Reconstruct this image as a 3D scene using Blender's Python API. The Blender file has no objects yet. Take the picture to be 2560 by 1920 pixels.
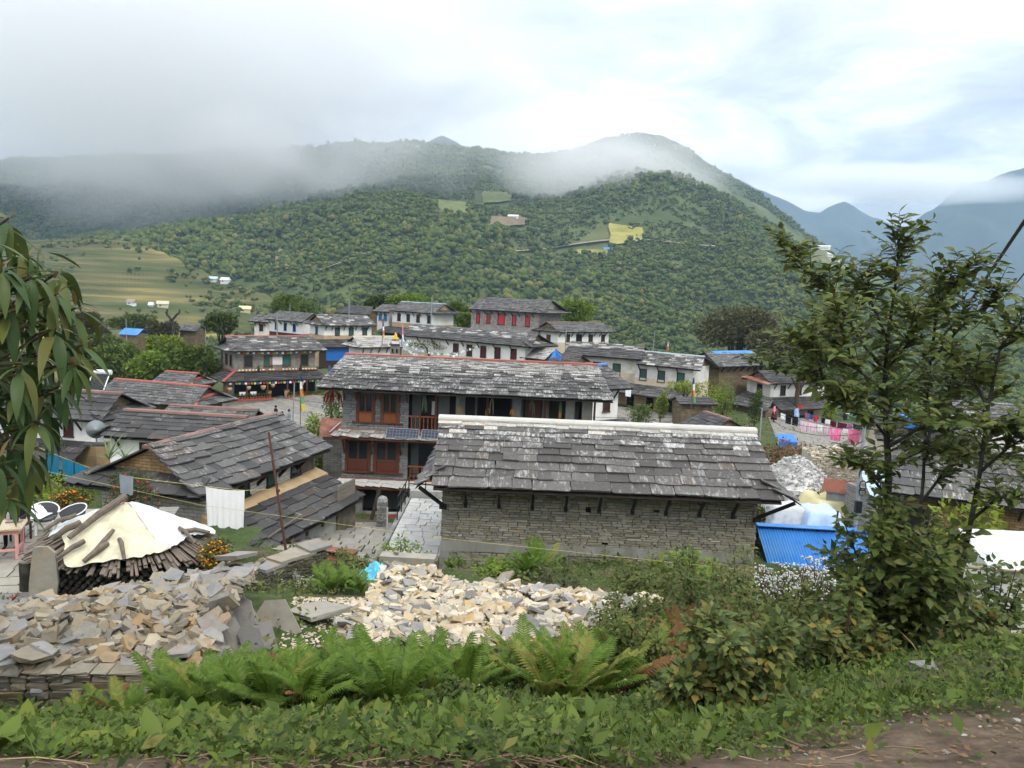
import bpy, math, random
import numpy as np
from mathutils import Vector, Matrix

# ---------------------------------------------------------------- camera
SC = bpy.context.scene
COL = SC.collection
FPX = 1923.0                                   # focal length in photo pixels (2560 wide)
PITCH = math.atan(230 / FPX)
ROLL = math.radians(2.3)
cam = bpy.data.cameras.new('camera')
cam.sensor_width = 36.0
cam.lens = 36.0 * FPX / 2560
cam.clip_start = 0.05
cam.clip_end = 30000
cam_o = bpy.data.objects.new('camera', cam)
COL.objects.link(cam_o)
CM = (Matrix.Rotation(math.pi / 2 - PITCH, 3, 'X') @ Matrix.Rotation(ROLL, 3, 'Z'))
cam_o.matrix_world = CM.to_4x4()
SC.camera = cam_o
CMN = np.array(CM)

def ray(px, py):
 return CMN @ np.array([(px - 1280) / FPX, (960 - py) / FPX, -1.0])

def P(px, py, Y):                              # point seen at photo pixel, Y metres ahead
 d = ray(px, py)
 return d * (Y / d[1])

def PZ(px, py, z):
 d = ray(px, py)
 return d * (z / d[2])

# ---------------------------------------------------------------- node helper
class G:
 def __init__(s, tree):
  s.t = tree
 def n(s, typ, ins=None, **props):
  nd = s.t.nodes.new(typ)
  for k, v in props.items():
   setattr(nd, k, v)
  for k, v in (ins or {}).items():
   if isinstance(v, bpy.types.NodeSocket):
    s.t.links.new(v, nd.inputs[k])
   else:
    nd.inputs[k].default_value = v
  return nd
 def math(s, op, a, b=0.0, c=0.0, clamp=False):
  nd = s.n('ShaderNodeMath', {0: a, 1: b, 2: c}, operation=op)
  nd.use_clamp = clamp
  return nd.outputs[0]
 def mix(s, f, a, b, blend='MIX'):
  return s.n('ShaderNodeMix', {0: f, 6: a, 7: b}, data_type='RGBA', blend_type=blend).outputs[2]
 def ramp(s, f, stops, interp='LINEAR'):
  nd = s.n('ShaderNodeValToRGB', {0: f})
  cr = nd.color_ramp
  cr.interpolation = interp
  while len(cr.elements) > 1:
   cr.elements.remove(cr.elements[-1])
  for i, (p, c) in enumerate(stops):
   e = cr.elements[0] if i == 0 else cr.elements.new(p)
   e.position = p
   if not hasattr(c, '__len__'):
    c = (c, c, c)
   e.color = (*c[:3], 1)
  return nd.outputs[0]
 def noise(s, vec, scale, detail=4.0, rough=0.55, dist=0.0):
  nd = s.n('ShaderNodeTexNoise', {'Scale': scale, 'Detail': detail, 'Roughness': rough, 'Distortion': dist})
  if vec is not None:
   s.t.links.new(vec, nd.inputs['Vector'])
  return nd.outputs[0]
 def mapped(s, vec, scale=(1, 1, 1), loc=(0, 0, 0), rot=(0, 0, 0)):
  return s.n('ShaderNodeMapping', {'Vector': vec, 'Scale': scale, 'Location': loc, 'Rotation': rot}).outputs[0]

def rgb(r, g, b):
 return (r, g, b, 1.0)

# ---------------------------------------------------------------- world: overcast sky
SUN_EL, SUN_AZ = math.radians(52), math.radians(150)     # azimuth clockwise from +Y (ahead): behind on the right
W = bpy.data.worlds.new('World')
SC.world = W
W.use_nodes = True
g = G(W.node_tree)
W.node_tree.nodes.clear()
tc = g.n('ShaderNodeTexCoord').outputs['Generated']
sky = g.n('ShaderNodeTexSky', sky_type='NISHITA')
sky.sun_disc = False
sky.sun_elevation = SUN_EL
sky.sun_rotation = SUN_AZ
sky.air_density = 1.0
sky.dust_density = 2.0
sep = g.n('ShaderNodeSeparateXYZ', {0: tc})
zz = g.math('MAXIMUM', g.math('ADD', sep.outputs[2], 0.16), 0.06)
uu = g.math('DIVIDE', sep.outputs[0], zz)
vv = g.math('DIVIDE', sep.outputs[1], zz)
uv = g.n('ShaderNodeCombineXYZ', {0: uu, 1: vv, 2: 0.0}).outputs[0]
warp = g.n('ShaderNodeTexNoise', {'Scale': 0.9, 'Detail': 3.0})
g.t.links.new(uv, warp.inputs['Vector'])
uvw = g.n('ShaderNodeVectorMath', {0: uv, 1: g.n('ShaderNodeVectorMath', {0: warp.outputs[1], 'Scale': 0.9}, operation='SCALE').outputs[0]}, operation='ADD').outputs[0]
uvw = g.mapped(uvw, loc=(-4.1, 6.3, 2.2))
big = g.noise(uvw, 0.55, 3.0, 0.5)
fine = g.noise(uvw, 1.7, 9.0, 0.6, 0.2)
dens = g.math('ADD', g.math('MULTIPLY', big, 0.42), g.math('MULTIPLY', fine, 0.58))
cloud = g.ramp(dens, [(0.36, (0.27, 0.28, 0.30)), (0.44, (0.34, 0.352, 0.37)), (0.49, (0.42, 0.43, 0.445)), (0.53, (0.52, 0.525, 0.535)), (0.58, (0.62, 0.62, 0.625)), (0.66, (0.72, 0.72, 0.72))])
blue = g.n('ShaderNodeVectorMath', {0: sky.outputs[0], 'Scale': 0.12}, operation='SCALE').outputs[0]
thin = g.ramp(g.noise(g.mapped(uvw, loc=(7, 2, 0)), 0.9, 5.0), [(0.62, 0.0), (0.8, 0.10)])
skyc = g.mix(thin, cloud, blue)
# overcast sky is brighter overhead than at the horizon; steepened to light the ground
zen = g.math('ADD', g.math('MULTIPLY', g.math('MAXIMUM', sep.outputs[2], 0.0), 3.4), 0.84)
skyc = g.n('ShaderNodeVectorMath', {0: skyc, 'Scale': zen}, operation='SCALE').outputs[0]
bg = g.n('ShaderNodeBackground', {'Color': skyc, 'Strength': 1.3})
g.n('ShaderNodeOutputWorld', {'Surface': bg.outputs[0]})

# ---------------------------------------------------------------- sun behind thin cloud
sl = bpy.data.lights.new('sun', 'SUN')
sl.energy = 1.5
sl.angle = math.radians(14)
sl.color = (1.0, 0.93, 0.82)
so = bpy.data.objects.new('sun', sl)
COL.objects.link(so)
sd = Vector((math.sin(SUN_AZ) * math.cos(SUN_EL), math.cos(SUN_AZ) * math.cos(SUN_EL), math.sin(SUN_EL)))
so.rotation_euler = sd.to_track_quat('Z', 'Y').to_euler()

VS = SC.view_settings
VS.view_transform = 'Standard'
VS.look = 'None'
VS.exposure = 0.36
VS.gamma = 1.0
VS.use_curve_mapping = False
CY = SC.cycles
CY.volume_bounces = 5
CY.volume_step_rate = 3.0
CY.max_bounces = 8
CY.diffuse_bounces = 3
CY.glossy_bounces = 2
CY.transmission_bounces = 3
CY.transparent_max_bounces = 6
CY.use_adaptive_sampling = True
CY.adaptive_threshold = 0.04
CY.use_denoising = True

# ---------------------------------------------------------------- mesh and object helpers
rng = random.Random(11)
nr = np.random.default_rng(5)

def np_mesh(name, V, F, mat=None, smooth=False):
 V = np.ascontiguousarray(V, dtype=np.float32)
 F = np.ascontiguousarray(F, dtype=np.int32)
 me = bpy.data.meshes.new(name)
 me.vertices.add(len(V))
 me.vertices.foreach_set('co', V.ravel())
 n, k = F.shape
 me.loops.add(n * k)
 me.loops.foreach_set('vertex_index', F.ravel())
 me.polygons.add(n)
 me.polygons.foreach_set('loop_start', np.arange(0, n * k, k, dtype=np.int32))
 if smooth:
  me.polygons.foreach_set('use_smooth', np.ones(n, dtype=bool))
 me.update(calc_edges=True)
 if mat:
  me.materials.append(mat)
 return me

def py_mesh(name, V, F, mat=None, smooth=False):
 me = bpy.data.meshes.new(name)
 me.from_pydata([tuple(v) for v in V], [], F)
 if smooth:
  for p in me.polygons:
   p.use_smooth = True
 me.update()
 if mat:
  me.materials.append(mat)
 return me

def obj(name, me, parent=None, M=None, loc=None):
 o = bpy.data.objects.new(name, me)
 COL.objects.link(o)
 if parent is not None:
  o.parent = parent
 if M is not None:
  o.matrix_local = M
 elif loc is not None:
  o.location = loc
 return o

def tag(o, label, cat, group=None, kind=None):
 if label:
  o['label'] = label
 if cat:
  o['category'] = cat
 if group:
  o['group'] = group
 if kind:
  o['kind'] = kind
 return o

def thing(name, label, cat, loc=(0, 0, 0), yaw=0.0, group=None):
 o = bpy.data.objects.new(name, None)
 COL.objects.link(o)
 o.location = tuple(loc)
 o.rotation_euler = (0, 0, yaw)
 return tag(o, label, cat, group)

class MB:                                       # collects simple solids, builds one mesh
 def __init__(s):
  s.V, s.F = [], []
 def add(s, V, F):
  b = len(s.V)
  s.V += [tuple(v) for v in V]
  s.F += [tuple(i + b for i in f) for f in F]
  return s
 def box(s, x0, x1, y0, y1, z0, z1):
  return s.add([(x0, y0, z0), (x1, y0, z0), (x1, y1, z0), (x0, y1, z0), (x0, y0, z1), (x1, y0, z1), (x1, y1, z1), (x0, y1, z1)],
                     [(0, 3, 2, 1), (4, 5, 6, 7), (0, 1, 5, 4), (1, 2, 6, 5), (2, 3, 7, 6), (3, 0, 4, 7)])
 def prism(s, poly, off):                    # polygon of 3-D points extruded by vector off
  n = len(poly)
  a = [Vector(p) for p in poly]
  b = [p + Vector(off) for p in a]
  F = [tuple(range(n))[::-1], tuple(range(n, 2 * n))]
  F += [(i, (i + 1) % n, n + (i + 1) % n, n + i) for i in range(n)]
  return s.add(a + b, F)
 def bar(s, a, b, w, d=None, up=(0, 0, 1)):
  a, b = Vector(a), Vector(b)
  d = d or w
  t = (b - a).normalized()
  u = t.cross(Vector(up))
  if u.length < 1e-4:
   u = t.cross(Vector((1, 0, 0)))
  u.normalize()
  v = u.cross(t).normalized()
  q = [u * sx * w / 2 + v * sy * d / 2 for sx, sy in ((-1, -1), (1, -1), (1, 1), (-1, 1))]
  return s.add([a + k for k in q] + [b + k for k in q], [(0, 1, 2, 3), (7, 6, 5, 4), (0, 4, 5, 1), (1, 5, 6, 2), (2, 6, 7, 3), (3, 7, 4, 0)])
 def tube(s, pts, radii, n=8, cap=True):
  pts = [Vector(p) for p in pts]
  if not hasattr(radii, '__len__'):
   radii = [radii] * len(pts)
  V, F = [], []
  prev = None
  for i, p in enumerate(pts):
   t = (pts[min(i + 1, len(pts) - 1)] - pts[max(i - 1, 0)])
   if t.length < 1e-9:
    t = Vector((0, 0, 1))
   t.normalize()
   if prev is None:
    u = t.cross(Vector((0.3, 0.2, 1)))
    if u.length < 1e-3:
     u = t.cross(Vector((1, 0, 0)))
   else:
    u = prev - t * prev.dot(t)
   u.normalize()
   prev = u
   w = t.cross(u)
   for k in range(n):
    a = 2 * math.pi * k / n
    V.append(p + (u * math.cos(a) + w * math.sin(a)) * radii[i])
  for i in range(len(pts) - 1):
   for k in range(n):
    F.append((i * n + k, i * n + (k + 1) % n, (i + 1) * n + (k + 1) % n, (i + 1) * n + k))
  if cap:
   F.append(tuple(range(n))[::-1])
   F.append(tuple((len(pts) - 1) * n + k for k in range(n)))
  return s.add(V, F)
 def lathe(s, prof, n=12, c=(0, 0, 0)):
  V, F = [], []
  for r, z in prof:
   for k in range(n):
    a = 2 * math.pi * k / n
    V.append((c[0] + r * math.cos(a), c[1] + r * math.sin(a), c[2] + z))
  for i in range(len(prof) - 1):
   for k in range(n):
    F.append((i * n + k, i * n + (k + 1) % n, (i + 1) * n + (k + 1) % n, (i + 1) * n + k))
  F.append(tuple(range(n))[::-1])
  F.append(tuple((len(prof) - 1) * n + k for k in range(n)))
  return s.add(V, F)
 def build(s, name, mat, parent=None, M=None, loc=None, smooth=False):
  return obj(name, py_mesh(name, s.V, s.F, mat, smooth), parent, M, loc)

def frame(U, S, N, pos):
 M = Matrix.Identity(4)
 for i in range(3):
  M[i][0], M[i][1], M[i][2], M[i][3] = U[i], S[i], N[i], pos[i]
 return M

def instance_np(BV, BF, R, S, T):               # base mesh copied by rotation (N,3,3), scale (N,) or (N,3), position (N,3)
 BV = np.asarray(BV, float)
 BF = np.asarray(BF, int)
 S = np.asarray(S, float)
 if S.ndim == 1:
  S = S[:, None].repeat(3, 1)
 V = np.einsum('nij,nvj->nvi', R, BV[None] * S[:, None, :]) + T[:, None, :]
 n, k = len(T), len(BV)
 F = BF[None] + (np.arange(n) * k)[:, None, None]
 return V.reshape(-1, 3), F.reshape(-1, BF.shape[1])

def rand_rot(n, rg=nr, tilt=math.pi):
 a = rg.uniform(0, 2 * np.pi, n)
 b = rg.uniform(-tilt, tilt, n)
 c = rg.uniform(-tilt, tilt, n)
 ca, sa, cb, sb, cc, sc = np.cos(a), np.sin(a), np.cos(b), np.sin(b), np.cos(c), np.sin(c)
 Rz = np.zeros((n, 3, 3)); Rz[:, 0, 0] = ca; Rz[:, 0, 1] = -sa; Rz[:, 1, 0] = sa; Rz[:, 1, 1] = ca; Rz[:, 2, 2] = 1
 Rx = np.zeros((n, 3, 3)); Rx[:, 1, 1] = cb; Rx[:, 1, 2] = -sb; Rx[:, 2, 1] = sb; Rx[:, 2, 2] = cb; Rx[:, 0, 0] = 1
 Ry = np.zeros((n, 3, 3)); Ry[:, 0, 0] = cc; Ry[:, 0, 2] = sc; Ry[:, 2, 0] = -sc; Ry[:, 2, 2] = cc; Ry[:, 1, 1] = 1
 return Rz @ Rx @ Ry

def hash2(ix, iy, seed):
 h = (ix.astype(np.int64) * 374761393 + iy.astype(np.int64) * 668265263 + seed * 974634777) & 0x7fffffff
 h = ((h ^ (h >> 13)) * 1274126177) & 0x7fffffff
 return ((h ^ (h >> 16)) & 0xffff) / 65535.0

def vnoise(x, y, seed=0):
 ix, iy = np.floor(x), np.floor(y)
 fx, fy = x - ix, y - iy
 fx, fy = fx * fx * (3 - 2 * fx), fy * fy * (3 - 2 * fy)
 a, b = hash2(ix, iy, seed), hash2(ix + 1, iy, seed)
 c, d = hash2(ix, iy + 1, seed), hash2(ix + 1, iy + 1, seed)
 return (a * (1 - fx) + b * fx) * (1 - fy) + (c * (1 - fx) + d * fx) * fy - 0.5

def fbm(x, y, oct=5, seed=0, gain=0.5):
 v, a, f = 0.0, 1.0, 1.0
 for i in range(oct):
  v = v + a * vnoise(x * f + i * 13.7, y * f - i * 7.3, seed + i)
  a *= gain
  f *= 2.03
 return v
# ---------------------------------------------------------------- materials
MATS = {}

def newmat(name):
 m = bpy.data.materials.new(name)
 m.use_nodes = True
 m.node_tree.nodes.clear()
 MATS[name] = m
 return m, G(m.node_tree)

def rand_of(g):                                 # one value per object and per loose piece
 oi = g.n('ShaderNodeObjectInfo').outputs['Random']
 ri = g.n('ShaderNodeNewGeometry').outputs['Random Per Island']
 return g.math('FRACT', g.math('ADD', oi, ri))

def finish(g, color, rough=0.8, bump=None, bstr=0.3, bdist=0.02, spec=0.3, metallic=0.0, trans=None, coat=0.0):
 ins = {'Base Color': color, 'Roughness': rough, 'Specular IOR Level': spec, 'Metallic': metallic}
 b = g.n('ShaderNodeBsdfPrincipled', ins)
 if bump is not None:
  bn = g.n('ShaderNodeBump', {'Height': bump, 'Strength': bstr, 'Distance': bdist})
  g.t.links.new(bn.outputs[0], b.inputs['Normal'])
 out = b.outputs[0]
 if trans:
  tr = g.n('ShaderNodeBsdfTranslucent', {'Color': color})
  out = g.n('ShaderNodeMixShader', {0: trans, 1: out, 2: tr.outputs[0]}).outputs[0]
 g.n('ShaderNodeOutputMaterial', {'Surface': out})

def offset_coords(g, kind='Object', amount=37.0):
 c = g.n('ShaderNodeTexCoord').outputs[kind]
 r = rand_of(g)
 off = g.n('ShaderNodeVectorMath', {0: (17.0, 31.0, 11.0), 'Scale': g.math('MULTIPLY', r, amount)}, operation='SCALE').outputs[0]
 return g.n('ShaderNodeVectorMath', {0: c, 1: off}, operation='ADD').outputs[0], r

def slate_mat(name, base, lichen, amount, stretch=(5.0, 0.9, 1.0), brown=0.15):
 m, g = newmat(name)
 c, r = offset_coords(g)
 col = g.ramp(r, [(0.0, base[0]), (0.35, base[1]), (0.7, base[2]), (0.88, base[1]), (1.0, base[3])])
 streak = g.noise(g.mapped(c, stretch), 1.6, 8.0, 0.68, 0.25)
 patch = g.noise(g.mapped(c, (1.2, 1.0, 1.0)), 1.3, 3.0, 0.5)
 th = g.math('ADD', g.math('MULTIPLY', r, 0.10), g.math('MULTIPLY', patch, 0.42))
 msk = g.ramp(g.math('ADD', streak, th), [(0.86 - amount, 0.0), (0.98 - amount, 0.75), (1.1 - amount, 1.0)])
 col = g.mix(msk, col, lichen)
 mott = g.noise(c, 9.0, 5.0, 0.6)
 col = g.mix(0.55, col, g.ramp(mott, [(0.3, 0.35), (0.7, 1.25)]), 'MULTIPLY')
 bump = g.noise(g.mapped(c, (2.0, 1.0, 1.0)), 6.0, 6.0)
 finish(g, col, 0.72, bump, 0.35, 0.03, 0.35)
 return m

slate_mat('slate_house_a', [(0.054, 0.050, 0.047), (0.082, 0.077, 0.071), (0.121, 0.114, 0.105), (0.108, 0.088, 0.069)], rgb(0.34, 0.34, 0.335), 0.05)
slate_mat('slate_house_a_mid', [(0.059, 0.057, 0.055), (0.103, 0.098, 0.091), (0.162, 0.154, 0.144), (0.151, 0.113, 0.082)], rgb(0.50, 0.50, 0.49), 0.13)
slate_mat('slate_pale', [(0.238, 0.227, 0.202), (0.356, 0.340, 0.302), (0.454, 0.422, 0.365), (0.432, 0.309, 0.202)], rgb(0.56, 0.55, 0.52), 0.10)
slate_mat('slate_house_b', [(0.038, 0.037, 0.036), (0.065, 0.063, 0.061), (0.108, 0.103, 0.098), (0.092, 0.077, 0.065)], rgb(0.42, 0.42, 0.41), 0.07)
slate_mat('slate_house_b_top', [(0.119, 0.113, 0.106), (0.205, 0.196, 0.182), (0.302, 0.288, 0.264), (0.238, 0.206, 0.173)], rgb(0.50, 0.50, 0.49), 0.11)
slate_mat('slate_dark', [(0.028, 0.027, 0.027), (0.045, 0.043, 0.042), (0.070, 0.067, 0.064), (0.067, 0.054, 0.043)], rgb(0.30, 0.30, 0.30), -0.02)
slate_mat('slate_grey', [(0.043, 0.042, 0.041), (0.073, 0.071, 0.068), (0.113, 0.108, 0.101), (0.099, 0.082, 0.065)], rgb(0.38, 0.38, 0.375), 0.03)
slate_mat('slate_light', [(0.140, 0.134, 0.125), (0.238, 0.227, 0.206), (0.356, 0.340, 0.307), (0.281, 0.247, 0.192)], rgb(0.55, 0.55, 0.53), 0.1)

def stone_mat(name, cols, rough=0.85, moss=0.0, scale=1.0, stain=0.5):
 m, g = newmat(name)
 c, r = offset_coords(g)
 n = len(cols)
 col = g.ramp(r, [(i / max(1, n - 1), cols[i]) for i in range(n)])
 a = g.noise(c, 3.0 * scale, 6.0, 0.65)
 col = g.mix(stain, col, g.ramp(a, [(0.25, 0.45), (0.5, 0.95), (0.75, 1.35)]), 'MULTIPLY')
 rust = g.ramp(g.noise(g.mapped(c, loc=(4, 9, 2)), 2.0 * scale, 4.0), [(0.55, 0.0), (0.72, 0.5)])
 col = g.mix(rust, col, rgb(0.33, 0.24, 0.13))
 if moss:
  up = g.n('ShaderNodeSeparateXYZ', {0: g.n('ShaderNodeNewGeometry').outputs['Normal']}).outputs[2]
  mm = g.math('MULTIPLY', g.ramp(g.noise(c, 2.5, 5.0), [(0.42, 0.0), (0.6, 1.0)]), moss)
  col = g.mix(mm, col, rgb(0.055, 0.062, 0.02))
 bump = g.noise(c, 8.0 * scale, 7.0, 0.65)
 finish(g, col, rough, bump, 0.5, 0.03, 0.25)
 return m

stone_mat('stone_wall_a', [(0.175, 0.165, 0.13), (0.23, 0.22, 0.18), (0.275, 0.265, 0.225), (0.21, 0.205, 0.18), (0.32, 0.305, 0.26), (0.25, 0.225, 0.16), (0.19, 0.18, 0.15), (0.36, 0.335, 0.275)], stain=0.6)
stone_mat('stone_wall_b', [(0.165, 0.175, 0.175), (0.205, 0.215, 0.215), (0.25, 0.255, 0.25), (0.19, 0.198, 0.198), (0.225, 0.235, 0.235), (0.31, 0.305, 0.28), (0.18, 0.19, 0.19)], stain=0.4)
stone_mat('rubble_stone', [(0.27, 0.22, 0.14), (0.19, 0.175, 0.14), (0.33, 0.28, 0.195), (0.14, 0.135, 0.12), (0.29, 0.245, 0.17), (0.205, 0.195, 0.17), (0.37, 0.32, 0.235), (0.15, 0.13, 0.095), (0.30, 0.20, 0.095), (0.23, 0.215, 0.185)], stain=0.55)
stone_mat('rubble_pale', [(0.46, 0.36, 0.22), (0.36, 0.31, 0.23), (0.56, 0.48, 0.34), (0.30, 0.29, 0.265), (0.52, 0.43, 0.29), (0.42, 0.40, 0.36), (0.58, 0.51, 0.38), (0.44, 0.31, 0.14)], stain=0.5)
stone_mat('slab_grey', [(0.17, 0.168, 0.16), (0.24, 0.235, 0.225), (0.20, 0.19, 0.17), (0.29, 0.285, 0.27), (0.25, 0.21, 0.145)], stain=0.5)
stone_mat('drystone', [(0.20, 0.17, 0.12), (0.15, 0.14, 0.12), (0.26, 0.225, 0.16), (0.18, 0.17, 0.15), (0.23, 0.18, 0.11), (0.29, 0.26, 0.20)], stain=0.65, moss=0.15)
stone_mat('moss_and_shade_stone', [(0.08, 0.075, 0.055), (0.12, 0.11, 0.085), (0.15, 0.14, 0.11)], stain=0.6, moss=0.6)
stone_mat('flagstone', [(0.21, 0.20, 0.175), (0.26, 0.25, 0.22), (0.185, 0.18, 0.165), (0.30, 0.28, 0.235), (0.235, 0.22, 0.185)], stain=0.5)
stone_mat('flagstone_pale', [(0.42, 0.42, 0.40), (0.50, 0.495, 0.47), (0.46, 0.46, 0.45), (0.54, 0.52, 0.47)], stain=0.35)
stone_mat('white_gravel', [(0.42, 0.42, 0.41), (0.54, 0.535, 0.52), (0.34, 0.34, 0.335), (0.60, 0.59, 0.57)], stain=0.5)
stone_mat('stacked_stone', [(0.40, 0.35, 0.26), (0.50, 0.45, 0.36), (0.33, 0.29, 0.22), (0.56, 0.52, 0.44)], stain=0.6)
stone_mat('block_pale', [(0.55, 0.55, 0.53), (0.62, 0.62, 0.60)], stain=0.3)

def plain(name, color, rough=0.8, scale=4.0, var=0.35, dirt=None, bump=0.2, spec=0.3, metallic=0.0, stretch=(1, 1, 1), trans=None, objvar=0.25):
 m, g = newmat(name)
 c, r = offset_coords(g)
 c = g.mapped(c, stretch)
 a = g.noise(c, scale, 7.0, 0.62)
 col = g.mix(var, rgb(*color), g.ramp(a, [(0.25, 0.3), (0.5, 1.0), (0.78, 1.5)]), 'MULTIPLY')
 col = g.mix(objvar, col, g.ramp(r, [(0.0, 0.5), (1.0, 1.4)]), 'MULTIPLY')
 if dirt:
  d = g.ramp(g.noise(g.mapped(c, loc=(5, 3, 8)), scale * 0.45, 6.0, 0.6), [(0.48, 0.0), (0.68, 0.8)])
  col = g.mix(d, col, rgb(*dirt))
 finish(g, col, rough, a, bump, 0.02, spec, metallic, trans)
 return m

plain('whitewash', (0.66, 0.65, 0.61), 0.9, 1.6, 0.30, (0.42, 0.38, 0.30), 0.35)
plain('whitewash_clean', (0.74, 0.74, 0.72), 0.9, 1.3, 0.18, (0.58, 0.56, 0.52), 0.3)
plain('ochre_mud', (0.42, 0.30, 0.165), 0.95, 1.4, 0.30, (0.52, 0.42, 0.29), 0.35)
plain('cream_wall', (0.58, 0.51, 0.39), 0.9, 1.5, 0.3, (0.44, 0.37, 0.27), 0.3)
plain('wood_dark', (0.030, 0.022, 0.017), 0.7, 5.0, 0.5, None, 0.3, 0.35)
plain('wood_black', (0.010, 0.009, 0.009), 0.55, 5.0, 0.4, None, 0.2, 0.4)
plain('wood_red', (0.105, 0.034, 0.018), 0.5, 3.0, 0.45, None, 0.25, 0.4, stretch=(6, 6, 1))
plain('wood_orange', (0.23, 0.075, 0.022), 0.45, 3.0, 0.4, None, 0.25, 0.4, stretch=(6, 6, 1))
plain('wood_grey', (0.15, 0.125, 0.10), 0.85, 2.0, 0.6, None, 0.5, 0.2, stretch=(9, 9, 0.8))
plain('plank_grey', (0.20, 0.175, 0.145), 0.85, 2.0, 0.6, None, 0.5, 0.2, stretch=(0.8, 9, 9))
plain('firewood', (0.20, 0.165, 0.135), 0.85, 3.0, 0.6, (0.11, 0.085, 0.07), 0.5, 0.2, stretch=(1.0, 8, 8), objvar=0.5)
plain('bark', (0.035, 0.030, 0.024), 0.9, 9.0, 0.6, (0.085, 0.09, 0.075), 0.7, 0.2)
plain('bark_grey', (0.15, 0.125, 0.10), 0.9, 9.0, 0.6, (0.07, 0.06, 0.05), 0.7, 0.2)
plain('twig', (0.07, 0.045, 0.03), 0.8, 9.0, 0.5, None, 0.3, 0.2)
plain('straw', (0.27, 0.20, 0.12), 0.85, 5.0, 0.4, None, 0.2, 0.2, objvar=0.6)
plain('concrete', (0.36, 0.36, 0.34), 0.9, 2.0, 0.4, (0.22, 0.22, 0.205), 0.3, stretch=(1, 1, 0.35))
plain('concrete_band', (0.20, 0.198, 0.18), 0.9, 1.5, 0.45, (0.33, 0.335, 0.33), 0.3, stretch=(1.4, 1, 0.25))
plain('cap_white', (0.46, 0.45, 0.415), 0.85, 2.5, 0.3, (0.50, 0.48, 0.42), 0.25)
plain('ridge_red', (0.36, 0.115, 0.085), 0.75, 1.5, 0.3, (0.25, 0.10, 0.08), 0.2)
plain('ridge_brown', (0.185, 0.105, 0.085), 0.75, 1.5, 0.35, (0.26, 0.16, 0.13), 0.2)
plain('paint_red', (0.31, 0.085, 0.065), 0.7, 2.0, 0.3, (0.30, 0.08, 0.06), 0.2)
plain('paint_darkred', (0.075, 0.014, 0.012), 0.7, 2.0, 0.3)
plain('paint_blue', (0.03, 0.16, 0.38), 0.6, 2.0, 0.3)
plain('paint_green', (0.03, 0.09, 0.075), 0.6, 2.0, 0.3)
plain('sheet_blue', (0.035, 0.19, 0.52), 0.55, 0.8, 0.3, (0.09, 0.25, 0.50), 0.08, 0.4)
plain('sheet_paleblue', (0.40, 0.52, 0.58), 0.5, 1.0, 0.25, None, 0.05, 0.4)
plain('sheet_rust', (0.17, 0.062, 0.036), 0.8, 1.8, 0.45, (0.35, 0.20, 0.15), 0.2)
plain('tarp_cream', (0.56, 0.525, 0.37), 0.65, 5.0, 0.40, (0.40, 0.37, 0.27), 0.5, 0.4)
plain('tarp_white', (0.52, 0.535, 0.53), 0.65, 5.0, 0.40, (0.60, 0.61, 0.60), 0.4, 0.4)
plain('tarp_yellow', (0.60, 0.53, 0.28), 0.6, 2.0, 0.2, (0.64, 0.56, 0.33), 0.3)
plain('tarp_paleblue', (0.42, 0.55, 0.70), 0.55, 2.5, 0.2, (0.50, 0.60, 0.70), 0.4, 0.4)
plain('tarp_blue', (0.02, 0.16, 0.55), 0.5, 2.5, 0.25, None, 0.4, 0.4)
plain('tarp_cyan', (0.10, 0.50, 0.68), 0.4, 5.0, 0.35, None, 0.4, 0.5)
plain('cloth_white', (0.84, 0.84, 0.86), 0.9, 1.2, 0.08, None, 0.15, 0.1, trans=0.1, objvar=0.05)
plain('cloth_teal', (0.015, 0.17, 0.30), 0.95, 3.0, 0.25, None, 0.2, 0.1, objvar=0.1)
plain('cloth_grey', (0.26, 0.30, 0.34), 0.95, 3.0, 0.2, None, 0.2, 0.1)
plain('cloth_pink', (0.78, 0.18, 0.36), 0.9, 9.0, 0.25, (0.85, 0.52, 0.62), 0.2, 0.1)
plain('cloth_palepink', (0.74, 0.60, 0.68), 0.9, 14.0, 0.2, (0.68, 0.38, 0.5), 0.2, 0.1)
plain('cloth_red', (0.45, 0.035, 0.05), 0.9, 4.0, 0.2, None, 0.2, 0.1)
plain('cloth_blue', (0.04, 0.10, 0.33), 0.9, 4.0, 0.2, None, 0.2, 0.1)
plain('cloth_paleblue', (0.28, 0.40, 0.62), 0.9, 6.0, 0.2, None, 0.2, 0.1)
plain('cloth_purple', (0.25, 0.13, 0.24), 0.9, 4.0, 0.2, None, 0.2, 0.1)
plain('cloth_black', (0.012, 0.012, 0.015), 0.9, 4.0, 0.2, None, 0.2, 0.1)
plain('cloth_maroon', (0.09, 0.018, 0.03), 0.9, 4.0, 0.2, None, 0.2, 0.1)
plain('cloth_orange', (0.62, 0.22, 0.05), 0.9, 4.0, 0.2, None, 0.2, 0.1)
plain('cloth_green', (0.12, 0.30, 0.13), 0.9, 4.0, 0.2, None, 0.2, 0.1)
plain('cloth_tealgreen', (0.02, 0.30, 0.24), 0.9, 4.0, 0.2, None, 0.2, 0.1)
plain('cloth_yellow', (0.68, 0.55, 0.10), 0.9, 4.0, 0.2, None, 0.2, 0.1)
plain('skin', (0.36, 0.20, 0.13), 0.6, 4.0, 0.1, None, 0.05)
plain('hair', (0.010, 0.008, 0.007), 0.6, 8.0, 0.3)
plain('jacket', (0.016, 0.017, 0.021), 0.7, 5.0, 0.3)
plain('metal_grey', (0.30, 0.31, 0.32), 0.5, 3.0, 0.25, None, 0.1, 0.5, 0.3)
plain('metal_black', (0.012, 0.012, 0.013), 0.5, 3.0, 0.2)
plain('pole_concrete', (0.27, 0.30, 0.31), 0.8, 3.0, 0.3)
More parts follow.
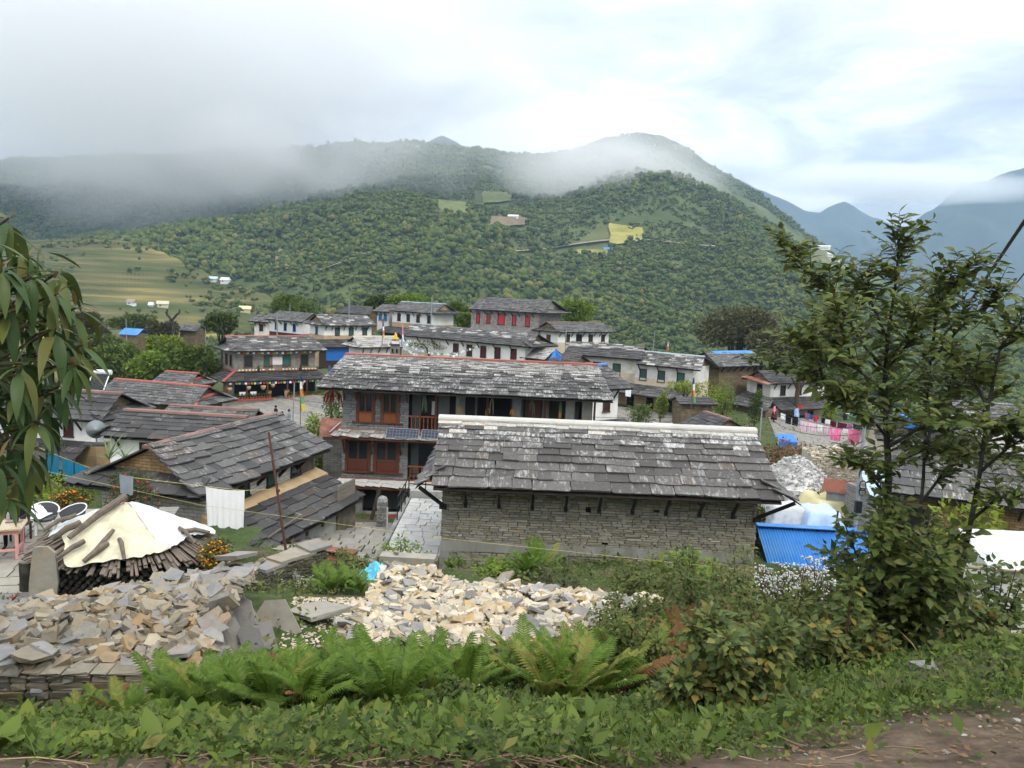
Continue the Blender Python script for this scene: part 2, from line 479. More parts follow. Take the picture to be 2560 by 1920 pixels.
plain('pole_rust', (0.10, 0.045, 0.032), 0.8, 6.0, 0.4, (0.06, 0.035, 0.03))
plain('rope_yellow', (0.50, 0.44, 0.16), 0.8, 8.0, 0.2)
plain('cable_black', (0.012, 0.013, 0.015), 0.5, 3.0, 0.1)
plain('terracotta', (0.40, 0.10, 0.055), 0.8, 4.0, 0.2)
plain('wicker', (0.42, 0.30, 0.15), 0.85, 20.0, 0.45)
plain('paint_pink', (0.58, 0.30, 0.26), 0.6, 3.0, 0.2)
plain('granite', (0.40, 0.32, 0.20), 0.22, 40.0, 0.5, (0.5, 0.42, 0.3), 0.05, 0.5)
plain('chair_grey', (0.075, 0.08, 0.085), 0.6, 30.0, 0.5)
plain('plastic_white', (0.70, 0.72, 0.72), 0.5, 2.0, 0.12)
plain('tank_white', (0.66, 0.66, 0.62), 0.6, 2.0, 0.2, (0.48, 0.45, 0.37))
plain('painted_shade', (0.008, 0.008, 0.009), 0.9, 3.0, 0.2)  # near-black colour painted in for the shade inside openings and gaps
plain('corn', (0.60, 0.27, 0.05), 0.8, 20.0, 0.4)
plain('dried_green', (0.16, 0.22, 0.14), 0.9, 12.0, 0.4)
plain('chilli', (0.20, 0.02, 0.02), 0.7, 14.0, 0.4)
plain('gold_paint', (0.72, 0.50, 0.05), 0.5, 4.0, 0.2)
plain('bulb_cream', (0.70, 0.62, 0.35), 0.6, 4.0, 0.2)
plain('petal_orange', (0.80, 0.26, 0.012), 0.8, 8.0, 0.2, objvar=0.35)
plain('petal_red', (0.52, 0.012, 0.03), 0.8, 8.0, 0.2, objvar=0.35)
plain('petal_white', (0.52, 0.53, 0.50), 0.8, 8.0, 0.1, objvar=0.15)
plain('petal_yellow', (0.85, 0.62, 0.02), 0.8, 8.0, 0.1)
plain('curtain_green', (0.025, 0.10, 0.085), 0.9, 5.0, 0.3)
plain('curtain_red', (0.50, 0.045, 0.05), 0.9, 5.0, 0.2)
plain('dish', (0.24, 0.27, 0.28), 0.5, 3.0, 0.2, None, 0.05, 0.4)
plain('far_white', (0.75, 0.76, 0.76), 0.8, 1.0, 0.1)
plain('far_red', (0.50, 0.16, 0.15), 0.8, 1.0, 0.1)
plain('far_brown', (0.30, 0.24, 0.20), 0.8, 1.0, 0.1)

m, g = newmat('glass')
finish(g, rgb(0.020, 0.026, 0.028), 0.06, spec=0.5)
m, g = newmat('solar_cell')
br = g.n('ShaderNodeTexBrick', {'Vector': g.n('ShaderNodeTexCoord').outputs['Object'], 'Color1': rgb(0.006, 0.010, 0.032), 'Color2': rgb(0.008, 0.014, 0.042), 'Mortar': rgb(0.20, 0.24, 0.30), 'Scale': 1.0, 'Mortar Size': 0.006, 'Brick Width': 0.165, 'Row Height': 0.165}, offset=0.0)
finish(g, br.outputs[0], 0.25, spec=0.5)

# banner sheets: print, flat
m, g = newmat('banner')
co = g.n('ShaderNodeSeparateXYZ', {0: g.n('ShaderNodeTexCoord').outputs['Object']})
line = g.math('MULTIPLY', g.ramp(g.math('FRACT', g.math('MULTIPLY', co.outputs[2], 6.0)), [(0.35, 0.0), (0.4, 1.0), (0.6, 1.0), (0.65, 0.0)]),
              g.ramp(g.noise(g.mapped(g.n('ShaderNodeTexCoord').outputs['Object'], (9, 1, 5)), 3.0), [(0.48, 0.0), (0.55, 1.0)]))
bc = g.mix(g.math('MULTIPLY', line, 0.5), rgb(0.66, 0.66, 0.63), rgb(0.25, 0.14, 0.12))
finish(g, bc, 0.6)
# terrace-house far masonry
def masonry(name, c1, c2, mortar, w, h, ms=0.012, var=0.5):
 m, g = newmat(name)
 c = g.n('ShaderNodeTexCoord').outputs['Object']
 sp = g.n('ShaderNodeSeparateXYZ', {0: c})
 v = g.n('ShaderNodeCombineXYZ', {0: g.math('ADD', sp.outputs[0], sp.outputs[1]), 1: sp.outputs[2], 2: 0.0}).outputs[0]
 v2 = g.n('ShaderNodeVectorMath', {0: v, 1: g.n('ShaderNodeVectorMath', {0: g.n('ShaderNodeTexNoise', {'Vector': c, 'Scale': 1.5}).outputs[1], 'Scale': 0.08}, operation='SCALE').outputs[0]}, operation='ADD').outputs[0]
 br = g.n('ShaderNodeTexBrick', {'Vector': v2, 'Color1': rgb(*c1), 'Color2': rgb(*c2), 'Mortar': rgb(*mortar), 'Scale': 1.0, 'Mortar Size': ms, 'Brick Width': w, 'Row Height': h, 'Mortar Smooth': 0.4})
 a = g.noise(c, 2.5, 7.0)
 col = g.mix(var, br.outputs[0], g.ramp(a, [(0.3, 0.45), (0.7, 1.4)]), 'MULTIPLY')
 bump = g.math('ADD', g.math('MULTIPLY', br.outputs['Fac'], -1.0), g.math('MULTIPLY', a, 0.8))
 finish(g, col, 0.9, bump, 0.6, 0.03, 0.2)
 return m
masonry('masonry_grey', (0.30, 0.285, 0.25), (0.22, 0.21, 0.185), (0.12, 0.11, 0.095), 0.38, 0.10)
masonry('masonry_pale', (0.44, 0.42, 0.38), (0.30, 0.285, 0.25), (0.10, 0.09, 0.08), 0.35, 0.12)
masonry('masonry_brown', (0.21, 0.165, 0.10), (0.15, 0.115, 0.07), (0.07, 0.055, 0.035), 0.40, 0.12)
masonry('masonry_ochre', (0.34, 0.235, 0.12), (0.25, 0.165, 0.08), (0.10, 0.065, 0.03), 0.36, 0.11)
masonry('whitewashed_stone', (0.62, 0.61, 0.58), (0.54, 0.53, 0.50), (0.26, 0.25, 0.22), 0.36, 0.13, 0.014, 0.35)
masonry('paving_far', (0.24, 0.225, 0.20), (0.17, 0.16, 0.145), (0.10, 0.095, 0.08), 0.9, 0.6, 0.02)

# ---- plants
def leaf_mat(name, cols, trans=0.25, rough=0.5, spec=0.16, clump=0.0, cs=0.5):
 m, g = newmat(name)
 r = rand_of(g)
 n = len(cols)
 col = g.ramp(r, [(i / max(1, n - 1), cols[i]) for i in range(n)])
 if clump:
  c = g.n('ShaderNodeTexCoord').outputs['Object']
  col = g.mix(clump, col, g.ramp(g.noise(c, cs, 3.0), [(0.3, (0.55, 0.6, 0.6)), (0.7, (1.35, 1.3, 1.1))]), 'MULTIPLY')
 finish(g, col, rough, None, spec=spec, trans=trans)
 return m

leaf_mat('leaf_long', [(0.037, 0.069, 0.023), (0.056, 0.098, 0.029), (0.045, 0.083, 0.031), (0.094, 0.109, 0.025), (0.062, 0.109, 0.036), (0.125, 0.115, 0.032)], 0.22, 0.42)
leaf_mat('leaf_young', [(0.16, 0.115, 0.04), (0.20, 0.17, 0.06), (0.12, 0.13, 0.04)], 0.25, 0.5)
leaf_mat('leaf_tree', [(0.046, 0.074, 0.018), (0.086, 0.121, 0.027), (0.119, 0.149, 0.036), (0.064, 0.100, 0.029), (0.149, 0.158, 0.041), (0.094, 0.128, 0.038)], 0.25, 0.5)
leaf_mat('leaf_shrub', [(0.055, 0.083, 0.023), (0.088, 0.121, 0.032), (0.111, 0.144, 0.042), (0.072, 0.103, 0.032), (0.156, 0.167, 0.043), (0.221, 0.172, 0.043)], 0.25, 0.5)
leaf_mat('leaf_dock', [(0.062, 0.108, 0.014), (0.098, 0.152, 0.020), (0.083, 0.130, 0.022), (0.131, 0.182, 0.028), (0.073, 0.116, 0.020), (0.175, 0.204, 0.030), (0.044, 0.077, 0.014)], 0.28, 0.45)
leaf_mat('leaf_cover', [(0.024, 0.045, 0.009), (0.062, 0.102, 0.016), (0.089, 0.132, 0.022), (0.031, 0.056, 0.012), (0.120, 0.160, 0.030), (0.050, 0.084, 0.018), (0.156, 0.151, 0.040)], 0.25, 0.55, clump=0.5, cs=1.2)
leaf_mat('leaf_weed', [(0.072, 0.102, 0.026), (0.104, 0.138, 0.034), (0.130, 0.150, 0.040), (0.085, 0.114, 0.034), (0.156, 0.132, 0.045)], 0.25, 0.6, clump=0.5, cs=1.0)
leaf_mat('frond_green', [(0.074, 0.138, 0.018), (0.114, 0.185, 0.024), (0.090, 0.160, 0.024), (0.150, 0.220, 0.032), (0.054, 0.105, 0.016)], 0.32, 0.5)
leaf_mat('frond_yellow', [(0.17, 0.21, 0.04), (0.24, 0.26, 0.055), (0.13, 0.18, 0.04), (0.26, 0.20, 0.05)], 0.32, 0.55)
leaf_mat('frond_brown', [(0.16, 0.075, 0.03), (0.20, 0.10, 0.04), (0.12, 0.06, 0.03)], 0.2, 0.7)
leaf_mat('crown_dark', [(0.045, 0.070, 0.015), (0.069, 0.099, 0.021), (0.102, 0.129, 0.026), (0.057, 0.085, 0.020)], 0.2, 0.55, clump=0.55, cs=0.7)
leaf_mat('crown_mid', [(0.061, 0.101, 0.018), (0.092, 0.138, 0.025), (0.126, 0.176, 0.030), (0.076, 0.119, 0.022)], 0.25, 0.55, clump=0.5, cs=0.7)
leaf_mat('crown_bright', [(0.101, 0.168, 0.022), (0.149, 0.224, 0.030), (0.189, 0.263, 0.040), (0.121, 0.196, 0.025)], 0.3, 0.55, clump=0.4, cs=0.7)
leaf_mat('crown_yellow', [(0.17, 0.23, 0.022), (0.24, 0.29, 0.030), (0.20, 0.25, 0.04), (0.13, 0.19, 0.025)], 0.3, 0.55, clump=0.4, cs=0.9)
leaf_mat('crown_brown', [(0.085, 0.088, 0.042), (0.115, 0.104, 0.054), (0.080, 0.10, 0.045), (0.145, 0.118, 0.062)], 0.2, 0.7, clump=0.5, cs=0.35)
leaf_mat('leaf_redbush', [(0.055, 0.085, 0.03), (0.08, 0.10, 0.04), (0.10, 0.075, 0.04)], 0.25, 0.6, clump=0.3)
leaf_mat('leaf_dry', [(0.17, 0.10, 0.05), (0.22, 0.14, 0.075), (0.13, 0.085, 0.05)], 0.2, 0.8)
leaf_mat('grass', [(0.10, 0.16, 0.03), (0.14, 0.20, 0.04), (0.18, 0.20, 0.06)], 0.3, 0.6, clump=0.4, cs=0.6)
leaf_mat('leaf_spiky', [(0.10, 0.16, 0.06), (0.16, 0.21, 0.09)], 0.2, 0.5)

# ---- ground, hills, forest
m, g = newmat('ground')
geo = g.n('ShaderNodeNewGeometry').outputs['Position']
sx = g.n('ShaderNodeSeparateXYZ', {0: geo})
nz = g.noise(geo, 0.7, 8.0, 0.62)
n2 = g.noise(geo, 4.0, 7.0, 0.65)
soil = g.ramp(n2, [(0.25, (0.055, 0.038, 0.026)), (0.5, (0.115, 0.082, 0.056)), (0.75, (0.18, 0.135, 0.095))])
green = g.ramp(n2, [(0.25, (0.028, 0.048, 0.014)), (0.6, (0.062, 0.092, 0.026)), (0.8, (0.10, 0.12, 0.045))])
far_ = g.ramp(g.math('MULTIPLY', sx.outputs[1], 0.05), [(0.2, 0.12), (0.42, 1.0)])
col = g.mix(g.math('MULTIPLY', g.ramp(nz, [(0.36, 0.0), (0.50, 1.0)]), far_), soil, green)
# trodden path along the near edge
pth = g.ramp(g.math('MULTIPLY', g.math('ADD', sx.outputs[1], g.math('ADD', g.math('MULTIPLY', g.noise(geo, 0.9, 5.0), 1.0), g.math('MULTIPLY', g.math('MINIMUM', g.math('MAXIMUM', g.math('ADD', sx.outputs[0], -0.7), 0.0), 1.3), -0.75))), 0.1), [(0.0, 1.0), (0.30, 1.0), (0.33, 0.0)])
col = g.mix(pth, col, g.mix(0.6, g.ramp(n2, [(0.3, (0.065, 0.046, 0.032)), (0.5, (0.14, 0.10, 0.068)), (0.72, (0.22, 0.17, 0.12))]), g.ramp(g.noise(geo, 22.0, 6.0, 0.7), [(0.3, 0.45), (0.55, 1.05), (0.72, 1.5)]), 'MULTIPLY'))
finish(g, col, 0.95, g.math('ADD', n2, g.noise(geo, 18.0, 6.0, 0.7)), 0.8, 0.05, 0.2)

def hill_mat(name, terr):
 m, g = newmat(name)
 geo = g.n('ShaderNodeNewGeometry').outputs['Position']
 a = g.noise(geo, 0.004, 6.0, 0.6)
 b = g.noise(geo, 0.05, 7.0, 0.65)
 grass = g.ramp(b, [(0.3, (0.045, 0.068, 0.022)), (0.55, (0.078, 0.102, 0.034)), (0.75, (0.125, 0.135, 0.055))])
 if terr:
  sz = g.n('ShaderNodeSeparateXYZ', {0: geo})
  up = g.n('ShaderNodeSeparateXYZ', {0: g.n('ShaderNodeNewGeometry').outputs['Normal']}).outputs[2]
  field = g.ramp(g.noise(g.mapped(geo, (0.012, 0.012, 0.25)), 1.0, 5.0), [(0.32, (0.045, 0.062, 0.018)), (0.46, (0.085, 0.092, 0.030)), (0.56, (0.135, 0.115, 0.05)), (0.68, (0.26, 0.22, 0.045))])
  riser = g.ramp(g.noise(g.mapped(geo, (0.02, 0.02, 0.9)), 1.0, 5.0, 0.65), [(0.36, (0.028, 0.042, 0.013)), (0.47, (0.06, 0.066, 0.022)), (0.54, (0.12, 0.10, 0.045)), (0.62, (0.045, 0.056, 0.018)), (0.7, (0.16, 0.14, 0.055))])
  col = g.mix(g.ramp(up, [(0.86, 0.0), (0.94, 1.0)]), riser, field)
 else:
  col = g.mix(g.ramp(a, [(0.50, 0.0), (0.62, 1.0)]), grass, g.ramp(b, [(0.3, (0.085, 0.095, 0.032)), (0.7, (0.17, 0.16, 0.065))]))
  up = g.n('ShaderNodeSeparateXYZ', {0: g.n('ShaderNodeNewGeometry').outputs['Normal']}).outputs[2]
  col = g.mix(g.ramp(g.math('ADD', up, g.math('MULTIPLY', b, 0.25)), [(0.62, 0.8), (0.72, 0.0)]), col, rgb(0.19, 0.15, 0.11))
 finish(g, col, 0.95, b, 0.5, 2.0, 0.1)
 return m
hill_mat('hill', False)
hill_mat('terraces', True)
m, g = newmat('far_mountain')
b = g.noise(g.n('ShaderNodeNewGeometry').outputs['Position'], 0.004, 8.0, 0.65)
finish(g, g.ramp(b, [(0.35, (0.025, 0.035, 0.022)), (0.6, (0.045, 0.055, 0.035)), (0.75, (0.085, 0.085, 0.07))]), 0.95, spec=0.1)
m, g = newmat('forest')
r = rand_of(g)
c = g.n('ShaderNodeNewGeometry').outputs['Position']
col = g.ramp(r, [(0.0, (0.042, 0.068, 0.016)), (0.35, (0.068, 0.098, 0.022)), (0.6, (0.096, 0.124, 0.030)), (0.8, (0.070, 0.094, 0.024)), (0.93, (0.14, 0.15, 0.042)), (1.0, (0.165, 0.14, 0.052))])
col = g.mix(0.6, col, g.ramp(g.noise(c, 0.9, 4.0, 0.7), [(0.3, 0.45), (0.7, 1.5)]), 'MULTIPLY')
col = g.mix(0.55, col, g.ramp(g.noise(c, 0.006, 3.0), [(0.35, (0.62, 0.72, 0.75)), (0.65, (1.45, 1.35, 1.0))]), 'MULTIPLY')
finish(g, col, 0.9, g.noise(c, 1.3, 4.0), 1.0, 0.8, 0.1)
M_ = MATS
# ---------------------------------------------------------------- near ground: one smooth sheet through surveyed points
CP = [(-7, -4, -1.7), (0, -4, -1.7), (7, -4, -1.7), (0, 2.4, -1.68), (-3, 2.6, -1.75), (3.2, 3.2, -1.82), (6, 4, -1.95), (12, 3, -2.0), (-12, 3, -2.6)]
for px, py, Y, dz in [(300, 1880, 3.9, 0), (900, 1800, 4.4, -.1), (1500, 1800, 4.4, -.1), (150, 1790, 7.2, -.1), (600, 1730, 6.8, -.2), (1100, 1690, 7.4, -.2), (1600, 1720, 6.8, -.2),
                      (1900, 1680, 7.2, -.2), (2200, 1640, 7.4, -.1), (2500, 1620, 6.6, 0), (2540, 1720, 4.6, 0),
                      (0, 1690, 8.1, -.25), (300, 1690, 8.2, -.3), (470, 1690, 8.4, -.3), (0, 1570, 10.5, -.5), (300, 1490, 11.8, -.5), (620, 1420, 12.6, -.5), (400, 1560, 10.0, -.5), (560, 1560, 9.8, -.5),
                      (760, 1620, 11.0, -.1), (1250, 1640, 10.5, -.1), (850, 1530, 13.0, -.1), (1250, 1540, 14.5, -.2), (1600, 1560, 13.5, -.2), (930, 1440, 17.5, -.1), (1300, 1450, 20, -.1), (1640, 1500, 17.0, -.2),
                      (1200, 1415, 23.0, 0), (1700, 1440, 22.5, 0), (900, 1385, 22.0, -.2), (800, 1440, 18.0, 0), (2000, 1480, 18.0, -.6), (2350, 1560, 11.0, -.6), (2100, 1560, 12.0, -.6), (2600, 1600, 10.0, -.4)]:
 p = P(px, py, Y)
 CP.append((p[0], p[1], p[2] + dz))
CP += [(-15, 14, -6.6), (-11.5, 13.5, -6.6), (-9, 15, -6.62), (-14, 18, -6.6), (-9, 18, -6.65), (-17, 21, -6.8), (-6.8, 16, -6.7), (-13, 23, -7.2),
       (-2.5, 24, -9.25), (8.5, 24, -9.2), (3, 29, -9.4), (9, 30, -9.6), (-4, 26.5, -9.7), (-5.5, 30, -9.95), (-6, 33, -10.5), (-11, 29, -9.6), (-9, 25, -8.8), (-5.5, 23.5, -8.6),
       (-30, 45, -12.3), (-16, 40, -11.9), (-10, 45, -11.7), (-6, 37, -11.4), (5, 42, -11.4), (16, 45, -11.6), (28, 48, -11.6), (12, 32, -10.2), (20, 30, -10.2), (-20, 30, -10.4), (-28, 30, -11), (-22, 58, -12.2),
       (-30, 75, -12.0), (-20, 70, -11.9), (0, 70, -11.3), (16, 68, -11.2), (30, 70, -11.3), (-30, 100, -10.8), (0, 90, -10.4), (0, 110, -9.6), (20, 85, -11), (27, 100, -11.5), (45, 75, -13),
       (-75, 110, -24), (-40, 140, -26), (0, 150, -32), (70, 110, -30), (40, 140, -36), (-60, 60, -17), (60, 60, -18), (-50, 30, -13), (50, 30, -12), (-25, 14, -8.5), (22, 12, -5.5), (26, 5, -3), (-20, 4, -3.5), (35, 18, -8)]
CP = np.array(CP)
def _k(d):
 return np.sqrt(d * d + 0.15)
_A = _k(np.linalg.norm(CP[:, None, :2] - CP[None, :, :2], axis=2))
_n = len(CP)
_B = np.zeros((_n + 3, _n + 3))
_B[:_n, :_n] = _A + np.eye(_n) * 0.02
_B[:_n, _n] = 1
_B[:_n, _n + 1:] = CP[:, :2]
_B[_n:, :_n] = _B[:_n, _n:].T
_w = np.linalg.solve(_B, np.r_[CP[:, 2], 0, 0, 0])

def gz(x, y):
 x, y = np.asarray(x, float), np.asarray(y, float)
 sh = x.shape
 q = np.stack([x.ravel(), y.ravel()], 1)
 out = np.empty(len(q))
 for i in range(0, len(q), 20000):
  d = _k(np.linalg.norm(q[i:i + 20000, None, :] - CP[None, :, :2], axis=2))
  out[i:i + 20000] = d @ _w[:_n] + _w[_n] + q[i:i + 20000] @ _w[_n + 1:]
 return out.reshape(sh)

def g1(x, y):
 return float(gz(np.array([x]), np.array([y]))[0])

def grid_mesh(name, X, Y, Z, mat, smooth=True):
 h, w = X.shape
 V = np.stack([X, Y, Z], 2).reshape(-1, 3)
 i = np.arange(h * w).reshape(h, w)
 F = np.stack([i[:-1, :-1], i[:-1, 1:], i[1:, 1:], i[1:, :-1]], 2).reshape(-1, 4)
 return np_mesh(name, V, F, mat, smooth)

ty = np.concatenate([np.linspace(-5, 24, 150), np.linspace(24.4, 60, 80), np.linspace(61, 150, 50)])
tx = np.linspace(-1, 1, 220)
YY, TX = np.meshgrid(ty, tx, indexing='ij')
XX = TX * (14 + np.clip(YY, 0, None) * 0.85)
ZZ = gz(XX, YY) + fbm(XX * 1.3, YY * 1.3, 4, 3) * 0.10
_edge = np.clip((YY - 125) / 25, 0, 1)
ground = obj('ground', grid_mesh('ground', XX, YY, ZZ - _edge * 6, M_['ground']))
tag(ground, 'brown soil and grass bank falling from the path down to the village', None, kind='structure')

# ---------------------------------------------------------------- the hill across the valley
def curve(pts, x):
 pts = np.array(pts, float)
 return np.interp(x, pts[:, 0], pts[:, 1])

def smooth1(a, k):
 ker = np.ones(k) / k
 return np.convolve(np.pad(a, k // 2, mode='edge'), ker, 'same')[k // 2: k // 2 + len(a)]

px = np.linspace(-900, 3100, 380)
ridge = [(-900, 420), (-300, 410), (0, 400), (400, 385), (700, 372), (900, 352), (1000, 350), (1080, 360), (1180, 374), (1260, 380), (1330, 382), (1395, 378), (1440, 362), (1490, 345), (1560, 335), (1640, 343), (1700, 372), (1760, 413), (1800, 436), (1850, 461), (1900, 497), (1960, 546), (2010, 592), (2050, 620), (2120, 655), (2180, 685), (2260, 725), (2400, 770), (2700, 850), (3100, 900)]
ydist = [(-900, 1500), (0, 1650), (700, 1450), (1100, 1350), (1400, 1550), (1560, 1600), (1760, 1450), (1960, 1230), (2180, 1020), (2400, 920), (3100, 800)]
PYr = smooth1(curve(ridge, px), 5)
YR = smooth1(curve(ydist, px), 15)
nt = 190
t = np.linspace(0, 1.25, nt)
PX, T = np.meshgrid(px, t, indexing='ij')
tanx = np.array([[ray(a, 700)[0] / ray(a, 700)[1]] for a in px])
RZ = np.array([P(a, b, c)[2] for a, b, c in zip(px, PYr, YR)])[:, None]
Y0 = 190.0
Yg = Y0 + (YR[:, None] - Y0) * T
Zb = -75.0
EX = 1.12 + 0.2 * np.clip((850 - px) / 500, 0, 1)[:, None]
prof = np.where(T <= 1, 0.82 * T ** EX + 0.18 * T ** 2.6, 1.0 - (T - 1) * 1.6)
Xg = tanx * Yg
gul = fbm(Xg / 300, Yg / 520, 5, 21)                         # gullies and spurs
rdg = 1 - 2 * np.abs(vnoise(Xg / 330 + 4, Yg / 900, 8))
ampl = np.clip(T * 2.2, 0, 1) * np.clip((1.0 - T) * 1.5, 0.0, 1)
Zg = Zb + (RZ - Zb) * prof + ampl * (gul * 75 + rdg * 34) + fbm(Xg / 60, Yg / 60, 4, 5) * 9 * np.clip(T * 3, 0, 1)
_px2, _py2, _y2 = np.array([-900, 0, 300, 400, 440, 500, 560, 620, 690, 760, 800]), np.array([575, 605, 603, 627, 645, 673, 695, 717, 747, 800, 830]), np.array([620, 600, 545, 520, 500, 480, 460, 445, 420, 400, 390])
for _i, _a in enumerate(px):                                   # keep the near flank below the terraced spur
 if _a < 800:
  _r = ray(_a, float(np.interp(_a, _px2, _py2)) + 45)
  _lim = _r[2] / _r[1] * Yg[_i]
  _wt = np.clip((np.interp(_a, _px2, _y2) + 60 - Yg[_i]) / 60, 0, 1)
  Zg[_i] = np.where(Zg[_i] > _lim, Zg[_i] * (1 - _wt) + _lim * _wt, Zg[_i])
hill = obj('forested_hill', grid_mesh('forested_hill', Xg, Yg, Zg, M_['hill']))
tag(hill, 'steep wooded hillside across the valley, its top in cloud', None, kind='structure')

def hill_lookup(u, v):                                       # u along px index, v along t index (floats)
 i, j = np.clip(u.astype(int), 0, len(px) - 2), np.clip(v.astype(int), 0, nt - 2)
 fu, fv = u - i, v - j
 out = []
 for A in (Xg, Yg, Zg):
  out.append((A[i, j] * (1 - fu) + A[i + 1, j] * fu) * (1 - fv) + (A[i, j + 1] * (1 - fu) + A[i + 1, j + 1] * fu) * fv)
 return np.stack(out, 1)

# terraced spur on the near left
px2 = np.linspace(-900, 760, 170)
crest = [(-900, 560), (-300, 575), (0, 600), (200, 590), (300, 598), (400, 622), (440, 640), (500, 668), (560, 690), (620, 712), (690, 742), (760, 800)]
PY2 = smooth1(curve(crest, px2), 5)
Y2 = smooth1(curve([(-900, 620), (0, 600), (400, 520), (700, 420), (760, 400)], px2), 9)
tan2 = np.array([[ray(a, 700)[0] / ray(a, 700)[1]] for a in px2])
RZ2 = np.array([P(a, b, c)[2] for a, b, c in zip(px2, PY2, Y2)])[:, None]
T2 = np.linspace(0, 1.2, 420)[None, :] * np.ones((len(px2), 1))
Yt = 150 + (Y2[:, None] - 150) * T2
Xt = tan2 * Yt
p2 = np.where(T2 <= 1, T2 ** 1.05, 1 - (T2 - 1) * 1.5)
Zt = -62 + (RZ2 + 62) * p2 + fbm(Xt / 90, Yt / 90, 4, 31) * 9 * np.clip((1.05 - T2) * 4, 0, 1)
step = 3.4
q = Zt / step + fbm(Xt / 50, Yt / 50, 3, 77) * 0.5
fr = q - np.floor(q)
Zt2 = (np.floor(q) + np.clip((fr - 0.55) / 0.45, 0, 1)) * step - fbm(Xt / 50, Yt / 50, 3, 77) * 0.5 * step
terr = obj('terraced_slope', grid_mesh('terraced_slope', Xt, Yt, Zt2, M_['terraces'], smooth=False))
tag(terr, 'stepped green and brown terrace fields on the spur behind the village', None, kind='structure')

# ---------------------------------------------------------------- far blue mountains
def far_ridge(name, label, pts, Yd, seed, rough):
 xs = np.linspace(pts[0][0], pts[-1][0], 150)
 py = curve(pts, xs) + fbm(xs / 45, xs * 0 + seed, 4, seed) * rough
 tt = np.linspace(0, 1.15, 60)
 X = np.zeros((150, 60)); Yv = X.copy(); Z = X.copy()
 for i, (a, b) in enumerate(zip(xs, py)):
  top = P(a, b, Yd)
  k = top[0] / top[1]
  yy = Yd * (0.72 + 0.28 * tt)
  X[i], Yv[i] = k * yy, yy
  Z[i] = np.where(tt <= 1, -250 + (top[2] + 250) * tt ** 1.15, top[2] - (tt - 1) * 1800)
 Z += fbm(X / 330, Yv / 330, 5, seed + 3) * 190 * np.clip((1 - tt) * 3, 0, 1) * np.clip(tt * 4, 0, 1)
 o = obj(name, grid_mesh(name, X, Yv, Z, M_['far_mountain']))
 tag(o, label, None, kind='structure')
far_ridge('distant_mountain', 'hazy blue mountain with pointed top at the head of the valley', [(1650, 380), (1824, 440), (1888, 466), (1963, 497), (2010, 520), (2050, 528), (2085, 510), (2113, 500), (2145, 520), (2180, 540), (2235, 562), (2298, 580), (2400, 640), (2560, 700)], 4000, 3, 6)
far_ridge('distant_mountain', 'hazy blue mountainside rising into cloud beyond the power cable', [(2150, 640), (2235, 590), (2298, 546), (2350, 508), (2400, 470), (2480, 440), (2560, 415), (2700, 380), (3200, 300)], 3200, 8, 12)
far_ridge('distant_mountain', 'dark peak just showing in a gap of the cloud', [(900, 420), (1020, 370), (1070, 350), (1108, 334), (1135, 346), (1160, 362), (1250, 400), (1400, 430)], 2600, 12, 5)
# valley floor filling everything between
vf = obj('valley_floor', grid_mesh('valley_floor', *np.meshgrid(np.linspace(-4400, 4400, 40), np.linspace(-200, 4700, 40)), np.full((40, 40), -260.0), M_['hill']))
tag(vf, 'deep valley floor hidden below the village', None, kind='structure')

# ---------------------------------------------------------------- forest on the hills: uncountable far trees
def ico(sub=1):
 import bmesh
 bm = bmesh.new()
 bmesh.ops.create_icosphere(bm, subdivisions=sub, radius=1.0)
 bm.verts.ensure_lookup_table()
 V = np.array([v.co[:] for v in bm.verts]); F = np.array([[v.index for v in f.verts] for f in bm.faces])
 bm.free()
 return V, F

def tree_variants(name, n, rg, mat, sub=2):
 """unlinked collection of rough crown shapes that the forest object scatters"""
 col = bpy.data.collections.new(name)
 V0, F0 = ico(1)
 for k in range(n):
  VV, FF, nb = [], [], rg.integers(5, 9)
  tall = rg.uniform(.8, 1.7)
  for c in range(nb):                                   # a crown is several uneven lobes
   r_ = rg.uniform(.28, .62)
   p_ = np.array([rg.normal(0, .42), rg.normal(0, .42), rg.uniform(.1, 1.0) * tall])
   d = 1 + .2 * rg.standard_normal(len(V0)).clip(-1.5, 1.5)
   FF.append(F0 + sum(len(q) for q in VV))
   VV.append(V0 * d[:, None] * r_ * [1, 1, rg.uniform(.7, 1.2)] + p_)
  V, F1 = np.concatenate(VV), np.concatenate(FF)
  o = bpy.data.objects.new(name, np_mesh(name, V, F1, mat))
  col.objects.link(o)
 return col

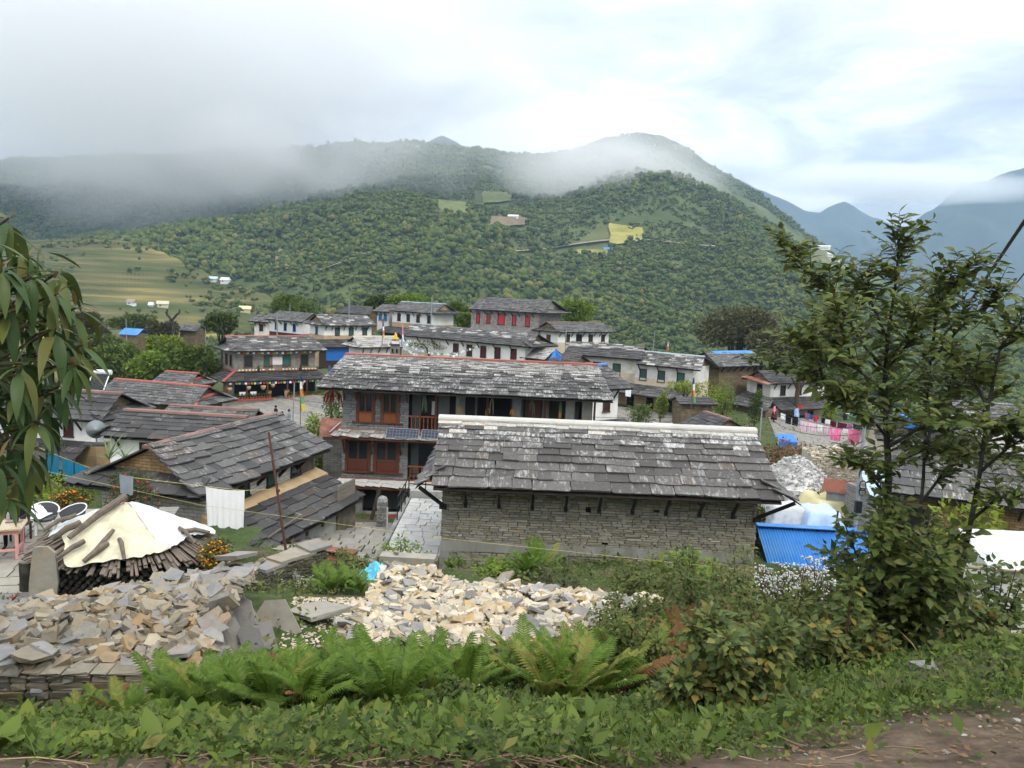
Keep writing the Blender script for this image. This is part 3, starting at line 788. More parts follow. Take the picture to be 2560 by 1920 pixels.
def forest_mesh(name, label, pts, size, rg, col):
 me = bpy.data.meshes.new(name)
 me.vertices.add(len(pts))
 me.vertices.foreach_set('co', pts.astype(np.float32).ravel())
 S = size[:, None] * rg.uniform(0.8, 1.2, (len(pts), 3))
 for an, ty, val in (('tree_scale', 'FLOAT_VECTOR', S), ('tree_turn', 'FLOAT_VECTOR', np.stack([rg.uniform(-.1, .1, len(pts)), rg.uniform(-.1, .1, len(pts)), rg.uniform(0, 6.28, len(pts))], 1))):
  at = me.attributes.new(an, ty, 'POINT')
  at.data.foreach_set('vector', val.astype(np.float32).ravel())
 o = obj(name, me)
 ng = bpy.data.node_groups.new(name, 'GeometryNodeTree')
 ng.interface.new_socket('Geometry', in_out='INPUT', socket_type='NodeSocketGeometry')
 ng.interface.new_socket('Geometry', in_out='OUTPUT', socket_type='NodeSocketGeometry')
 g = G(ng)
 gi, go = g.n('NodeGroupInput'), g.n('NodeGroupOutput')
 ci = g.n('GeometryNodeCollectionInfo', {'Collection': col, 'Separate Children': True, 'Reset Children': True})
 ip = g.n('GeometryNodeInstanceOnPoints', {'Points': gi.outputs[0], 'Instance': ci.outputs[0], 'Pick Instance': True})
 for an, sock in (('tree_scale', 'Scale'), ('tree_turn', 'Rotation')):
  na = g.n('GeometryNodeInputNamedAttribute', {'Name': an}, data_type='FLOAT_VECTOR')
  ng.links.new(na.outputs[0], ip.inputs[sock])
 ri = g.n('FunctionNodeRandomValue', data_type='INT')
 [i for i in ri.inputs if i.name == 'Max' and i.type == 'INT'][0].default_value = len(col.objects) - 1
 ng.links.new([i for i in ri.outputs if i.type == 'INT'][0], ip.inputs['Instance Index'])
 ng.links.new(ip.outputs[0], go.inputs[0])
 md = o.modifiers.new('scatter', 'NODES')
 md.node_group = ng
 tag(o, label, None, kind='stuff')
 return o

rg = np.random.default_rng(9)
FOREST = tree_variants('forest_crown', 7, rg, M_['forest'])
N = 190000
u = rg.uniform(0, len(px) - 2, N)
Tmax = 1.0
v = rg.uniform(0.02, 1.0, N) ** 0.85 * (nt - 1) / 1.25
pt = hill_lookup(u, v)
pxx = np.interp(u, np.arange(len(px)), px)
tt = v / (nt - 1) * 1.25
# leave clearings, thinner grassland on the sunny right-hand slope, fields and a road line
clear = fbm(pt[:, 0] / 160, pt[:, 1] / 200, 4, 51)
open_right = np.clip((pxx - 1350) / 500, 0, 1) * np.clip((tt - 0.35) * 2.5, 0, 1) * 0.34
keep = clear + rg.normal(0, .13, N) < 0.34 - open_right
road = np.abs(tt - (0.36 + 0.02 * np.sin(pxx / 120) + 0.03 * (pxx - 1300) / 900)) < 0.006
keep &= ~(road & (pxx > 800) & (pxx < 1800))
FIELDS = [(1520, 600, 45, 26), (1265, 560, 50, 17), (1130, 520, 40, 20), (1475, 630, 45, 14), (1230, 500, 45, 18), (2100, 650, 75, 30)]
CMT = CMN.T
def project(p):
 qq = p @ CMT.T
 return 1280 + FPX * qq[:, 0] / -qq[:, 2], 960 - FPX * qq[:, 1] / -qq[:, 2]
qx, qy = project(pt)
for fx, fy, fw, fh in FIELDS:
 keep &= ~((np.abs(qx - fx) < fw) & (np.abs(qy - fy) < fh))
keep &= (pxx > -260) & (pxx < 2750)
keep &= ~((pxx < 640) & (pt[:, 1] < np.interp(pxx, _px2, _y2) + 60))
pt, pxk, ttk = pt[keep], pxx[keep], tt[keep]
sz = (1.3 + 4.2 * rg.random(len(pt)) ** 3.0) * (1 + .35 * np.clip(fbm(pt[:, 0] / 120, pt[:, 1] / 120, 3, 71) * 2, -1, 1)) * (1 - 0.25 * np.clip((pxk - 1350) / 500, 0, 1)) * np.where(ttk > 0.93, 0.9, 1.0) * (0.72 + 0.28 * np.clip(ttk * 1.5, 0, 1))
forest_mesh('hill_forest', 'dense dark green forest covering the hillside across the valley', pt, sz, rg, FOREST)
print('forest trees', len(pt))
# bushes and trees among the terraces
N = 3200
i = rg.integers(2, len(px2) - 2, N); j = rg.integers(8, 345, N)
pt2 = np.stack([Xt[i, j], Yt[i, j], Zt2[i, j]], 1)
c2 = fbm(pt2[:, 0] / 70, pt2[:, 1] / 70, 3, 91)
k2 = (c2 > 0.22) | (rg.random(N) < 0.06) | ((j > 320) & (c2 > 0))
forest_mesh('terrace_trees', 'dark bushes and trees dotted among the terrace fields', pt2[k2], 0.8 + 1.9 * rg.random(k2.sum()) ** 1.6, rg, FOREST)

# fields cut into the hillside, following its surface
def hill_at(pxs, pys):
 out = []
 for a, b in zip(pxs, pys):
  u = np.interp(a, px, np.arange(len(px)))
  i = min(int(u), len(px) - 2); f = u - i
  col = np.stack([(A[i] * (1 - f) + A[i + 1] * f) for A in (Xg, Yg, Zg)], 1)[:153]
  _, yy = project(col)
  k = np.argmax(yy < b)
  k = max(1, k)
  w = np.clip((yy[k - 1] - b) / max(1e-6, yy[k - 1] - yy[k]), 0, 1)
  out.append(col[k - 1] * (1 - w) + col[k] * w)
 return np.array(out)
FIELDCOL = {'yellow': (0.30, 0.27, 0.06), 'brown': (0.17, 0.13, 0.075), 'green': (0.14, 0.16, 0.05), 'scar': (0.26, 0.19, 0.13), 'track': (0.26, 0.21, 0.14)}
for k, c in FIELDCOL.items():
 plain('field_' + k, c, 0.95, 0.15, 0.4, (c[0] * 0.5, c[1] * 0.62, c[2] * 0.5), 0.3)
for fx, fy, fw, fh, kind, lab in [(1560, 592, 42, 24, 'yellow', 'pale yellow rice field on the wooded slope'), (1265, 560, 44, 13, 'brown', 'brown ploughed field by a white hut on the slope'), (1130, 525, 40, 18, 'green', 'grassy light green clearing on the slope'),
                                  (1475, 640, 38, 9, 'yellow', 'small yellow field below the blue hut'), (1235, 497, 36, 14, 'green', 'grassy field high on the slope above the brown one'), (705, 655, 16, 28, 'scar', 'bare brown landslip scar in the forest'), (2110, 675, 60, 20, 'green', 'dry terraces below the houses on the spur')]:
 n1, n2 = 16, 12
 a, b = np.meshgrid(np.linspace(-1, 1, n1), np.linspace(-1, 1, n2), indexing='ij')
 ww = 1 + 0.25 * fbm(a * 1.5 + fx, b * 1.5 + fy, 2, 5)
 pts = hill_at((fx + a * fw * ww).ravel(), (fy + b * fh * (1 - 0.2 * a) * ww).ravel()).reshape(n1, n2, 3)
 st = np.floor(np.arange(n2) / 2) * 0 + (np.arange(n2) % 2) * 1.3
 tag(obj('hill_field', grid_mesh('hill_field', pts[..., 0], pts[..., 1], pts[..., 2] + 1.6 + st[None, :], M_['field_' + kind], False)), lab, None, kind='structure')
tp = np.linspace(800, 1790, 70)
rp = hill_at(tp, 630 + 12 * np.sin(tp / 90) - (tp - 800) * 0.02 + 45 * np.clip((1000 - tp) / 200, 0, 1))
V = np.concatenate([rp + [0, -3, 1.2], rp + [0, 3, 2.4]])
F = [(i, i + 1, i + 71, i + 70) for i in range(69)]
tag(obj('hill_track', np_mesh('hill_track', V, np.array(F), M_['field_track'])), 'thin pale dirt road cut across the hillside', None, kind='structure')
# ---------------------------------------------------------------- slate roofs, laid slate by slate
def slate_shapes(n, rg):
 out = []
 for k in range(n):
  c1, c2 = rg.choice((0, .015, .03, .05, .11)) * rg.uniform(.6, 1.2), rg.choice((0, .015, .03, .05, .11)) * rg.uniform(.6, 1.2)
  j = lambda s: rg.uniform(-s, s)
  poly = [(-0.5, c1 + 0.02), (-0.5 + c1 * 1.2, j(0.03)), (j(0.15), j(0.035)), (0.5 - c2 * 1.2, j(0.03)), (0.5, c2 + 0.02), (0.495 + j(0.02), 1.0), (-0.495 + j(0.02), 1.0)]
  V = [(x, y, 0.0) for x, y in poly] + [(x, y, 1.0) for x, y in poly]
  m = len(poly)
  F = [tuple(range(m))[::-1], tuple(range(m, 2 * m))] + [(i, (i + 1) % m, m + (i + 1) % m, m + i) for i in range(m)]
  out.append((V, F))
 return out
SHAPES = slate_shapes(10, random.Random(3))
_slate_mesh = {}

def slate_mesh(matname, k):
 if (matname, k) not in _slate_mesh:
  _slate_mesh[matname, k] = py_mesh('slate', *SHAPES[k], M_[matname])
 return _slate_mesh[matname, k]

def slate_quad(parent, EL, ER, TR, TL, rows, width, mats, thick=0.03, seed=1, grow=0.0, singles=300, jitter=1.0):
 """slates on the plane eave-left, eave-right, top-right, top-left (parent's coordinates). mats(f) -> material name"""
 rg = random.Random(seed)
 EL, ER, TR, TL = map(Vector, (EL, ER, TR, TL))
 e = [math.exp(-grow * i / max(1, rows - 1)) for i in range(rows)]
 tot = sum(e)
 f = 0.0
 todo = []
 for i in range(rows):
  de = e[i] / tot
  L, R = EL.lerp(TL, f), ER.lerp(TR, f)
  L2, R2 = EL.lerp(TL, min(1, f + de)), ER.lerp(TR, min(1, f + de))
  U = (R - L)
  ln = U.length
  if ln < 0.05:
   break
  U.normalize()
  S0 = ((L2 + R2) - (L + R)) / 2
  N = U.cross(S0).normalized()
  S = N.cross(U).normalized()
  expo = S0.dot(S)
  wrow = width * (0.55 + 0.45 * e[i])
  x = -rg.uniform(0, 0.12) * wrow
  while x < ln - 0.02:
   w = wrow * rg.choice((0.62, 0.8, 0.95, 1.0, 1.1, 1.3, 1.5)) * rg.uniform(0.92, 1.08)
   if ln - (x + w) < wrow * 0.35:
    w = ln - x + rg.uniform(0, 0.1) * wrow
   ct = x + w / 2
   fr = min(1.0, max(0.0, ct / ln))
   pos = L.lerp(R, fr) + N * (0.008 + rg.uniform(0, 0.008) * jitter) - S * rg.uniform(-0.02, 0.05) * jitter * expo
   up = (L2.lerp(R2, fr) - L.lerp(R, fr)).normalized()
   ln_s = expo * (1.38 if i < rows - 1 else 1.02)
   th = thick * rg.uniform(0.8, 1.4)
   # lower edge rides on the row below
   lift = th * 1.15
   Sd = (up * ln_s - N * lift).normalized()
   Ux = (U + S * rg.uniform(-0.03, 0.03) * jitter).normalized()
   Nx = Ux.cross(Sd).normalized()
   M = frame(Ux * (w * 0.985), Sd * ln_s, Nx * th, pos + N * lift)
   todo.append((w * ln_s, M, mats(min(0.999, f + de / 2)) if callable(mats) else mats, rg.randrange(len(SHAPES))))
   x += w
  f += de
 todo.sort(key=lambda q: -q[0])
 for a, M, mn, k in todo[:singles]:
  o = bpy.data.objects.new('slate', slate_mesh(mn, k))
  COL.objects.link(o)
  o.parent = parent
  o.matrix_local = M
 rest = {}
 for a, M, mn, k in todo[singles:]:
  mb = rest.setdefault(mn, MB())
  V, F = SHAPES[k]
  mb.add([M @ Vector(v) for v in V], F)
 for mn, mb in rest.items():
  o = mb.build('small_slates', M_[mn], parent)
  o['kind'] = 'stuff'
 return len(todo)

def window(parent, x, z, w, h, y=0.0, frame_m='wood_dark', fill='glass', side=None, shutters=False, sill=True, fw=0.07):
 """window on the plane y (front, facing -y) or, with side, on x=side plane. x, z: centre of the bottom edge"""
 fr = MB()
 d = 0.06
 fr.box(x - w / 2 - fw, x - w / 2, y - d, y + .03, z, z + h)
 fr.box(x + w / 2, x + w / 2 + fw, y - d, y + .03, z, z + h)
 fr.box(x - w / 2 - fw, x + w / 2 + fw, y - d - .002, y + .03, z + h, z + h + fw)
 fr.box(x - w / 2 - fw * 1.6, x + w / 2 + fw * 1.6, y - d - .03, y + .03, z - fw, z)
 M = None
 if side is not None:
  M = Matrix.Translation((side[0], side[1], 0)) @ Matrix.Rotation(side[2], 4, 'Z')
 o = fr.build('window', M_[frame_m], parent, M)
 pn = MB()
 if shutters:
  pn.box(x - w / 2, x - 0.006, y - .035, y + .02, z, z + h)
  pn.box(x + 0.006, x + w / 2, y - .035, y + .02, z, z + h)
 else:
  pn.box(x - w / 2, x + w / 2, y - .012, y + .02, z, z + h)
 pn.build('shutter' if shutters else 'pane', M_[fill], o)
 return o

def wall_box(parent, name, x0, x1, y0, y1, z0, z1, mat):
 return MB().box(x0, x1, y0, y1, z0, z1).build(name, M_[mat], parent)

def gable(parent, x, y0, y1, zb, zt, mat, thick=0.3, name='gable'):
 yc = (y0 + y1) / 2
 return MB().prism([(x, y0, zb), (x, y1, zb), (x, yc, zt)], (thick, 0, 0)).build(name, M_[mat], parent)

def brackets(parent, xs, y_wall, y_eave, z_eave, drop=0.75, mat='wood_dark', w=0.07):
 for x in xs:
  MB().bar((x, y_wall + .02, z_eave - drop), (x, y_eave + 0.12, z_eave - 0.02), w, w * 1.3).build('bracket', M_[mat], parent)

def house(name, label, RL, yaw, Lr, h, r, eL, eR, base, rows=8, sw=0.75, slate='slate_grey', wall='whitewash', band=None, band_h=0.7, ov=0.6, end_ov=0.5,
          win=(), ridge=None, gl='masonry_brown', pent=('L',), nb=0, group='slate-roofed village houses', seed=1, grow=0.35, side_win=(), hb=None, singles=300, cat='house', bdrop=0.6, ridge_w=0.22, wall_ext=1.2):
 """a house placed by its left ridge end RL; local x runs along the ridge, local -y towards the front"""
 t = thing(name, label, cat, (RL[0], RL[1], base), yaw, group)
 zr = RL[2] - base
 ze = zr - r
 hb = hb or h
 sl = slate if callable(slate) else (lambda f: slate)
 slate_quad(t, (-eL, -h, ze), (Lr + eR, -h, ze), (Lr, 0, zr), (0, 0, zr), rows, sw, sl, seed=seed, grow=grow, singles=singles)
 # boarding under the slates, both planes
 rb = r * hb / h
 th = 0.05
 d = MB()
 d.prism([(-eL + .04, -h + .05, ze - .03), (Lr + eR - .04, -h + .05, ze - .03), (Lr - .02, 0, zr - .03), (.02, 0, zr - .03)], (0, 0, -th))
 d.build('roof_boards', M_['wood_dark'], t)
 d = MB()
 d.prism([(-eL, hb, zr - rb), (0, .02, zr), (Lr, .02, zr), (Lr + eR, hb, zr - rb)], (0, 0, -th))
 d.build('rear_roof', M_['slate_dark'], t)
 x0, x1 = end_ov * 0.6, Lr - end_ov * 0.6
 yf, yb = -(h - ov), hb - ov
 slope = r / h
 zw = ze + ov * slope - 0.07
 mid = None
 if band:
  wall_box(t, 'wall', x0, x1, yf, yb, band_h, zw, wall)
  wall_box(t, 'plinth', x0 - .03, x1 + .03, yf - .03, yb + .03, -wall_ext, band_h, band)
 else:
  wall_box(t, 'wall', x0, x1, yf, yb, -wall_ext, zw, wall)
 for xg, s in ((x0, 'L'), (x1 - 0.3, 'R')):
  gable(t, xg, yf, yb, zw + .002, zw + (h - ov) * slope - 0.04, gl)
  if s in pent:                                      # small slate skirt across the gable
   xo = -max(0.25, eL) - 0.15 if s == 'L' else Lr + max(0.25, eR) + 0.15
   xi = x0 if s == 'L' else x1
   a = [(xo, hb, ze), (xo, -h, ze), (xi, -h + .45, ze + .45), (xi, hb - .45, ze + .45)]
   if s == 'R':
    a = [a[1], a[0], a[3], a[2]]
   slate_quad(t, *a, 2, sw, sl, seed=seed + 7, singles=60)
   MB().prism([Vector(q) - Vector((0, 0, .03)) for q in a], (0, 0, -.04)).build('skirt_boards', M_['wood_dark'], t)
 if ridge:
  MB().prism([(-.05, -ridge_w, zr - .06), (-.05, -ridge_w * .8, zr + .07), (-.05, ridge_w * .8, zr + .07), (-.05, ridge_w, zr - .06)], (Lr + .1, 0, 0)).build('ridge_cap', M_[ridge], t)
 for wd in win:
  fx, zo, w, hh = wd[:4]
  window(t, x0 + fx * (x1 - x0), ze - zo, w, hh, yf, *(wd[4:] if len(wd) > 4 else ()))
 for wd in side_win:                                    # on the left end wall
  fy, zo, w, hh = wd[:4]
  o = window(t, 0, ze - zo, w, hh, 0, *(wd[4:] if len(wd) > 4 else ()), side=(x0, yf + fy * (yb - yf), -math.pi / 2))
 if nb:
  xs = [x0 + (i + 0.25) / nb * (x1 - x0) for i in range(nb)]
  brackets(t, xs, yf, -h, ze, bdrop)
 t['_'] = 0
 del t['_']
 return t, dict(x0=x0, x1=x1, yf=yf, yb=yb, ze=ze, zr=zr, zw=zw, Lr=Lr, h=h)

def lean_to(t, x0, x1, y_wall, z_top, depth, drop, rows, sw, slate, seed=5, top_mat=None, eL=0.3, eR=0.3, slant=0.0, singles=200):
 """a porch roof in front of the wall, with posts"""
 a = [(x0 - eL, y_wall - depth, z_top - drop), (x1 + eR, y_wall - depth, z_top - drop), (x1, y_wall, z_top), (x0, y_wall, z_top)]
 slate_quad(t, *a, rows, sw, slate, seed=seed, grow=0.3, singles=singles)
 MB().prism([Vector(q) - Vector((0, 0, .03)) for q in a], (0, 0, -.05)).build('porch_boards', M_['wood_dark'], t)
 if top_mat:
  MB().box(x0 - eL * .5, x1 + eR * .5, y_wall - .35, y_wall - .003, z_top - .03, z_top + .10).build('porch_flashing', M_[top_mat], t)

V3 = lambda *a: np.array(a, float)

# ================================================================ house A: long stone house right in front
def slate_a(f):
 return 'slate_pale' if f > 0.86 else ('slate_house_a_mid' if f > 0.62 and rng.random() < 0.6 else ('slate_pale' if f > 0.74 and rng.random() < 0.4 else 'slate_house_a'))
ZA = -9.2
RLA = V3(-2.53, 27.5, -4.65)
tA = thing('stone_house', 'long grey stone house with pale ridge cap and black eave brackets', 'house', (RLA[0], RLA[1], ZA), math.radians(-0.4), 'slate-roofed village houses')
hA, rA, LA = 3.44, 1.67, 11.33
zr = RLA[2] - ZA; ze = zr - rA
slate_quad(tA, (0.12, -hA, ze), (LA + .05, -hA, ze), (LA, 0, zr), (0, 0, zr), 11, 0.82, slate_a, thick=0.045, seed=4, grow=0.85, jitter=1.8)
MB().prism([(.16, -hA + .04, ze - .04), (LA, -hA + .04, ze - .04), (LA, 0, zr - .04), (.03, 0, zr - .04)], (0, 0, -.06)).build('roof_boards', M_['wood_dark'], tA)
MB().prism([(0, hA, ze), (0, .02, zr), (LA, .02, zr), (LA, hA, ze)], (0, 0, -.05)).build('rear_roof', M_['slate_dark'], tA)
cap = MB()
prof = [(-.24, -.10), (-.24, .05), (-.19, .11), (-.10, .14), (.10, .14), (.19, .11), (.24, .05), (.24, -.10)]
cap.prism([(-.06, y, zr + z) for y, z in prof], (LA + .12, 0, 0))
cap.build('ridge_cap', M_['cap_white'], tA)
MB().prism([(-.055, -.255, zr - .14), (-.055, -.255, zr + .0), (-.055, -.238, zr + .0), (-.055, -.238, zr - .14)], (LA + .11, 0, 0)).build('cap_render', M_['concrete'], tA)
# skirts across both gable ends
ov = 0.95
x0, x1, yf, yb = 0.42, LA - 0.50, -(hA - ov), hA - ov
a = [(-.42, hA, ze - .02), (-.42, -hA + .1, ze - .02), (x0, -hA + .75, ze + .55), (x0, hA - .75, ze + .55)]
slate_quad(tA, *a, 3, 0.6, 'slate_grey', seed=9)
MB().prism([Vector(q) - Vector((0, 0, .04)) for q in a], (0, 0, -.04)).build('skirt_boards', M_['wood_dark'], tA)
a = [(LA + .62, -hA + .02, ze - .02), (LA + .62, hA, ze - .02), (x1, hA - .75, ze + .55), (x1, -hA + .75, ze + .55)]
slate_quad(tA, *a, 2, 0.7, 'slate_house_a', seed=10)
MB().prism([Vector(q) - Vector((0, 0, .04)) for q in a], (0, 0, -.04)).build('skirt_boards', M_['wood_dark'], tA)
zwA = ze + ov * rA / hA - .12
MB().box(x0 + .02, x1 - .02, yf + .02, yb, -1.5, zwA).build('wall_core', M_['painted_shade'], tA)
gable(tA, x0 + .05, yf, yb, zwA + .002, zr - .1, 'masonry_grey'); gable(tA, x1 - .35, yf, yb, zwA + .002, zr - .1, 'masonry_grey')
# coursed stones of the front wall
SV = []
for k in range(8):
 rgk = random.Random(50 + k)
 j = lambda s: rgk.uniform(-s, s)
 fr_ = [(-.5 + j(.02), 0, j(.05)), (-.44, 0, -.5 + j(.03)), (.44 + j(.02), 0, -.5 + j(.03)), (.5 + j(.02), 0, -.38), (.5, 0, .36 + j(.05)), (.43, 0, .5 + j(.03)), (-.4, 0, .5 + j(.03)), (-.5 + j(.02), 0, .34)]
 fr_[0] = (-.5 + j(.02), 0, -.36)
 m_ = len(fr_)
 V = [(x * .97, -.5 + j(.12), z * .94) for x, y, z in fr_] + [(x, .5, z) for x, y, z in fr_]
 SV.append((V, [tuple(range(m_)), tuple(range(m_, 2 * m_))[::-1]] + [(i, m_ + i, m_ + (i + 1) % m_, (i + 1) % m_) for i in range(m_)]))
_stone_me = {}
def stone_me(mat, k):
 if (mat, k) not in _stone_me:
  _stone_me[mat, k] = py_mesh('stone', *SV[k], M_[mat])
 return _stone_me[mat, k]
def stone_courses(parent, M0, length, z0, z1, course, width, mat, seed, singles, holes=(), depth=0.10, rest_name='small_stones'):
 """coursed masonry in the local x-z plane of M0, facing -y. holes: (x0,x1,z0,z1) left open"""
 rg = random.Random(seed)
 z = z0
 todo = []
 while z < z1 - 0.02:
  hgt = course * rg.uniform(0.72, 1.28)
  hgt = min(hgt, z1 - z)
  x = 0.0
  while x < length - 0.01:
   w = width * rg.choice((.5, .7, .85, 1, 1.15, 1.4)) * rg.uniform(.9, 1.1)
   if length - x - w < width * .3:
    w = length - x
   cx, cz = x + w / 2, z + hgt / 2
   inside = [hh for hh in holes if hh[0] < cx < hh[1] and hh[2] < cz < hh[3]]
   segs = [(x, x + w)]
   for hh in holes:
    if hh[2] < cz < hh[3]:
     ns = []
     for s0, s1 in segs:
      if hh[1] <= s0 or hh[0] >= s1:
       ns.append((s0, s1))
      else:
       if hh[0] - s0 > .04: ns.append((s0, hh[0]))
       if s1 - hh[1] > .04: ns.append((hh[1], s1))
     segs = ns
   for s0, s1 in segs:
    M = M0 @ Matrix.Translation(((s0 + s1) / 2, rg.uniform(-.018, .012), cz)) @ Matrix.Diagonal((s1 - s0 - .012, depth, hgt - .012, 1))
    todo.append(((s1 - s0) * hgt, M, rg.randrange(8)))
   x += w
  z += hgt
 todo.sort(key=lambda q: -q[0])
 for a_, M, k in todo[:singles]:
  o = bpy.data.objects.new('stone', stone_me(mat, k))
  COL.objects.link(o); o.parent = parent; o.matrix_local = M
 if len(todo) > singles:
  mb = MB()
  for a_, M, k in todo[singles:]:
   mb.add([M @ Vector(v) for v in SV[k][0]], SV[k][1])
  o = mb.build(rest_name, M_[mat], parent)
  o['kind'] = 'stuff'
zb1, zb2 = 0.52, 0.86                                       # concrete band near the foot of the wall
Mw = Matrix.Translation((x0, yf - .03, 0))
LW = x1 - x0
ventA = [(5.35, 5.52, .93, 1.0), (7.0, 7.2, 2.1, 2.2), (4.75, 4.92, 2.06, 2.16)]
stone_courses(tA, Mw, LW, zb2, zwA, 0.086, 0.36, 'stone_wall_a', 14, 300, ventA)
stone_courses(tA, Mw, LW, -.5, zb1, 0.098, 0.36, 'stone_wall_a', 15, 0, rest_name='footing_stones')
MB().box(x0 - .05, x1 - .02, yf - .10, yf + .05, zb1, zb2).build('concrete_band', M_['concrete_band'], tA)
MB().box(x0 - .06, x0 + .35, yf - .105, yf + .05, -.6, zb1 - .003).build('concrete_corner', M_['concrete_band'], tA)
Ms = Matrix.Translation((x0, yb, 0)) @ Matrix.Rotation(-math.pi / 2, 4, 'Z')
stone_courses(tA, Ms, yb - yf, -.5, zwA, 0.11, 0.42, 'stone_wall_a', 16, 0, rest_name='end_wall_stones')
Ms = Matrix.Translation((x1, yf, 0)) @ Matrix.Rotation(math.pi / 2, 4, 'Z')
stone_courses(tA, Ms, yb - yf, -.5, zwA, 0.11, 0.42, 'stone_wall_a', 17, 0, rest_name='end_wall_stones')
for i in range(9):
 x = x0 + .75 + i * (x1 - x0 - 1.1) / 8.4
 br = MB()
 br.bar((x, yf - .08, ze - .72), (x, -hA + .16, ze - .05), .075, .10)
 br.box(x - .06, x + .06, yf - .16, yf - .03, ze - .84, ze - .70)
 br.build('bracket', M_['wood_black'], tA)
for xa, sg in ((x0, -1), (x1, 1)):
 br = MB()
 br.bar((xa + sg * .04, yf - .05, ze - .80), (xa + sg * (.72 if sg < 0 else 1.0), -hA + .25, ze - .08), .10, .12)
 br.box(xa - .12, xa + .12, yf - .18, yf - .02, ze - .92, ze - .78)
 br.build('corner_bracket', M_['wood_black'], tA)

# ================================================================ house B: two-storey lodge with balcony
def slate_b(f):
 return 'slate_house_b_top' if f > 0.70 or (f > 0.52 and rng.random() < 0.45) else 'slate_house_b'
ZB = -11.5
RLB = V3(-8.66, 40.0, -3.58)
tB = thing('balcony_lodge', 'two-storey grey stone lodge with carved red windows and balcony', 'house', (RLB[0], RLB[1], ZB), math.radians(-1.8), 'slate-roofed village houses')
LB, hB, rB = 13.0, 3.01, 1.44
zr = RLB[2] - ZB; ze = zr - rB
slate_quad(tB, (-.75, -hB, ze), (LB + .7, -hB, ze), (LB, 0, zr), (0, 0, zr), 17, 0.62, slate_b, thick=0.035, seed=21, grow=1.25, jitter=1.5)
MB().prism([(-.7, -hB + .04, ze - .03), (LB + .65, -hB + .04, ze - .03), (LB, 0, zr - .03), (0.02, 0, zr - .03)], (0, 0, -.06)).build('roof_boards', M_['wood_dark'], tB)
MB().prism([(-.5, hB, ze), (0, .02, zr), (LB, .02, zr), (LB + .6, hB, ze)], (0, 0, -.05)).build('rear_roof', M_['slate_dark'], tB)
MB().prism([(-.08, -.20, zr - .05), (-.08, -.20, zr + .08), (-.08, .20, zr + .08), (-.08, .20, zr - .05)], (LB + .14, 0, 0)).build('ridge_cap', M_['ridge_red'], tB)
xB0, xB1 = 0.35, LB - .25
yf, yb = -(hB - 1.0), hB - .9
zf2 = ze - 2.10                                            # upper floor level
zf1 = zf2 - 2.55
zwB = ze + .3
xs = 3.30                                                   # stone bay on the left, balcony beyond
for z0, z1 in ((zf2, zwB), (zf1, zf2 - .35)):
 MB().box(xB0 + .03, xB0 + xs, yf + .03, yb, z0, z1).build('bay_core', M_['painted_shade'], tB)
MB().box(xB0, xB1, yf + 1.35, yb, -1.5, zwB).build('rear_wall', M_['masonry_grey'], tB)
MB().box(xB0, xB1, yf + .02, yb, -1.5, 0.15).build('foundation', M_['masonry_grey'], tB)
# upper bay
WU = [(0.86, 1.72), (2.02, 2.88)]
def holes(ws, z0, z1): return [(a - .13, b + .13, z0, z1) for a, b in ws]
stone_courses(tB, Matrix.Translation((xB0, yf, 0)), xs, zf2, ze + .1, .10, .36, 'stone_wall_b', 31, 300, holes([(.80, 1.48), (2.02, 2.70)], zf2 + .42, ze - .02) + [(.30, .37, ze - .66, ze - .59)], depth=.12)
stone_courses(tB, Matrix.Translation((xB0, yf, 0)), xs, zf1 + .1, zf2 - .36, .10, .36, 'stone_wall_b', 32, 0, holes([(.28, 1.30), (1.72, 2.74)], zf1 + .42, zf2 - .35), depth=.12, rest_name='lower_bay_stones')
stone_courses(tB, Matrix.Translation((xB0, yb, 0)) @ Matrix.Rotation(-math.pi / 2, 4, 'Z'), yb - yf, -.5, ze + .1, .11, .40, 'stone_wall_b', 33, 0, depth=.1, rest_name='end_wall_stones')
gable(tB, xB0 + .02, yf, yb, ze + .102, zr - .15, 'masonry_grey'); gable(tB, xB1 - .3, yf, yb, ze + .102, zr - .15, 'masonry_grey')
def carved_window(t, xa, xb, z0, z1, y, leaves=2, panel=.62, glass='glass', wood='wood_red', low='wood_orange', sill=.2):
 fr = MB()
 fw = .13
 fr.box(xa, xa + fw, y - .10, y + .06, z0, z1); fr.box(xb - fw, xb, y - .10, y + .06, z0, z1)
 fr.box(xa - .06, xb + .06, y - .12, y + .06, z1, z1 + .10); fr.box(xa - sill, xb + sill, y - .14, y + .06, z0 - .07, z0)
 fr.box(xa + fw, xb - fw, y - .085, y + .05, z0 + panel - .03, z0 + panel + .05)
 w = (xb - xa - 2 * fw) / leaves
 for i in range(leaves + 1):
  xx = xa + fw + i * w
  fr.box(xx - .045, xx + .045, y - .09, y + .05, z0 + panel + .05, z1)
 fr.box(xa + fw, xb - fw, y - .088, y + .05, z1 - .12, z1)
 o = fr.build('window', M_[wood], t)
 for i in range(leaves):
  xx = xa + fw + i * w
  MB().box(xx + .045, xx + w - .045, y - .02, y + .03, z0 + panel + .05, z1 - .12).build('pane', M_[glass], o)
 n = max(1, leaves // 2)
 w2 = (xb - xa - 2 * fw) / n
 for i in range(n):
  xx = xa + fw + i * w2
  pb = MB().box(xx + .02, xx + w2 - .02, y - .07, y + .03, z0, z0 + panel - .03)
  pb.box(xx + .10, xx + w2 - .10, y - .095, y - .06, z0 + .10, z0 + panel - .12)
  pb.build('panel', M_[low], o)
 return o
for a, b in ((.80, 1.48), (2.02, 2.70)):
 carved_window(tB, xB0 + a - .13, xB0 + b + .13, zf2 + .42, ze - .14, yf - .02, 2, .46)
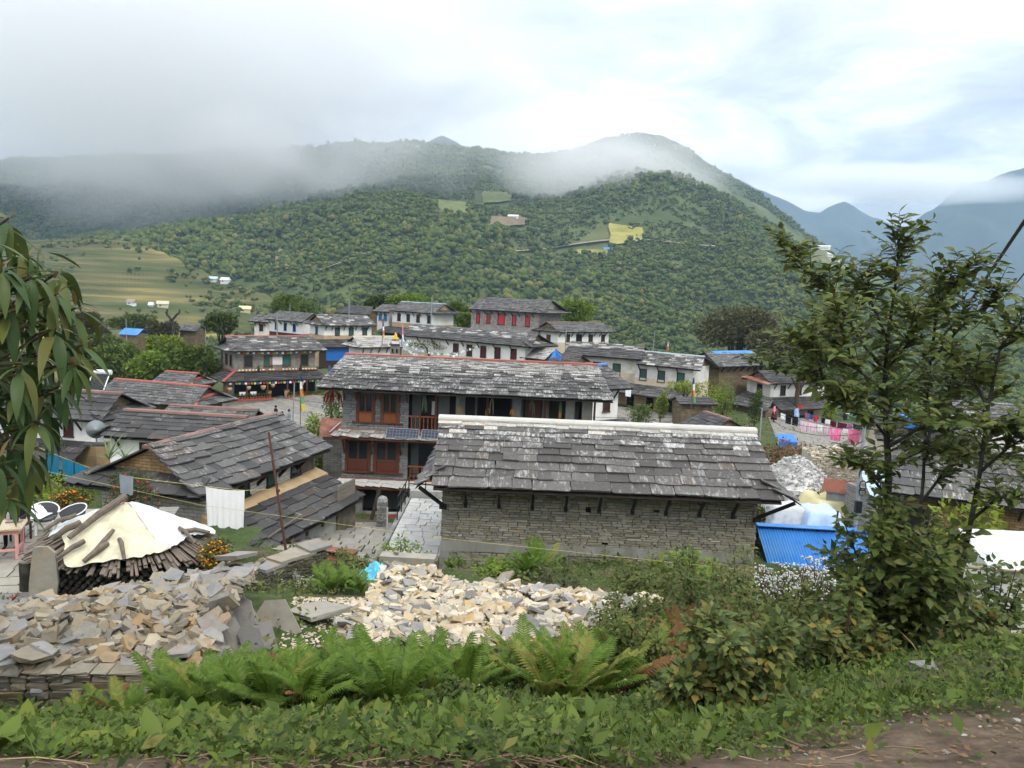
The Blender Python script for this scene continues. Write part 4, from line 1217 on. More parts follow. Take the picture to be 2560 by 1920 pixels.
for a, b in ((.28, 1.30), (1.72, 2.74)):
 carved_window(tB, xB0 + a - .13, xB0 + b + .13, zf1 + .42, zf2 - .50, yf - .02, 2, .58, 'glass', 'wood_red', 'wood_red')
for bx in (.08, .66, 1.62, 1.88, 2.84, 3.22):
 MB().bar((xB0 + bx, yf - .08, ze - .62), (xB0 + bx, yf - .50, ze + .02), .06, .09).build('bracket', M_['wood_red'], tB)
for bx in (.10, 1.48, 2.95):
 MB().bar((xB0 + bx, yf - .07, zf2 - 1.2), (xB0 + bx, yf - .50, zf2 - .52), .06, .09).build('bracket', M_['wood_red'], tB)
MB().box(xB0 - .6, xB1 + .5, yf - .62, yf + .02, ze - .02, ze + .10).build('eave_beam', M_['wood_dark'], tB)
# slate ledges between the storeys
for zl, dp, nm, m1 in ((zf2 - .02, .62, 'ledge', 'slate_light'), (zf1 + .03, .50, 'ledge', 'flagstone_pale')):
 q = [(xB0 - .45, yf - dp - .05, zl - .30), (xB0 + xs + 2.6, yf - dp - .05, zl - .30), (xB0 + xs + 2.6, yf, zl - .02), (xB0, yf, zl - .02)]
 slate_quad(tB, *q, 2, .62, m1, seed=int(40 + zl * 3), singles=40)
 MB().prism([Vector(v) - Vector((0, 0, .03)) for v in q], (0, 0, -.07)).build('ledge_boards', M_['wood_red'], tB)
 MB().box(xB0 - .1, xB0 + xs, yf - .09, yf - .075 + .05, zl - .02, zl + .06).build('red_band', M_['ridge_brown'], tB)
# balcony floors, posts, rear doors
for zf in (zf2, zf1):
 MB().box(xB0 + xs, xB1, yf - .3, yf + 1.35, zf - .24, zf - .05).build('balcony_floor', M_['wood_dark'], tB)
MB().box(xB0 + xs, xB1, yf + .9, yf + 1.0, zf2 - .02, ze - .02).build('balcony_back_wall', M_['stone_wall_b'], tB)
MB().box(xB0 + xs, xB1, yf + .9, yf + 1.0, zf1 - .02, zf2 - .3).build('balcony_back_wall', M_['stone_wall_b'], tB)
for i, xp in enumerate((xs + 2.55, xs + 5.35, xs + 8.0)):
 MB().box(xB0 + xp - .22, xB0 + xp + .22, yf + .05, yf + .45, zf2, ze).build('pillar', M_['stone_wall_b'], tB)
MB().box(xB1 - .5, xB1, yf + .02, yf + .9, zf2, ze).build('pillar', M_['stone_wall_b'], tB)
for xp in (1.35, 3.9, 6.75, 9.2):
 MB().box(xB0 + xs + xp - .05, xB0 + xs + xp + .05, yf - .12, yf - .02, zf2 - .05, ze).build('post', M_['wood_red'], tB)
doors = [(.55, 1.25, 'wood_dark'), (2.0, 3.15, 'wood_dark'), (3.4, 5.0, 'painted_shade'), (5.75, 6.55, 'wood_red'), (7.05, 7.95, 'wood_dark'), (8.55, 9.1, 'glass')]
for a, b, mt in doors:
 if b + xs + xB0 > xB1: continue
 o = MB().box(xB0 + xs + a, xB0 + xs + b, yf + .87, yf + .92, zf2, ze - .25).build('doorway', M_[mt], tB)
 MB().box(xB0 + xs + a - .07, xB0 + xs + a, yf + .84, yf + .93, zf2, ze - .2).build('frame', M_['wood_dark'], o)
 MB().box(xB0 + xs + b, xB0 + xs + b + .07, yf + .84, yf + .93, zf2, ze - .2).build('frame', M_['wood_dark'], o)
MB().box(xB0 + xs + .4, xB0 + xs + 1.3, yf + .87, yf + .92, zf1, zf2 - .6).build('doorway', M_['glass'], tB)
# hanging poster sheet, railings
for zf in (zf2, zf1):
 xa, xb = xB0 + xs + .04, xB0 + xs + (2.3 if zf == zf2 else 1.6)
 for zz_ in (.78, .06):
  MB().bar((xa, yf - .06, zf + zz_), (xb, yf - .06, zf + zz_), .06, .07).build('rail', M_['wood_orange'], tB)
 k = int((xb - xa) / .19)
 for i in range(k):
  xx = xa + (i + .5) * (xb - xa) / k
  MB().lathe([(.018, 0), (.034, .18), (.018, .34), (.034, .5), (.02, .68)], 6, (xx, yf - .06, zf + .06)).build('baluster', M_['wood_orange'], tB)
MB().box(xB0 + xs + 1.02, xB0 + xs + 1.22, yf + .83, yf + .84, zf2 + .75, zf2 + 1.45).build('notice_sheet', M_['plastic_white'], tB)
# ground storey
for a, b, mt in ((1.1, 1.75, 'painted_shade'), (2.05, 2.9, 'glass'), (-.1, .6, 'painted_shade')):
 MB().box(xB0 + a, xB0 + b, yf - .01, yf + .06, .35, zf1 - .55).build('doorway', M_[mt], tB)
stone_courses(tB, Matrix.Translation((xB0, yf + .06, 0)), xs + .4, 0.1, zf1 - .36, .11, .36, 'stone_wall_b', 36, 0, [(1.05, 1.8, 0, zf1 - .5), (2.0, 2.95, 0, zf1 - .5), (-.1, .65, 0, zf1 - .5)], depth=.1, rest_name='ground_floor_stones')

# solar panels on the ledge
YB0 = math.radians(-1.8)
def inB(x, y, z):
 c, s = math.cos(YB0), math.sin(YB0)
 return (RLB[0] + c * x - s * y, RLB[1] + s * x + c * y, ZB + z)
for i, lab in enumerate(('dark blue solar panel at the stone-bay end of the lodge ledge', 'dark blue solar panel in the middle of the lodge ledge', 'dark blue solar panel half behind the pale ridge cap')):
 w, hh = 1.62, .62
 t = thing('solar_collector', lab, 'solar panel', inB(xB0 + 2.28 + i * 1.74, yf - .70, zf2 - .30), YB0, 'solar panels on the lodge ledge')
 Mx = Matrix.Rotation(math.radians(52), 4, 'X')
 MB().box(.02, w - .02, .02, hh - .02, -.012, .004).build('cells', M_['solar_cell'], t, Mx)
 f_ = MB().box(0, w, 0, .02, -.02, .012).box(0, w, hh - .02, hh, -.02, .012).box(0, .02, .02, hh - .02, -.02, .012).box(w - .02, w, .02, hh - .02, -.02, .012)
 f_.build('frame', M_['metal_grey'], t, Mx)
 for xx in (.2, w - .2):
  MB().bar((xx, .02, -.05), (xx, .40, .40), .025).build('strut', M_['metal_grey'], t)
# garlands hung along the balcony
def garland(x, z, mat, name, label, n=9, ln=.7, grp=None, rr=.02, spread=.16):
 t = thing(name, label, name.split('_')[-1], inB(x, yf - .02, z), YB0, grp)
 rg = random.Random(int(x * 31))
 for i in range(n):
  dx = rg.uniform(-spread, spread)
  l2 = ln * rg.uniform(.6, 1.05)
  MB().tube([(dx * .3, 0, 0), (dx * .8, rg.uniform(-.04, .04), -l2 * .35), (dx, rg.uniform(-.05, .05), -l2)], [rr * .6, rr, rr * .5], 5).build('strand', M_[mat], t)
 return t
for x, s in ((.75, 'beside the notice sheet'), (2.6, 'in front of the dark wooden door'), (4.15, 'in the wide dark opening'), (6.1, 'beside the red door'), (7.5, 'before the brown double door')):
 garland(xB0 + xs + x, ze - .25, 'dried_green', 'herb_bunch', 'pale green dried herb bunch hung ' + s, 9, .85, 'bunches hung under the lodge eave')
for x, s in ((3.15, 'on the stone pillar nearest the railing'), (4.55, 'on the red post in the wide opening'), (5.75, 'on the stone pillar by the red door'), (8.1, 'on the pillar near the lodge end')):
 garland(xB0 + xs + x - .6, ze - .75, 'corn', 'corn_bunch', 'bunch of orange corn cobs hung ' + s, 7, .34, 'bunches hung under the lodge eave', .035, .12)
garland(-.15, ze - .2, 'chilli', 'chilli_string', 'dark red strings of chillies hung below the lodge eave corner', 22, .85, None, .03, .55)

# ================================================================ house C: slate house seen end-on, with open shed
ZC = -9.4
RLC = V3(-12.42, 26.0, -5.77)
yawC = math.radians(75.4)
tC = thing('slate_house', 'old house with big grey slates, whitewashed wall and brown ridge', 'house', (RLC[0], RLC[1], ZC), yawC, 'slate-roofed village houses')
LC, hC, rC = 8.08, 2.75, 1.36
zr = RLC[2] - ZC; ze = zr - rC
slate_quad(tC, (-.91, -hC, ze), (LC - .14, -hC, ze), (LC, 0, zr), (0, 0, zr), 8, 0.80, 'slate_grey', thick=.05, seed=61, grow=.35, jitter=2.2)
MB().prism([(-.85, -hC + .05, ze - .04), (LC - .15, -hC + .05, ze - .04), (LC, 0, zr - .04), (.02, 0, zr - .04)], (0, 0, -.06)).build('roof_boards', M_['wood_dark'], tC)
MB().prism([(-.6, hC, ze), (0, .02, zr), (LC, .02, zr), (LC, hC, ze)], (0, 0, -.06)).build('rear_roof', M_['slate_dark'], tC)
MB().prism([(-.12, -.2, zr - .07), (-.12, -.17, zr + .05), (-.12, .17, zr + .05), (-.12, .2, zr - .07)], (LC + .2, 0, 0)).build('ridge_cap', M_['ridge_brown'], tC)
ov = .62
x0, x1, yf, yb = .15, LC - .55, -(hC - ov), hC - ov
zw = ze + ov * rC / hC - .1
MB().box(x0, x1 - 1.35, yf, yb, -1.2, zw).build('wall', M_['whitewashed_stone'], tC)
MB().box(x1 - 1.35, x1 - .05, yf + .02, yb, -1.2, zw).build('plank_wall_core', M_['painted_shade'], tC)
for i in range(9):
 MB().box(x1 - 1.35 + i * .15, x1 - 1.35 + i * .15 + .12, yf - .03, yf + .015, zw - 1.05, zw - .02).build('plank', M_['wood_grey'], tC)
gable(tC, x0 - .02, yf, yb, zw + .002, zr - .12, 'masonry_ochre', .3)
a = [(-.95, hC, ze), (-.95, -hC + .02, ze), (x0, -hC + .6, ze + .42), (x0, hC - .6, ze + .42)]
slate_quad(tC, *a, 2, .62, 'slate_dark', seed=63)
MB().prism([Vector(q_) - Vector((0, 0, .04)) for q_ in a], (0, 0, -.05)).build('skirt_boards', M_['wood_black'], tC)
for fx, ww in ((.30, .50), (.545, .50), (.79, .62)):
 window(tC, x0 + fx * (x1 - x0), zw - .98, ww, .80, yf, 'wood_dark', 'paint_green' if fx < .7 else 'glass')
brackets(tC, [x0 + .3, x0 + 1.75, x0 + 3.1, x0 + 4.6, x0 + 6.0], yf, -hC, ze, .55, 'wood_dark', .09)
MB().prism([(x0 - .3, yf - .62, zw - 1.48), (x0 - .3, yf + .02, zw - 1.42), (x0 - .3, yf + .02, zw - 1.02), (x0 - .3, yf - .55, zw - 1.22)], (x1 - x0 + .5, 0, 0)).build('mud_ledge', M_['ochre_mud'], tC)
yl = yf - .55
slate_quad(tC, (-2.9, yl - 1.95, zw - 2.02), (LC - .7, yl - 1.95, zw - 2.02), (LC - .65, yl, zw - 1.28), (-2.2, yl, zw - 1.28), 5, .95, 'slate_dark', thick=.05, seed=66, grow=.2, jitter=2.0)
MB().prism([(-2.85, yl - 1.9, zw - 2.07), (LC - .75, yl - 1.9, zw - 2.07), (LC - .7, yl, zw - 1.33), (-2.2, yl, zw - 1.33)], (0, 0, -.06)).build('shed_boards', M_['wood_dark'], tC)
ys = yl - 1.6
zs = zw - 2.1
MB().box(-2.2, LC - .95, ys + .05, yf, -1.0, .12).build('shed_floor', M_['concrete'], tC)
MB().box(.3, LC - .95, yf - .25, yf, .1, zs + .5).build('shed_back', M_['painted_shade'], tC)
for i in range(8):
 MB().box(LC - 2.45, LC - .95, ys - .02, ys + .03, .25 + i * .135, .25 + i * .135 + .125).build('plank', M_['plank_grey'], tC)
for i in range(6):
 MB().box(LC - 3.1 + i * .105, LC - 3.1 + i * .105 + .09, ys - .03, ys + .02, .15, zs - .05).build('plank', M_['wood_grey'], tC)
MB().box(LC - 2.5, LC - .93, ys - .04, ys + .3, -1.0, .24).build('shed_footing', M_['moss_and_shade_stone'], tC)
MB().box(LC - .97, LC - .93, ys, yf, .2, zs + .1).build('shed_side_boards', M_['plank_grey'], tC)
for xx in (.4, 1.6, 3.2, 4.4):
 MB().bar((xx, ys, 0), (xx, ys, zs + .02), .09).build('post', M_['wood_grey'], tC)
MB().bar((.5, ys - .05, .75), (2.6, ys - .05, .95), .05).build('rail', M_['wood_grey'], tC)
MB().box(-.4, 1.6, ys - .06, ys - .03, -.2, zs - .1).build('red_board', M_['paint_darkred'], tC)
# ================================================================ the rest of the village
R_ = math.radians
def uvec(deg): return np.array([math.cos(R_(deg)), math.sin(R_(deg)), 0.0])

# D: white house at the edge of the leaves
t, d = house('white_house', 'white house with satellite dish and curled slate skirt beside the big-leaved tree', V3(-27.17, 45, -6.77) - uvec(-8.7) * 4.5, R_(-8.7), 9.04, 2.54, 1.25, .2, .44, -12.2, 7, .82, 'slate_dark', 'whitewash_clean', 'ochre_mud', 2.75, .65, .5,
             [(.80, 1.08, .46, .92, 'wood_dark', 'paint_darkred', None, True), (.40, 1.08, .46, .92, 'wood_dark', 'paint_darkred', None, True)], 'ridge_brown', 'masonry_brown', ('R',), 7, seed=101, bdrop=.7)
lean_to(t, d['x0'], d['x1'] - .3, d['yf'], d['ze'] - 1.35, 2.6, 1.0, 4, .8, 'slate_dark', 102)
MB().box(d['x0'], d['x1'] - .6, d['yf'] - 2.0, d['yf'] - 1.9, -1, d['ze'] - 2.2).build('porch_wall', M_['wood_dark'], t)
# E and E2
t, d = house('white_house', 'low white house with brown ridge between the dish house and big slate roof', V3(-19.28, 38, -6.62), R_(-6), 6.34, 2.07, .99, -.1, .1, -11.6, 7, .72, 'slate_dark', 'whitewash_clean', None, .5, .5, .3, [(.30, .95, .40, .62), (.47, .95, .3, .62)], 'ridge_brown', 'masonry_brown', ('L', 'R'), 3, seed=105)
t, d = house('slate_house', 'dark slate roof with brown and tan ridge behind the low white house', P(428, 1013, 45), R_(-5), 5.3, 2.0, .95, .2, .3, -12, 6, .6, 'slate_grey', 'whitewash', None, .5, .5, .4, (), 'ridge_brown', 'masonry_brown', ('R',), seed=107)
# F, F2 and the little porch
t, d = house('slate_house', 'long slate roof with bright red ridge and brown stone gable', V3(-30.14, 58, -7.76), R_(-15.7), 8.26, 2.5, 1.2, -.1, .62, -12.4, 9, .62, 'slate_grey', 'masonry_brown', None, .5, .55, .5, (), 'paint_red', 'masonry_brown', ('R',), seed=109)
MB().tube([(d['Lr'] + .75, -d['h'], d['ze'] + .05), (d['x1'] + .35, -d['h'] * .45, d['ze'] + .42), (d['x1'] + .1, d['h'] * .5, d['ze'] + .58)], .13, 6).build('skirt_capping', M_['paint_red'], t)
t, d = house('slate_house', 'small slate roof with red ridge close beside the shop house', P(415, 928, 68), R_(-12), 3.2, 2.0, .95, .2, .5, -12, 7, .5, 'slate_grey', 'masonry_brown', None, .5, .5, .4, (), 'paint_red', 'masonry_brown', ('R',), seed=111)
MB().tube([(d['Lr'] + .65, -d['h'], d['ze'] + .05), (d['x1'] + .3, -d['h'] * .4, d['ze'] + .42), (d['x1'] + .1, d['h'] * .5, d['ze'] + .55)], .12, 6).build('skirt_capping', M_['paint_red'], t)

# G: shop house
tG, d = house('shop_house', 'grey stone shop house with red-edged porch roof and flower pots', V3(-28.51, 76, -5.46), R_(36), 8.75, 2.76, 1.32, .3, .7, -12.05, 12, .60, lambda f: 'slate_light' if rng.random() < .16 else 'slate_grey', 'masonry_grey', None, .5, .75, .5,
              [(f, 1.55, .72, 1.05, 'wood_red', c) for f, c in ((.16, 'glass'), (.40, 'curtain_green'), (.63, 'curtain_green'), (.86, 'glass'))], 'ridge_red', 'masonry_grey', ('L',), 0, seed=120, side_win=[(.30, 1.55, .6, 1.05, 'wood_red', 'glass'), (.68, 1.55, .6, 1.05, 'wood_red', 'glass')])
gx0, gx1, gyf, gyb, gze = d['x0'], d['x1'], d['yf'], d['yb'], d['ze']
zt = gze - 2.05
q = [(gx0 - 1.55, gyf - 1.6, zt - .78), (gx1 + .7, gyf - 1.6, zt - .78), (gx1 + .2, gyf, zt), (gx0, gyf, zt)]
slate_quad(tG, *q, 6, .6, 'slate_dark', seed=121, singles=180)
MB().prism([Vector(v) - Vector((0, 0, .03)) for v in q], (0, 0, -.05)).build('porch_boards', M_['wood_dark'], tG)
q = [(gx0 - 1.55, gyb + .5, zt - .78), (gx0 - 1.55, gyf - 1.6, zt - .78), (gx0, gyf, zt), (gx0, gyb + .2, zt)]
slate_quad(tG, *q, 6, .6, 'slate_dark', seed=122, singles=180)
MB().prism([Vector(v) - Vector((0, 0, .03)) for v in q], (0, 0, -.05)).build('porch_boards', M_['wood_dark'], tG)
MB().bar((gx0, gyf - .12, zt + .05), (gx1 + .2, gyf - .12, zt + .05), .26, .10).build('red_flashing', M_['paint_red'], tG)
MB().bar((gx0 - .12, gyf, zt + .06), (gx0 - .12, gyb, zt + .06), .26, .10).build('red_flashing', M_['paint_red'], tG)
MB().bar((gx0, gyf, zt + .09), (gx0 - 1.55, gyf - 1.6, zt - .70), .28, .08).build('red_hip', M_['paint_red'], tG)
MB().box(gx0 - .02, gx1 + .02, gyf - .01, gyf + .12, 0, zt - .5).build('shop_front', M_['painted_shade'], tG)  # black panel painted as the unlit depth of the shop
for i in range(6):
 MB().box(gx0 - 1.3 + i * 2.0, gx0 - 1.16 + i * 2.0, gyf - 1.42, gyf - 1.28, 0, zt - .72).build('porch_post', M_['wood_red'], tG)
MB().box(gx0 - 1.6, gx1 + .5, gyf - 1.7, gyf, -1, .55).build('terrace_base', M_['masonry_grey'], tG)
MB().box(gx0 - 1.62, gx0 + 3.2, gyf - 1.75, gyf - 1.45, .551, .72).build('red_coping', M_['paint_red'], tG)
MB().box(gx0 + 4.6, gx1 + .5, gyf - 1.75, gyf - 1.45, .551, .72).build('red_coping', M_['paint_red'], tG)
for k in range(4):
 MB().box(gx0 + 3.35, gx0 + 4.45, gyf - 2.7 + k * .25, gyf - 1.7, -.3 + k * .2, -.1 + k * .2 + .002).build('step', M_['ridge_red'], tG)
MB().box(gx0 - 3.2, gx1 + 4, gyf - 4.3, gyf - 2.75, -1, -.12).build('terrace_step', M_['paving_far'], tG)
def inG(x, y, z):
 c, s = math.cos(R_(36)), math.sin(R_(36))
 return (-28.51 + c * x - s * y, 76 + s * x + c * y, -12.05 + z)
# banners on the front wall
for (x, w, hgt, lab) in ((gx0 + .515 * (gx1 - gx0), 1.0, .78, 'white printed banner between the upper windows of the shop house'),):
 tag(MB().box(-w / 2, w / 2, -.02, .01, 0, hgt).build('banner', M_['banner'], None, Matrix.Translation(inG(x, gyf - .03, gze - 1.42)) @ Matrix.Rotation(R_(36), 4, 'Z')), lab, 'banner')
 pic = MB().box(-w / 2 - .26, -w / 2 - .005, -.025, .01, 0, hgt).build('poster', M_['ridge_red'], None, Matrix.Translation(inG(x, gyf - .03, gze - 1.42)) @ Matrix.Rotation(R_(36), 4, 'Z'))
 tag(pic, 'reddish picture poster beside the white banner', 'poster')
# pots of flowers along the coping
pot = MB().lathe([(.07, 0), (.10, .16), (.11, .17), (.11, .2)], 8)
pot_me = py_mesh('pot', pot.V, pot.F, M_['terracotta'])
def tuft_np(n, r, h, size, rg):
 BV = np.array([(-.5, 0, 0), (0, .18, .5), (.5, 0, 0), (0, -.18, .9)]) ; BF = np.array([[0, 1, 2], [0, 2, 3]])
 T = np.stack([rg.normal(0, r * .5, n), rg.normal(0, r * .5, n), rg.uniform(.1, 1, n) * h], 1)
 return instance_np(BV, BF, rand_rot(n, rg), size * rg.uniform(.6, 1.3, n), T)
tuft_me = [np_mesh('plant', *tuft_np(40, .14, .35, .12, np.random.default_rng(k)), M_['crown_mid']) for k in range(3)]
pots = [gx0 - 1.4 + i * .27 for i in range(17)] + [gx0 + 4.8 + i * .30 for i in range(12)]
for i, x in enumerate(pots):
 t = thing('flower_pot', 'small red clay flower pot with green plant, porch coping ' + ('before the white cloths' if i < 17 else 'beyond the shop steps'), 'flower pot', inG(x, gyf - 1.6, .721), 0, 'flower pots along the shop porch')
 obj('pot', pot_me, t); obj('plant', tuft_me[i % 3], t, loc=(0, 0, .16))
# row of pumpkins and dark pots on the porch roof edge under the windows
bl = MB().lathe([(.02, 0), (.10, .03), (.13, .10), (.10, .17), (.02, .19)], 8)
bl_me = py_mesh('pumpkin', bl.V, bl.F, M_['bulb_cream'], True)
for i in range(24):
 if i in (8, 11, 12, 18): continue
 o = obj('pumpkin', bl_me, loc=inG(gx0 + .35 + i * .335, gyf - .30, zt + .06))
 tag(o, 'small cream pumpkin in the row under the shop windows', 'pumpkin', 'pumpkins on the shop porch roof')
for x, lab in ((gx0 + 2.2, 'dark log-shaped planter among the pumpkins, nearest the corner'), (gx0 + 6.5, 'dark log-shaped planter among the pumpkins, far end')):
 t = thing('planter', lab, 'planter', inG(x, gyf - .32, zt + .06), R_(36))
 MB().lathe([(.14, 0), (.17, .1), (.15, .24)], 8).build('pot', M_['wood_dark'], t)
 obj('plant', tuft_me[1], t, loc=(0, 0, .2))
# baskets hanging in the porch, cloths, cages
bk = MB().lathe([(.05, 0), (.17, .10), (.22, .28), (.20, .36)], 10)
bk_me = py_mesh('basket', bk.V, bk.F, M_['wicker'], True)
for x, z, s, lab in ((gx0 - .9, 1.5, 1.1, 'at the porch corner'), (gx0 + .9, 1.6, 1.0, 'above the white cloths'), (gx0 + 2.3, 1.55, 1.2, 'in the middle of the left porch bay'), (gx0 + 3.25, 1.75, 1.0, 'beside the shop steps'), (gx0 + 6.2, 1.8, 1.0, 'under the far end of the shop porch')):
 tag(obj('basket', bk_me, M=Matrix.Translation(inG(x, gyf - 1.5, z)) @ Matrix.Scale(s, 4)), 'round wicker basket hung ' + lab, 'basket', 'wicker goods in the shop porch')
for x, lab in ((gx0 - 1.25, 'at the corner of the porch'), (gx0 + 2.95, 'beside the steps'), (gx0 + 4.75, 'right after the steps')):
 t = thing('wicker_basket', 'tall wicker carrying basket standing ' + lab, 'basket', inG(x, gyf - 1.2, .56), 0, 'wicker goods in the shop porch')
 MB().lathe([(.16, 0), (.22, .4), (.27, .8)], 10).build('body', M_['wicker'], t)
 MB().lathe([(.28, .8), (.30, .83), (.28, .86)], 10).build('rim', M_['wood_orange'], t)
for x, lab in ((gx0 + .35, 'nearer the corner'), (gx0 + 1.4, 'nearer the steps')):
 tag(MB().box(-.3, .3, -.02, .02, 0, .35).build('cloth', M_['cloth_white'], None, Matrix.Translation(inG(x, gyf - 1.3, 1.05)) @ Matrix.Rotation(R_(36), 4, 'Z')), 'white patterned cloth laid in the shop porch, ' + lab, 'cloth')

# bunting of small flags
FLAG = ['cloth_blue', 'cloth_white', 'cloth_red', 'cloth_green', 'cloth_yellow']
_fl = {m: py_mesh('flag', [(-.11, 0, 0), (.11, 0, 0), (.10, .03, -.22), (-.10, .03, -.22)], [(0, 1, 2, 3)], M_[m]) for m in FLAG + ['cloth_paleblue']}
def bunting(name, label, a, b, n, sag, mats=FLAG, size=1.0, rope='cable_black', group=None):
 a, b = Vector(a), Vector(b)
 t = thing(name, label, 'prayer flags', a, 0, group)
 pts = []
 for i in range(n + 1):
  f = i / n
  p = (b - a) * f
  p.z -= sag * 4 * f * (1 - f)
  pts.append(p)
 MB().tube(pts, .008, 4).build('string', M_[rope], t)
 yaw = math.atan2(b.y - a.y, b.x - a.x)
 for i in range(n):
  p = (pts[i] + pts[i + 1]) / 2
  obj('flag', _fl[mats[i % len(mats)]], t, M=Matrix.Translation(p) @ Matrix.Rotation(yaw + rng.uniform(-.3, .3), 4, 'Z') @ Matrix.Rotation(rng.uniform(-.3, .3), 4, 'X') @ Matrix.Scale(size, 4))
 return t
bunting('prayer_flag_string', 'string of small coloured flags under the upper eave of the shop', inG(gx0 - .2, gyf - .55, gze + .02), inG(gx1 + .3, gyf - .55, gze + .02), 30, .1)
bunting('prayer_flag_string', 'string of small coloured flags under the porch eave of the shop', inG(gx0 - 1.3, gyf - 1.55, zt - .78), inG(gx1 + .5, gyf - 1.55, zt - .78), 34, .1)

# H1..H13
house('white_house', 'tiny white house at the far edge, half behind blue-framed one', P(645, 787, 114), R_(-12), 2.7, 1.9, .95, .6, .2, -9.6, 5, .6, 'slate_grey', 'whitewash', None, .5, .5, .4, [(.5, 1.25, .5, .85, 'wood_dark', 'wood_dark')], None, 'whitewash', (), 3, seed=131)
house('white_house', 'white house with blue window frames and dark red foot', V3(-32.93, 108, -3.92), R_(-38.3), 7.74, 2.31, 1.15, .1, .5, -9.2, 8, .6, 'slate_grey', 'whitewash_clean', 'paint_darkred', 2.5, .55, .4, [(f, 1.32, .5, .95, 'paint_blue', 'glass') for f in (.22, .50, .78)], None, 'masonry_brown', (), 6, seed=133)
t, d = house('white_house', 'white house with tan foot, stone gable and three green windows', V3(-25.35, 98, -3.83), R_(38.6), 7.1, 2.72, 1.28, .0, .3, -10.2, 8, .62, lambda f: 'slate_light' if rng.random() < .12 else 'slate_grey', 'whitewash_clean', 'ochre_mud', 3.85, .55, .4, [(f, 1.22, .52, .92, 'wood_dark', 'paint_green') for f in (.27, .56, .85)], None, 'masonry_ochre', ('L',), 8, seed=135, side_win=[(.5, 1.22, .5, .9, 'wood_dark', 'paint_green')])
lean_to(t, d['x0'] - 1.5, d['x1'], d['yf'], d['ze'] - 1.75, 2.0, .85, 4, .6, 'slate_dark', 136)
MB().box(d['x0'] - 1.3, d['x1'], d['yf'] - 1.5, d['yf'] - 1.4, -1, d['ze'] - 2.4).build('porch_wall', M_['wood_dark'], t)
MB().box(d['x0'] - .4, d['x0'] + 3.4, d['yf'] - 1.56, d['yf'] - 1.5, .8, d['ze'] - 2.7).build('blue_sheet', M_['tarp_blue'], t)
t, d = house('white_house', 'small white shrine house with bright pale slate roof', V3(-17.17, 82, -5.38), R_(34), 5.0, 2.13, 1.05, .2, .3, -10.9, 8, .62, 'slate_light', 'whitewash_clean', None, .5, .5, .4, (), 'cream_wall', 'whitewash_clean', ('L',), 5, seed=137)
t, d = house('white_house', 'white and tan house with blue ridge sheet at the back of the village', V3(-16.13, 110, -1.99), R_(-38.3), 8.5, 2.52, 1.3, -.4, .46, -9.8, 8, .6, 'slate_grey', 'whitewash_clean', 'ochre_mud', 4.95, .55, .4, [(f, 1.3, .5, .95, 'wood_dark', 'wood_dark') for f in (.17, .40, .64, .90)], 'sheet_paleblue', 'ochre_mud', ('R',), 6, seed=139, ridge_w=.15)
lean_to(t, d['x0'] - 1, d['x0'] + 5.2, d['yf'], d['ze'] - 2.2, 1.9, .8, 4, .6, 'slate_dark', 140)
MB().box(d['x0'] - .8, d['x0'] + 5, d['yf'] - 1.4, d['yf'] - 1.3, -1, d['ze'] - 2.9).build('porch_wall', M_['wood_dark'], t)
MB().box(d['x0'] + 5.3, d['x1'] + .2, d['yf'] - 1.7, d['yf'] - 1.6, 1, d['ze'] - 2.1).build('blue_sheet', M_['paint_blue'], t)
t, d = house('slate_house', 'small slate-roofed house with bright blue walls', P(958, 761, 111), R_(-30), 2.4, 2.0, 1.0, .3, .3, -9.8, 6, .6, 'slate_grey', 'whitewash', 'paint_blue', 3.6, .5, .3, [(.3, 1.2, .45, .8, 'paint_blue', 'paint_blue'), (.75, 1.2, .45, .8, 'paint_blue', 'paint_blue')], None, 'whitewash', (), 3, seed=141)
house('slate_house', 'low dark slate roof at the back near the thin mast', P(872, 764, 122), R_(-25), 4.6, 2.3, 1.15, 1.0, 1.0, -9.5, 7, .6, 'slate_dark', 'masonry_brown', None, .5, .5, .4, (), None, 'masonry_brown', (), seed=142)
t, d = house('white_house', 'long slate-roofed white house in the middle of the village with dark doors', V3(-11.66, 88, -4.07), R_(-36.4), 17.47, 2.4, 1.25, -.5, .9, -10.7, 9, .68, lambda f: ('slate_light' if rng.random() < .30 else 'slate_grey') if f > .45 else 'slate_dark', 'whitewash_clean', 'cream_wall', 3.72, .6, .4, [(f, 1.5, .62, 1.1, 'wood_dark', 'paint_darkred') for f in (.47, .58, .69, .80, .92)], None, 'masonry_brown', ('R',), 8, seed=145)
t, d = house('stone_house', 'tall stone house with red-curtained windows at the top of the village', V3(-4.56, 105, -.87), R_(-38.2), 11.78, 3.02, 1.6, -.4, .9, -9.6, 10, .58, 'slate_grey', 'masonry_pale', None, .5, .7, .4, [(f, 1.75, w, 1.25, 'wood_black', 'curtain_red') for f, w in ((.11, .5), (.27, .5), (.46, 1.0), (.65, .5), (.84, .6))], None, 'masonry_pale', ('R',), 10, seed=147)
lean_to(t, d['x0'] - 1.5, d['x1'] - .5, d['yf'], d['ze'] - 2.6, 2.4, 1.0, 5, .6, 'slate_dark', 148)
MB().box(d['x0'] - 1.2, d['x1'] - .5, d['yf'] - 1.8, d['yf'] - 1.7, -1, d['ze'] - 3.4).build('porch_wall', M_['wood_dark'], t)
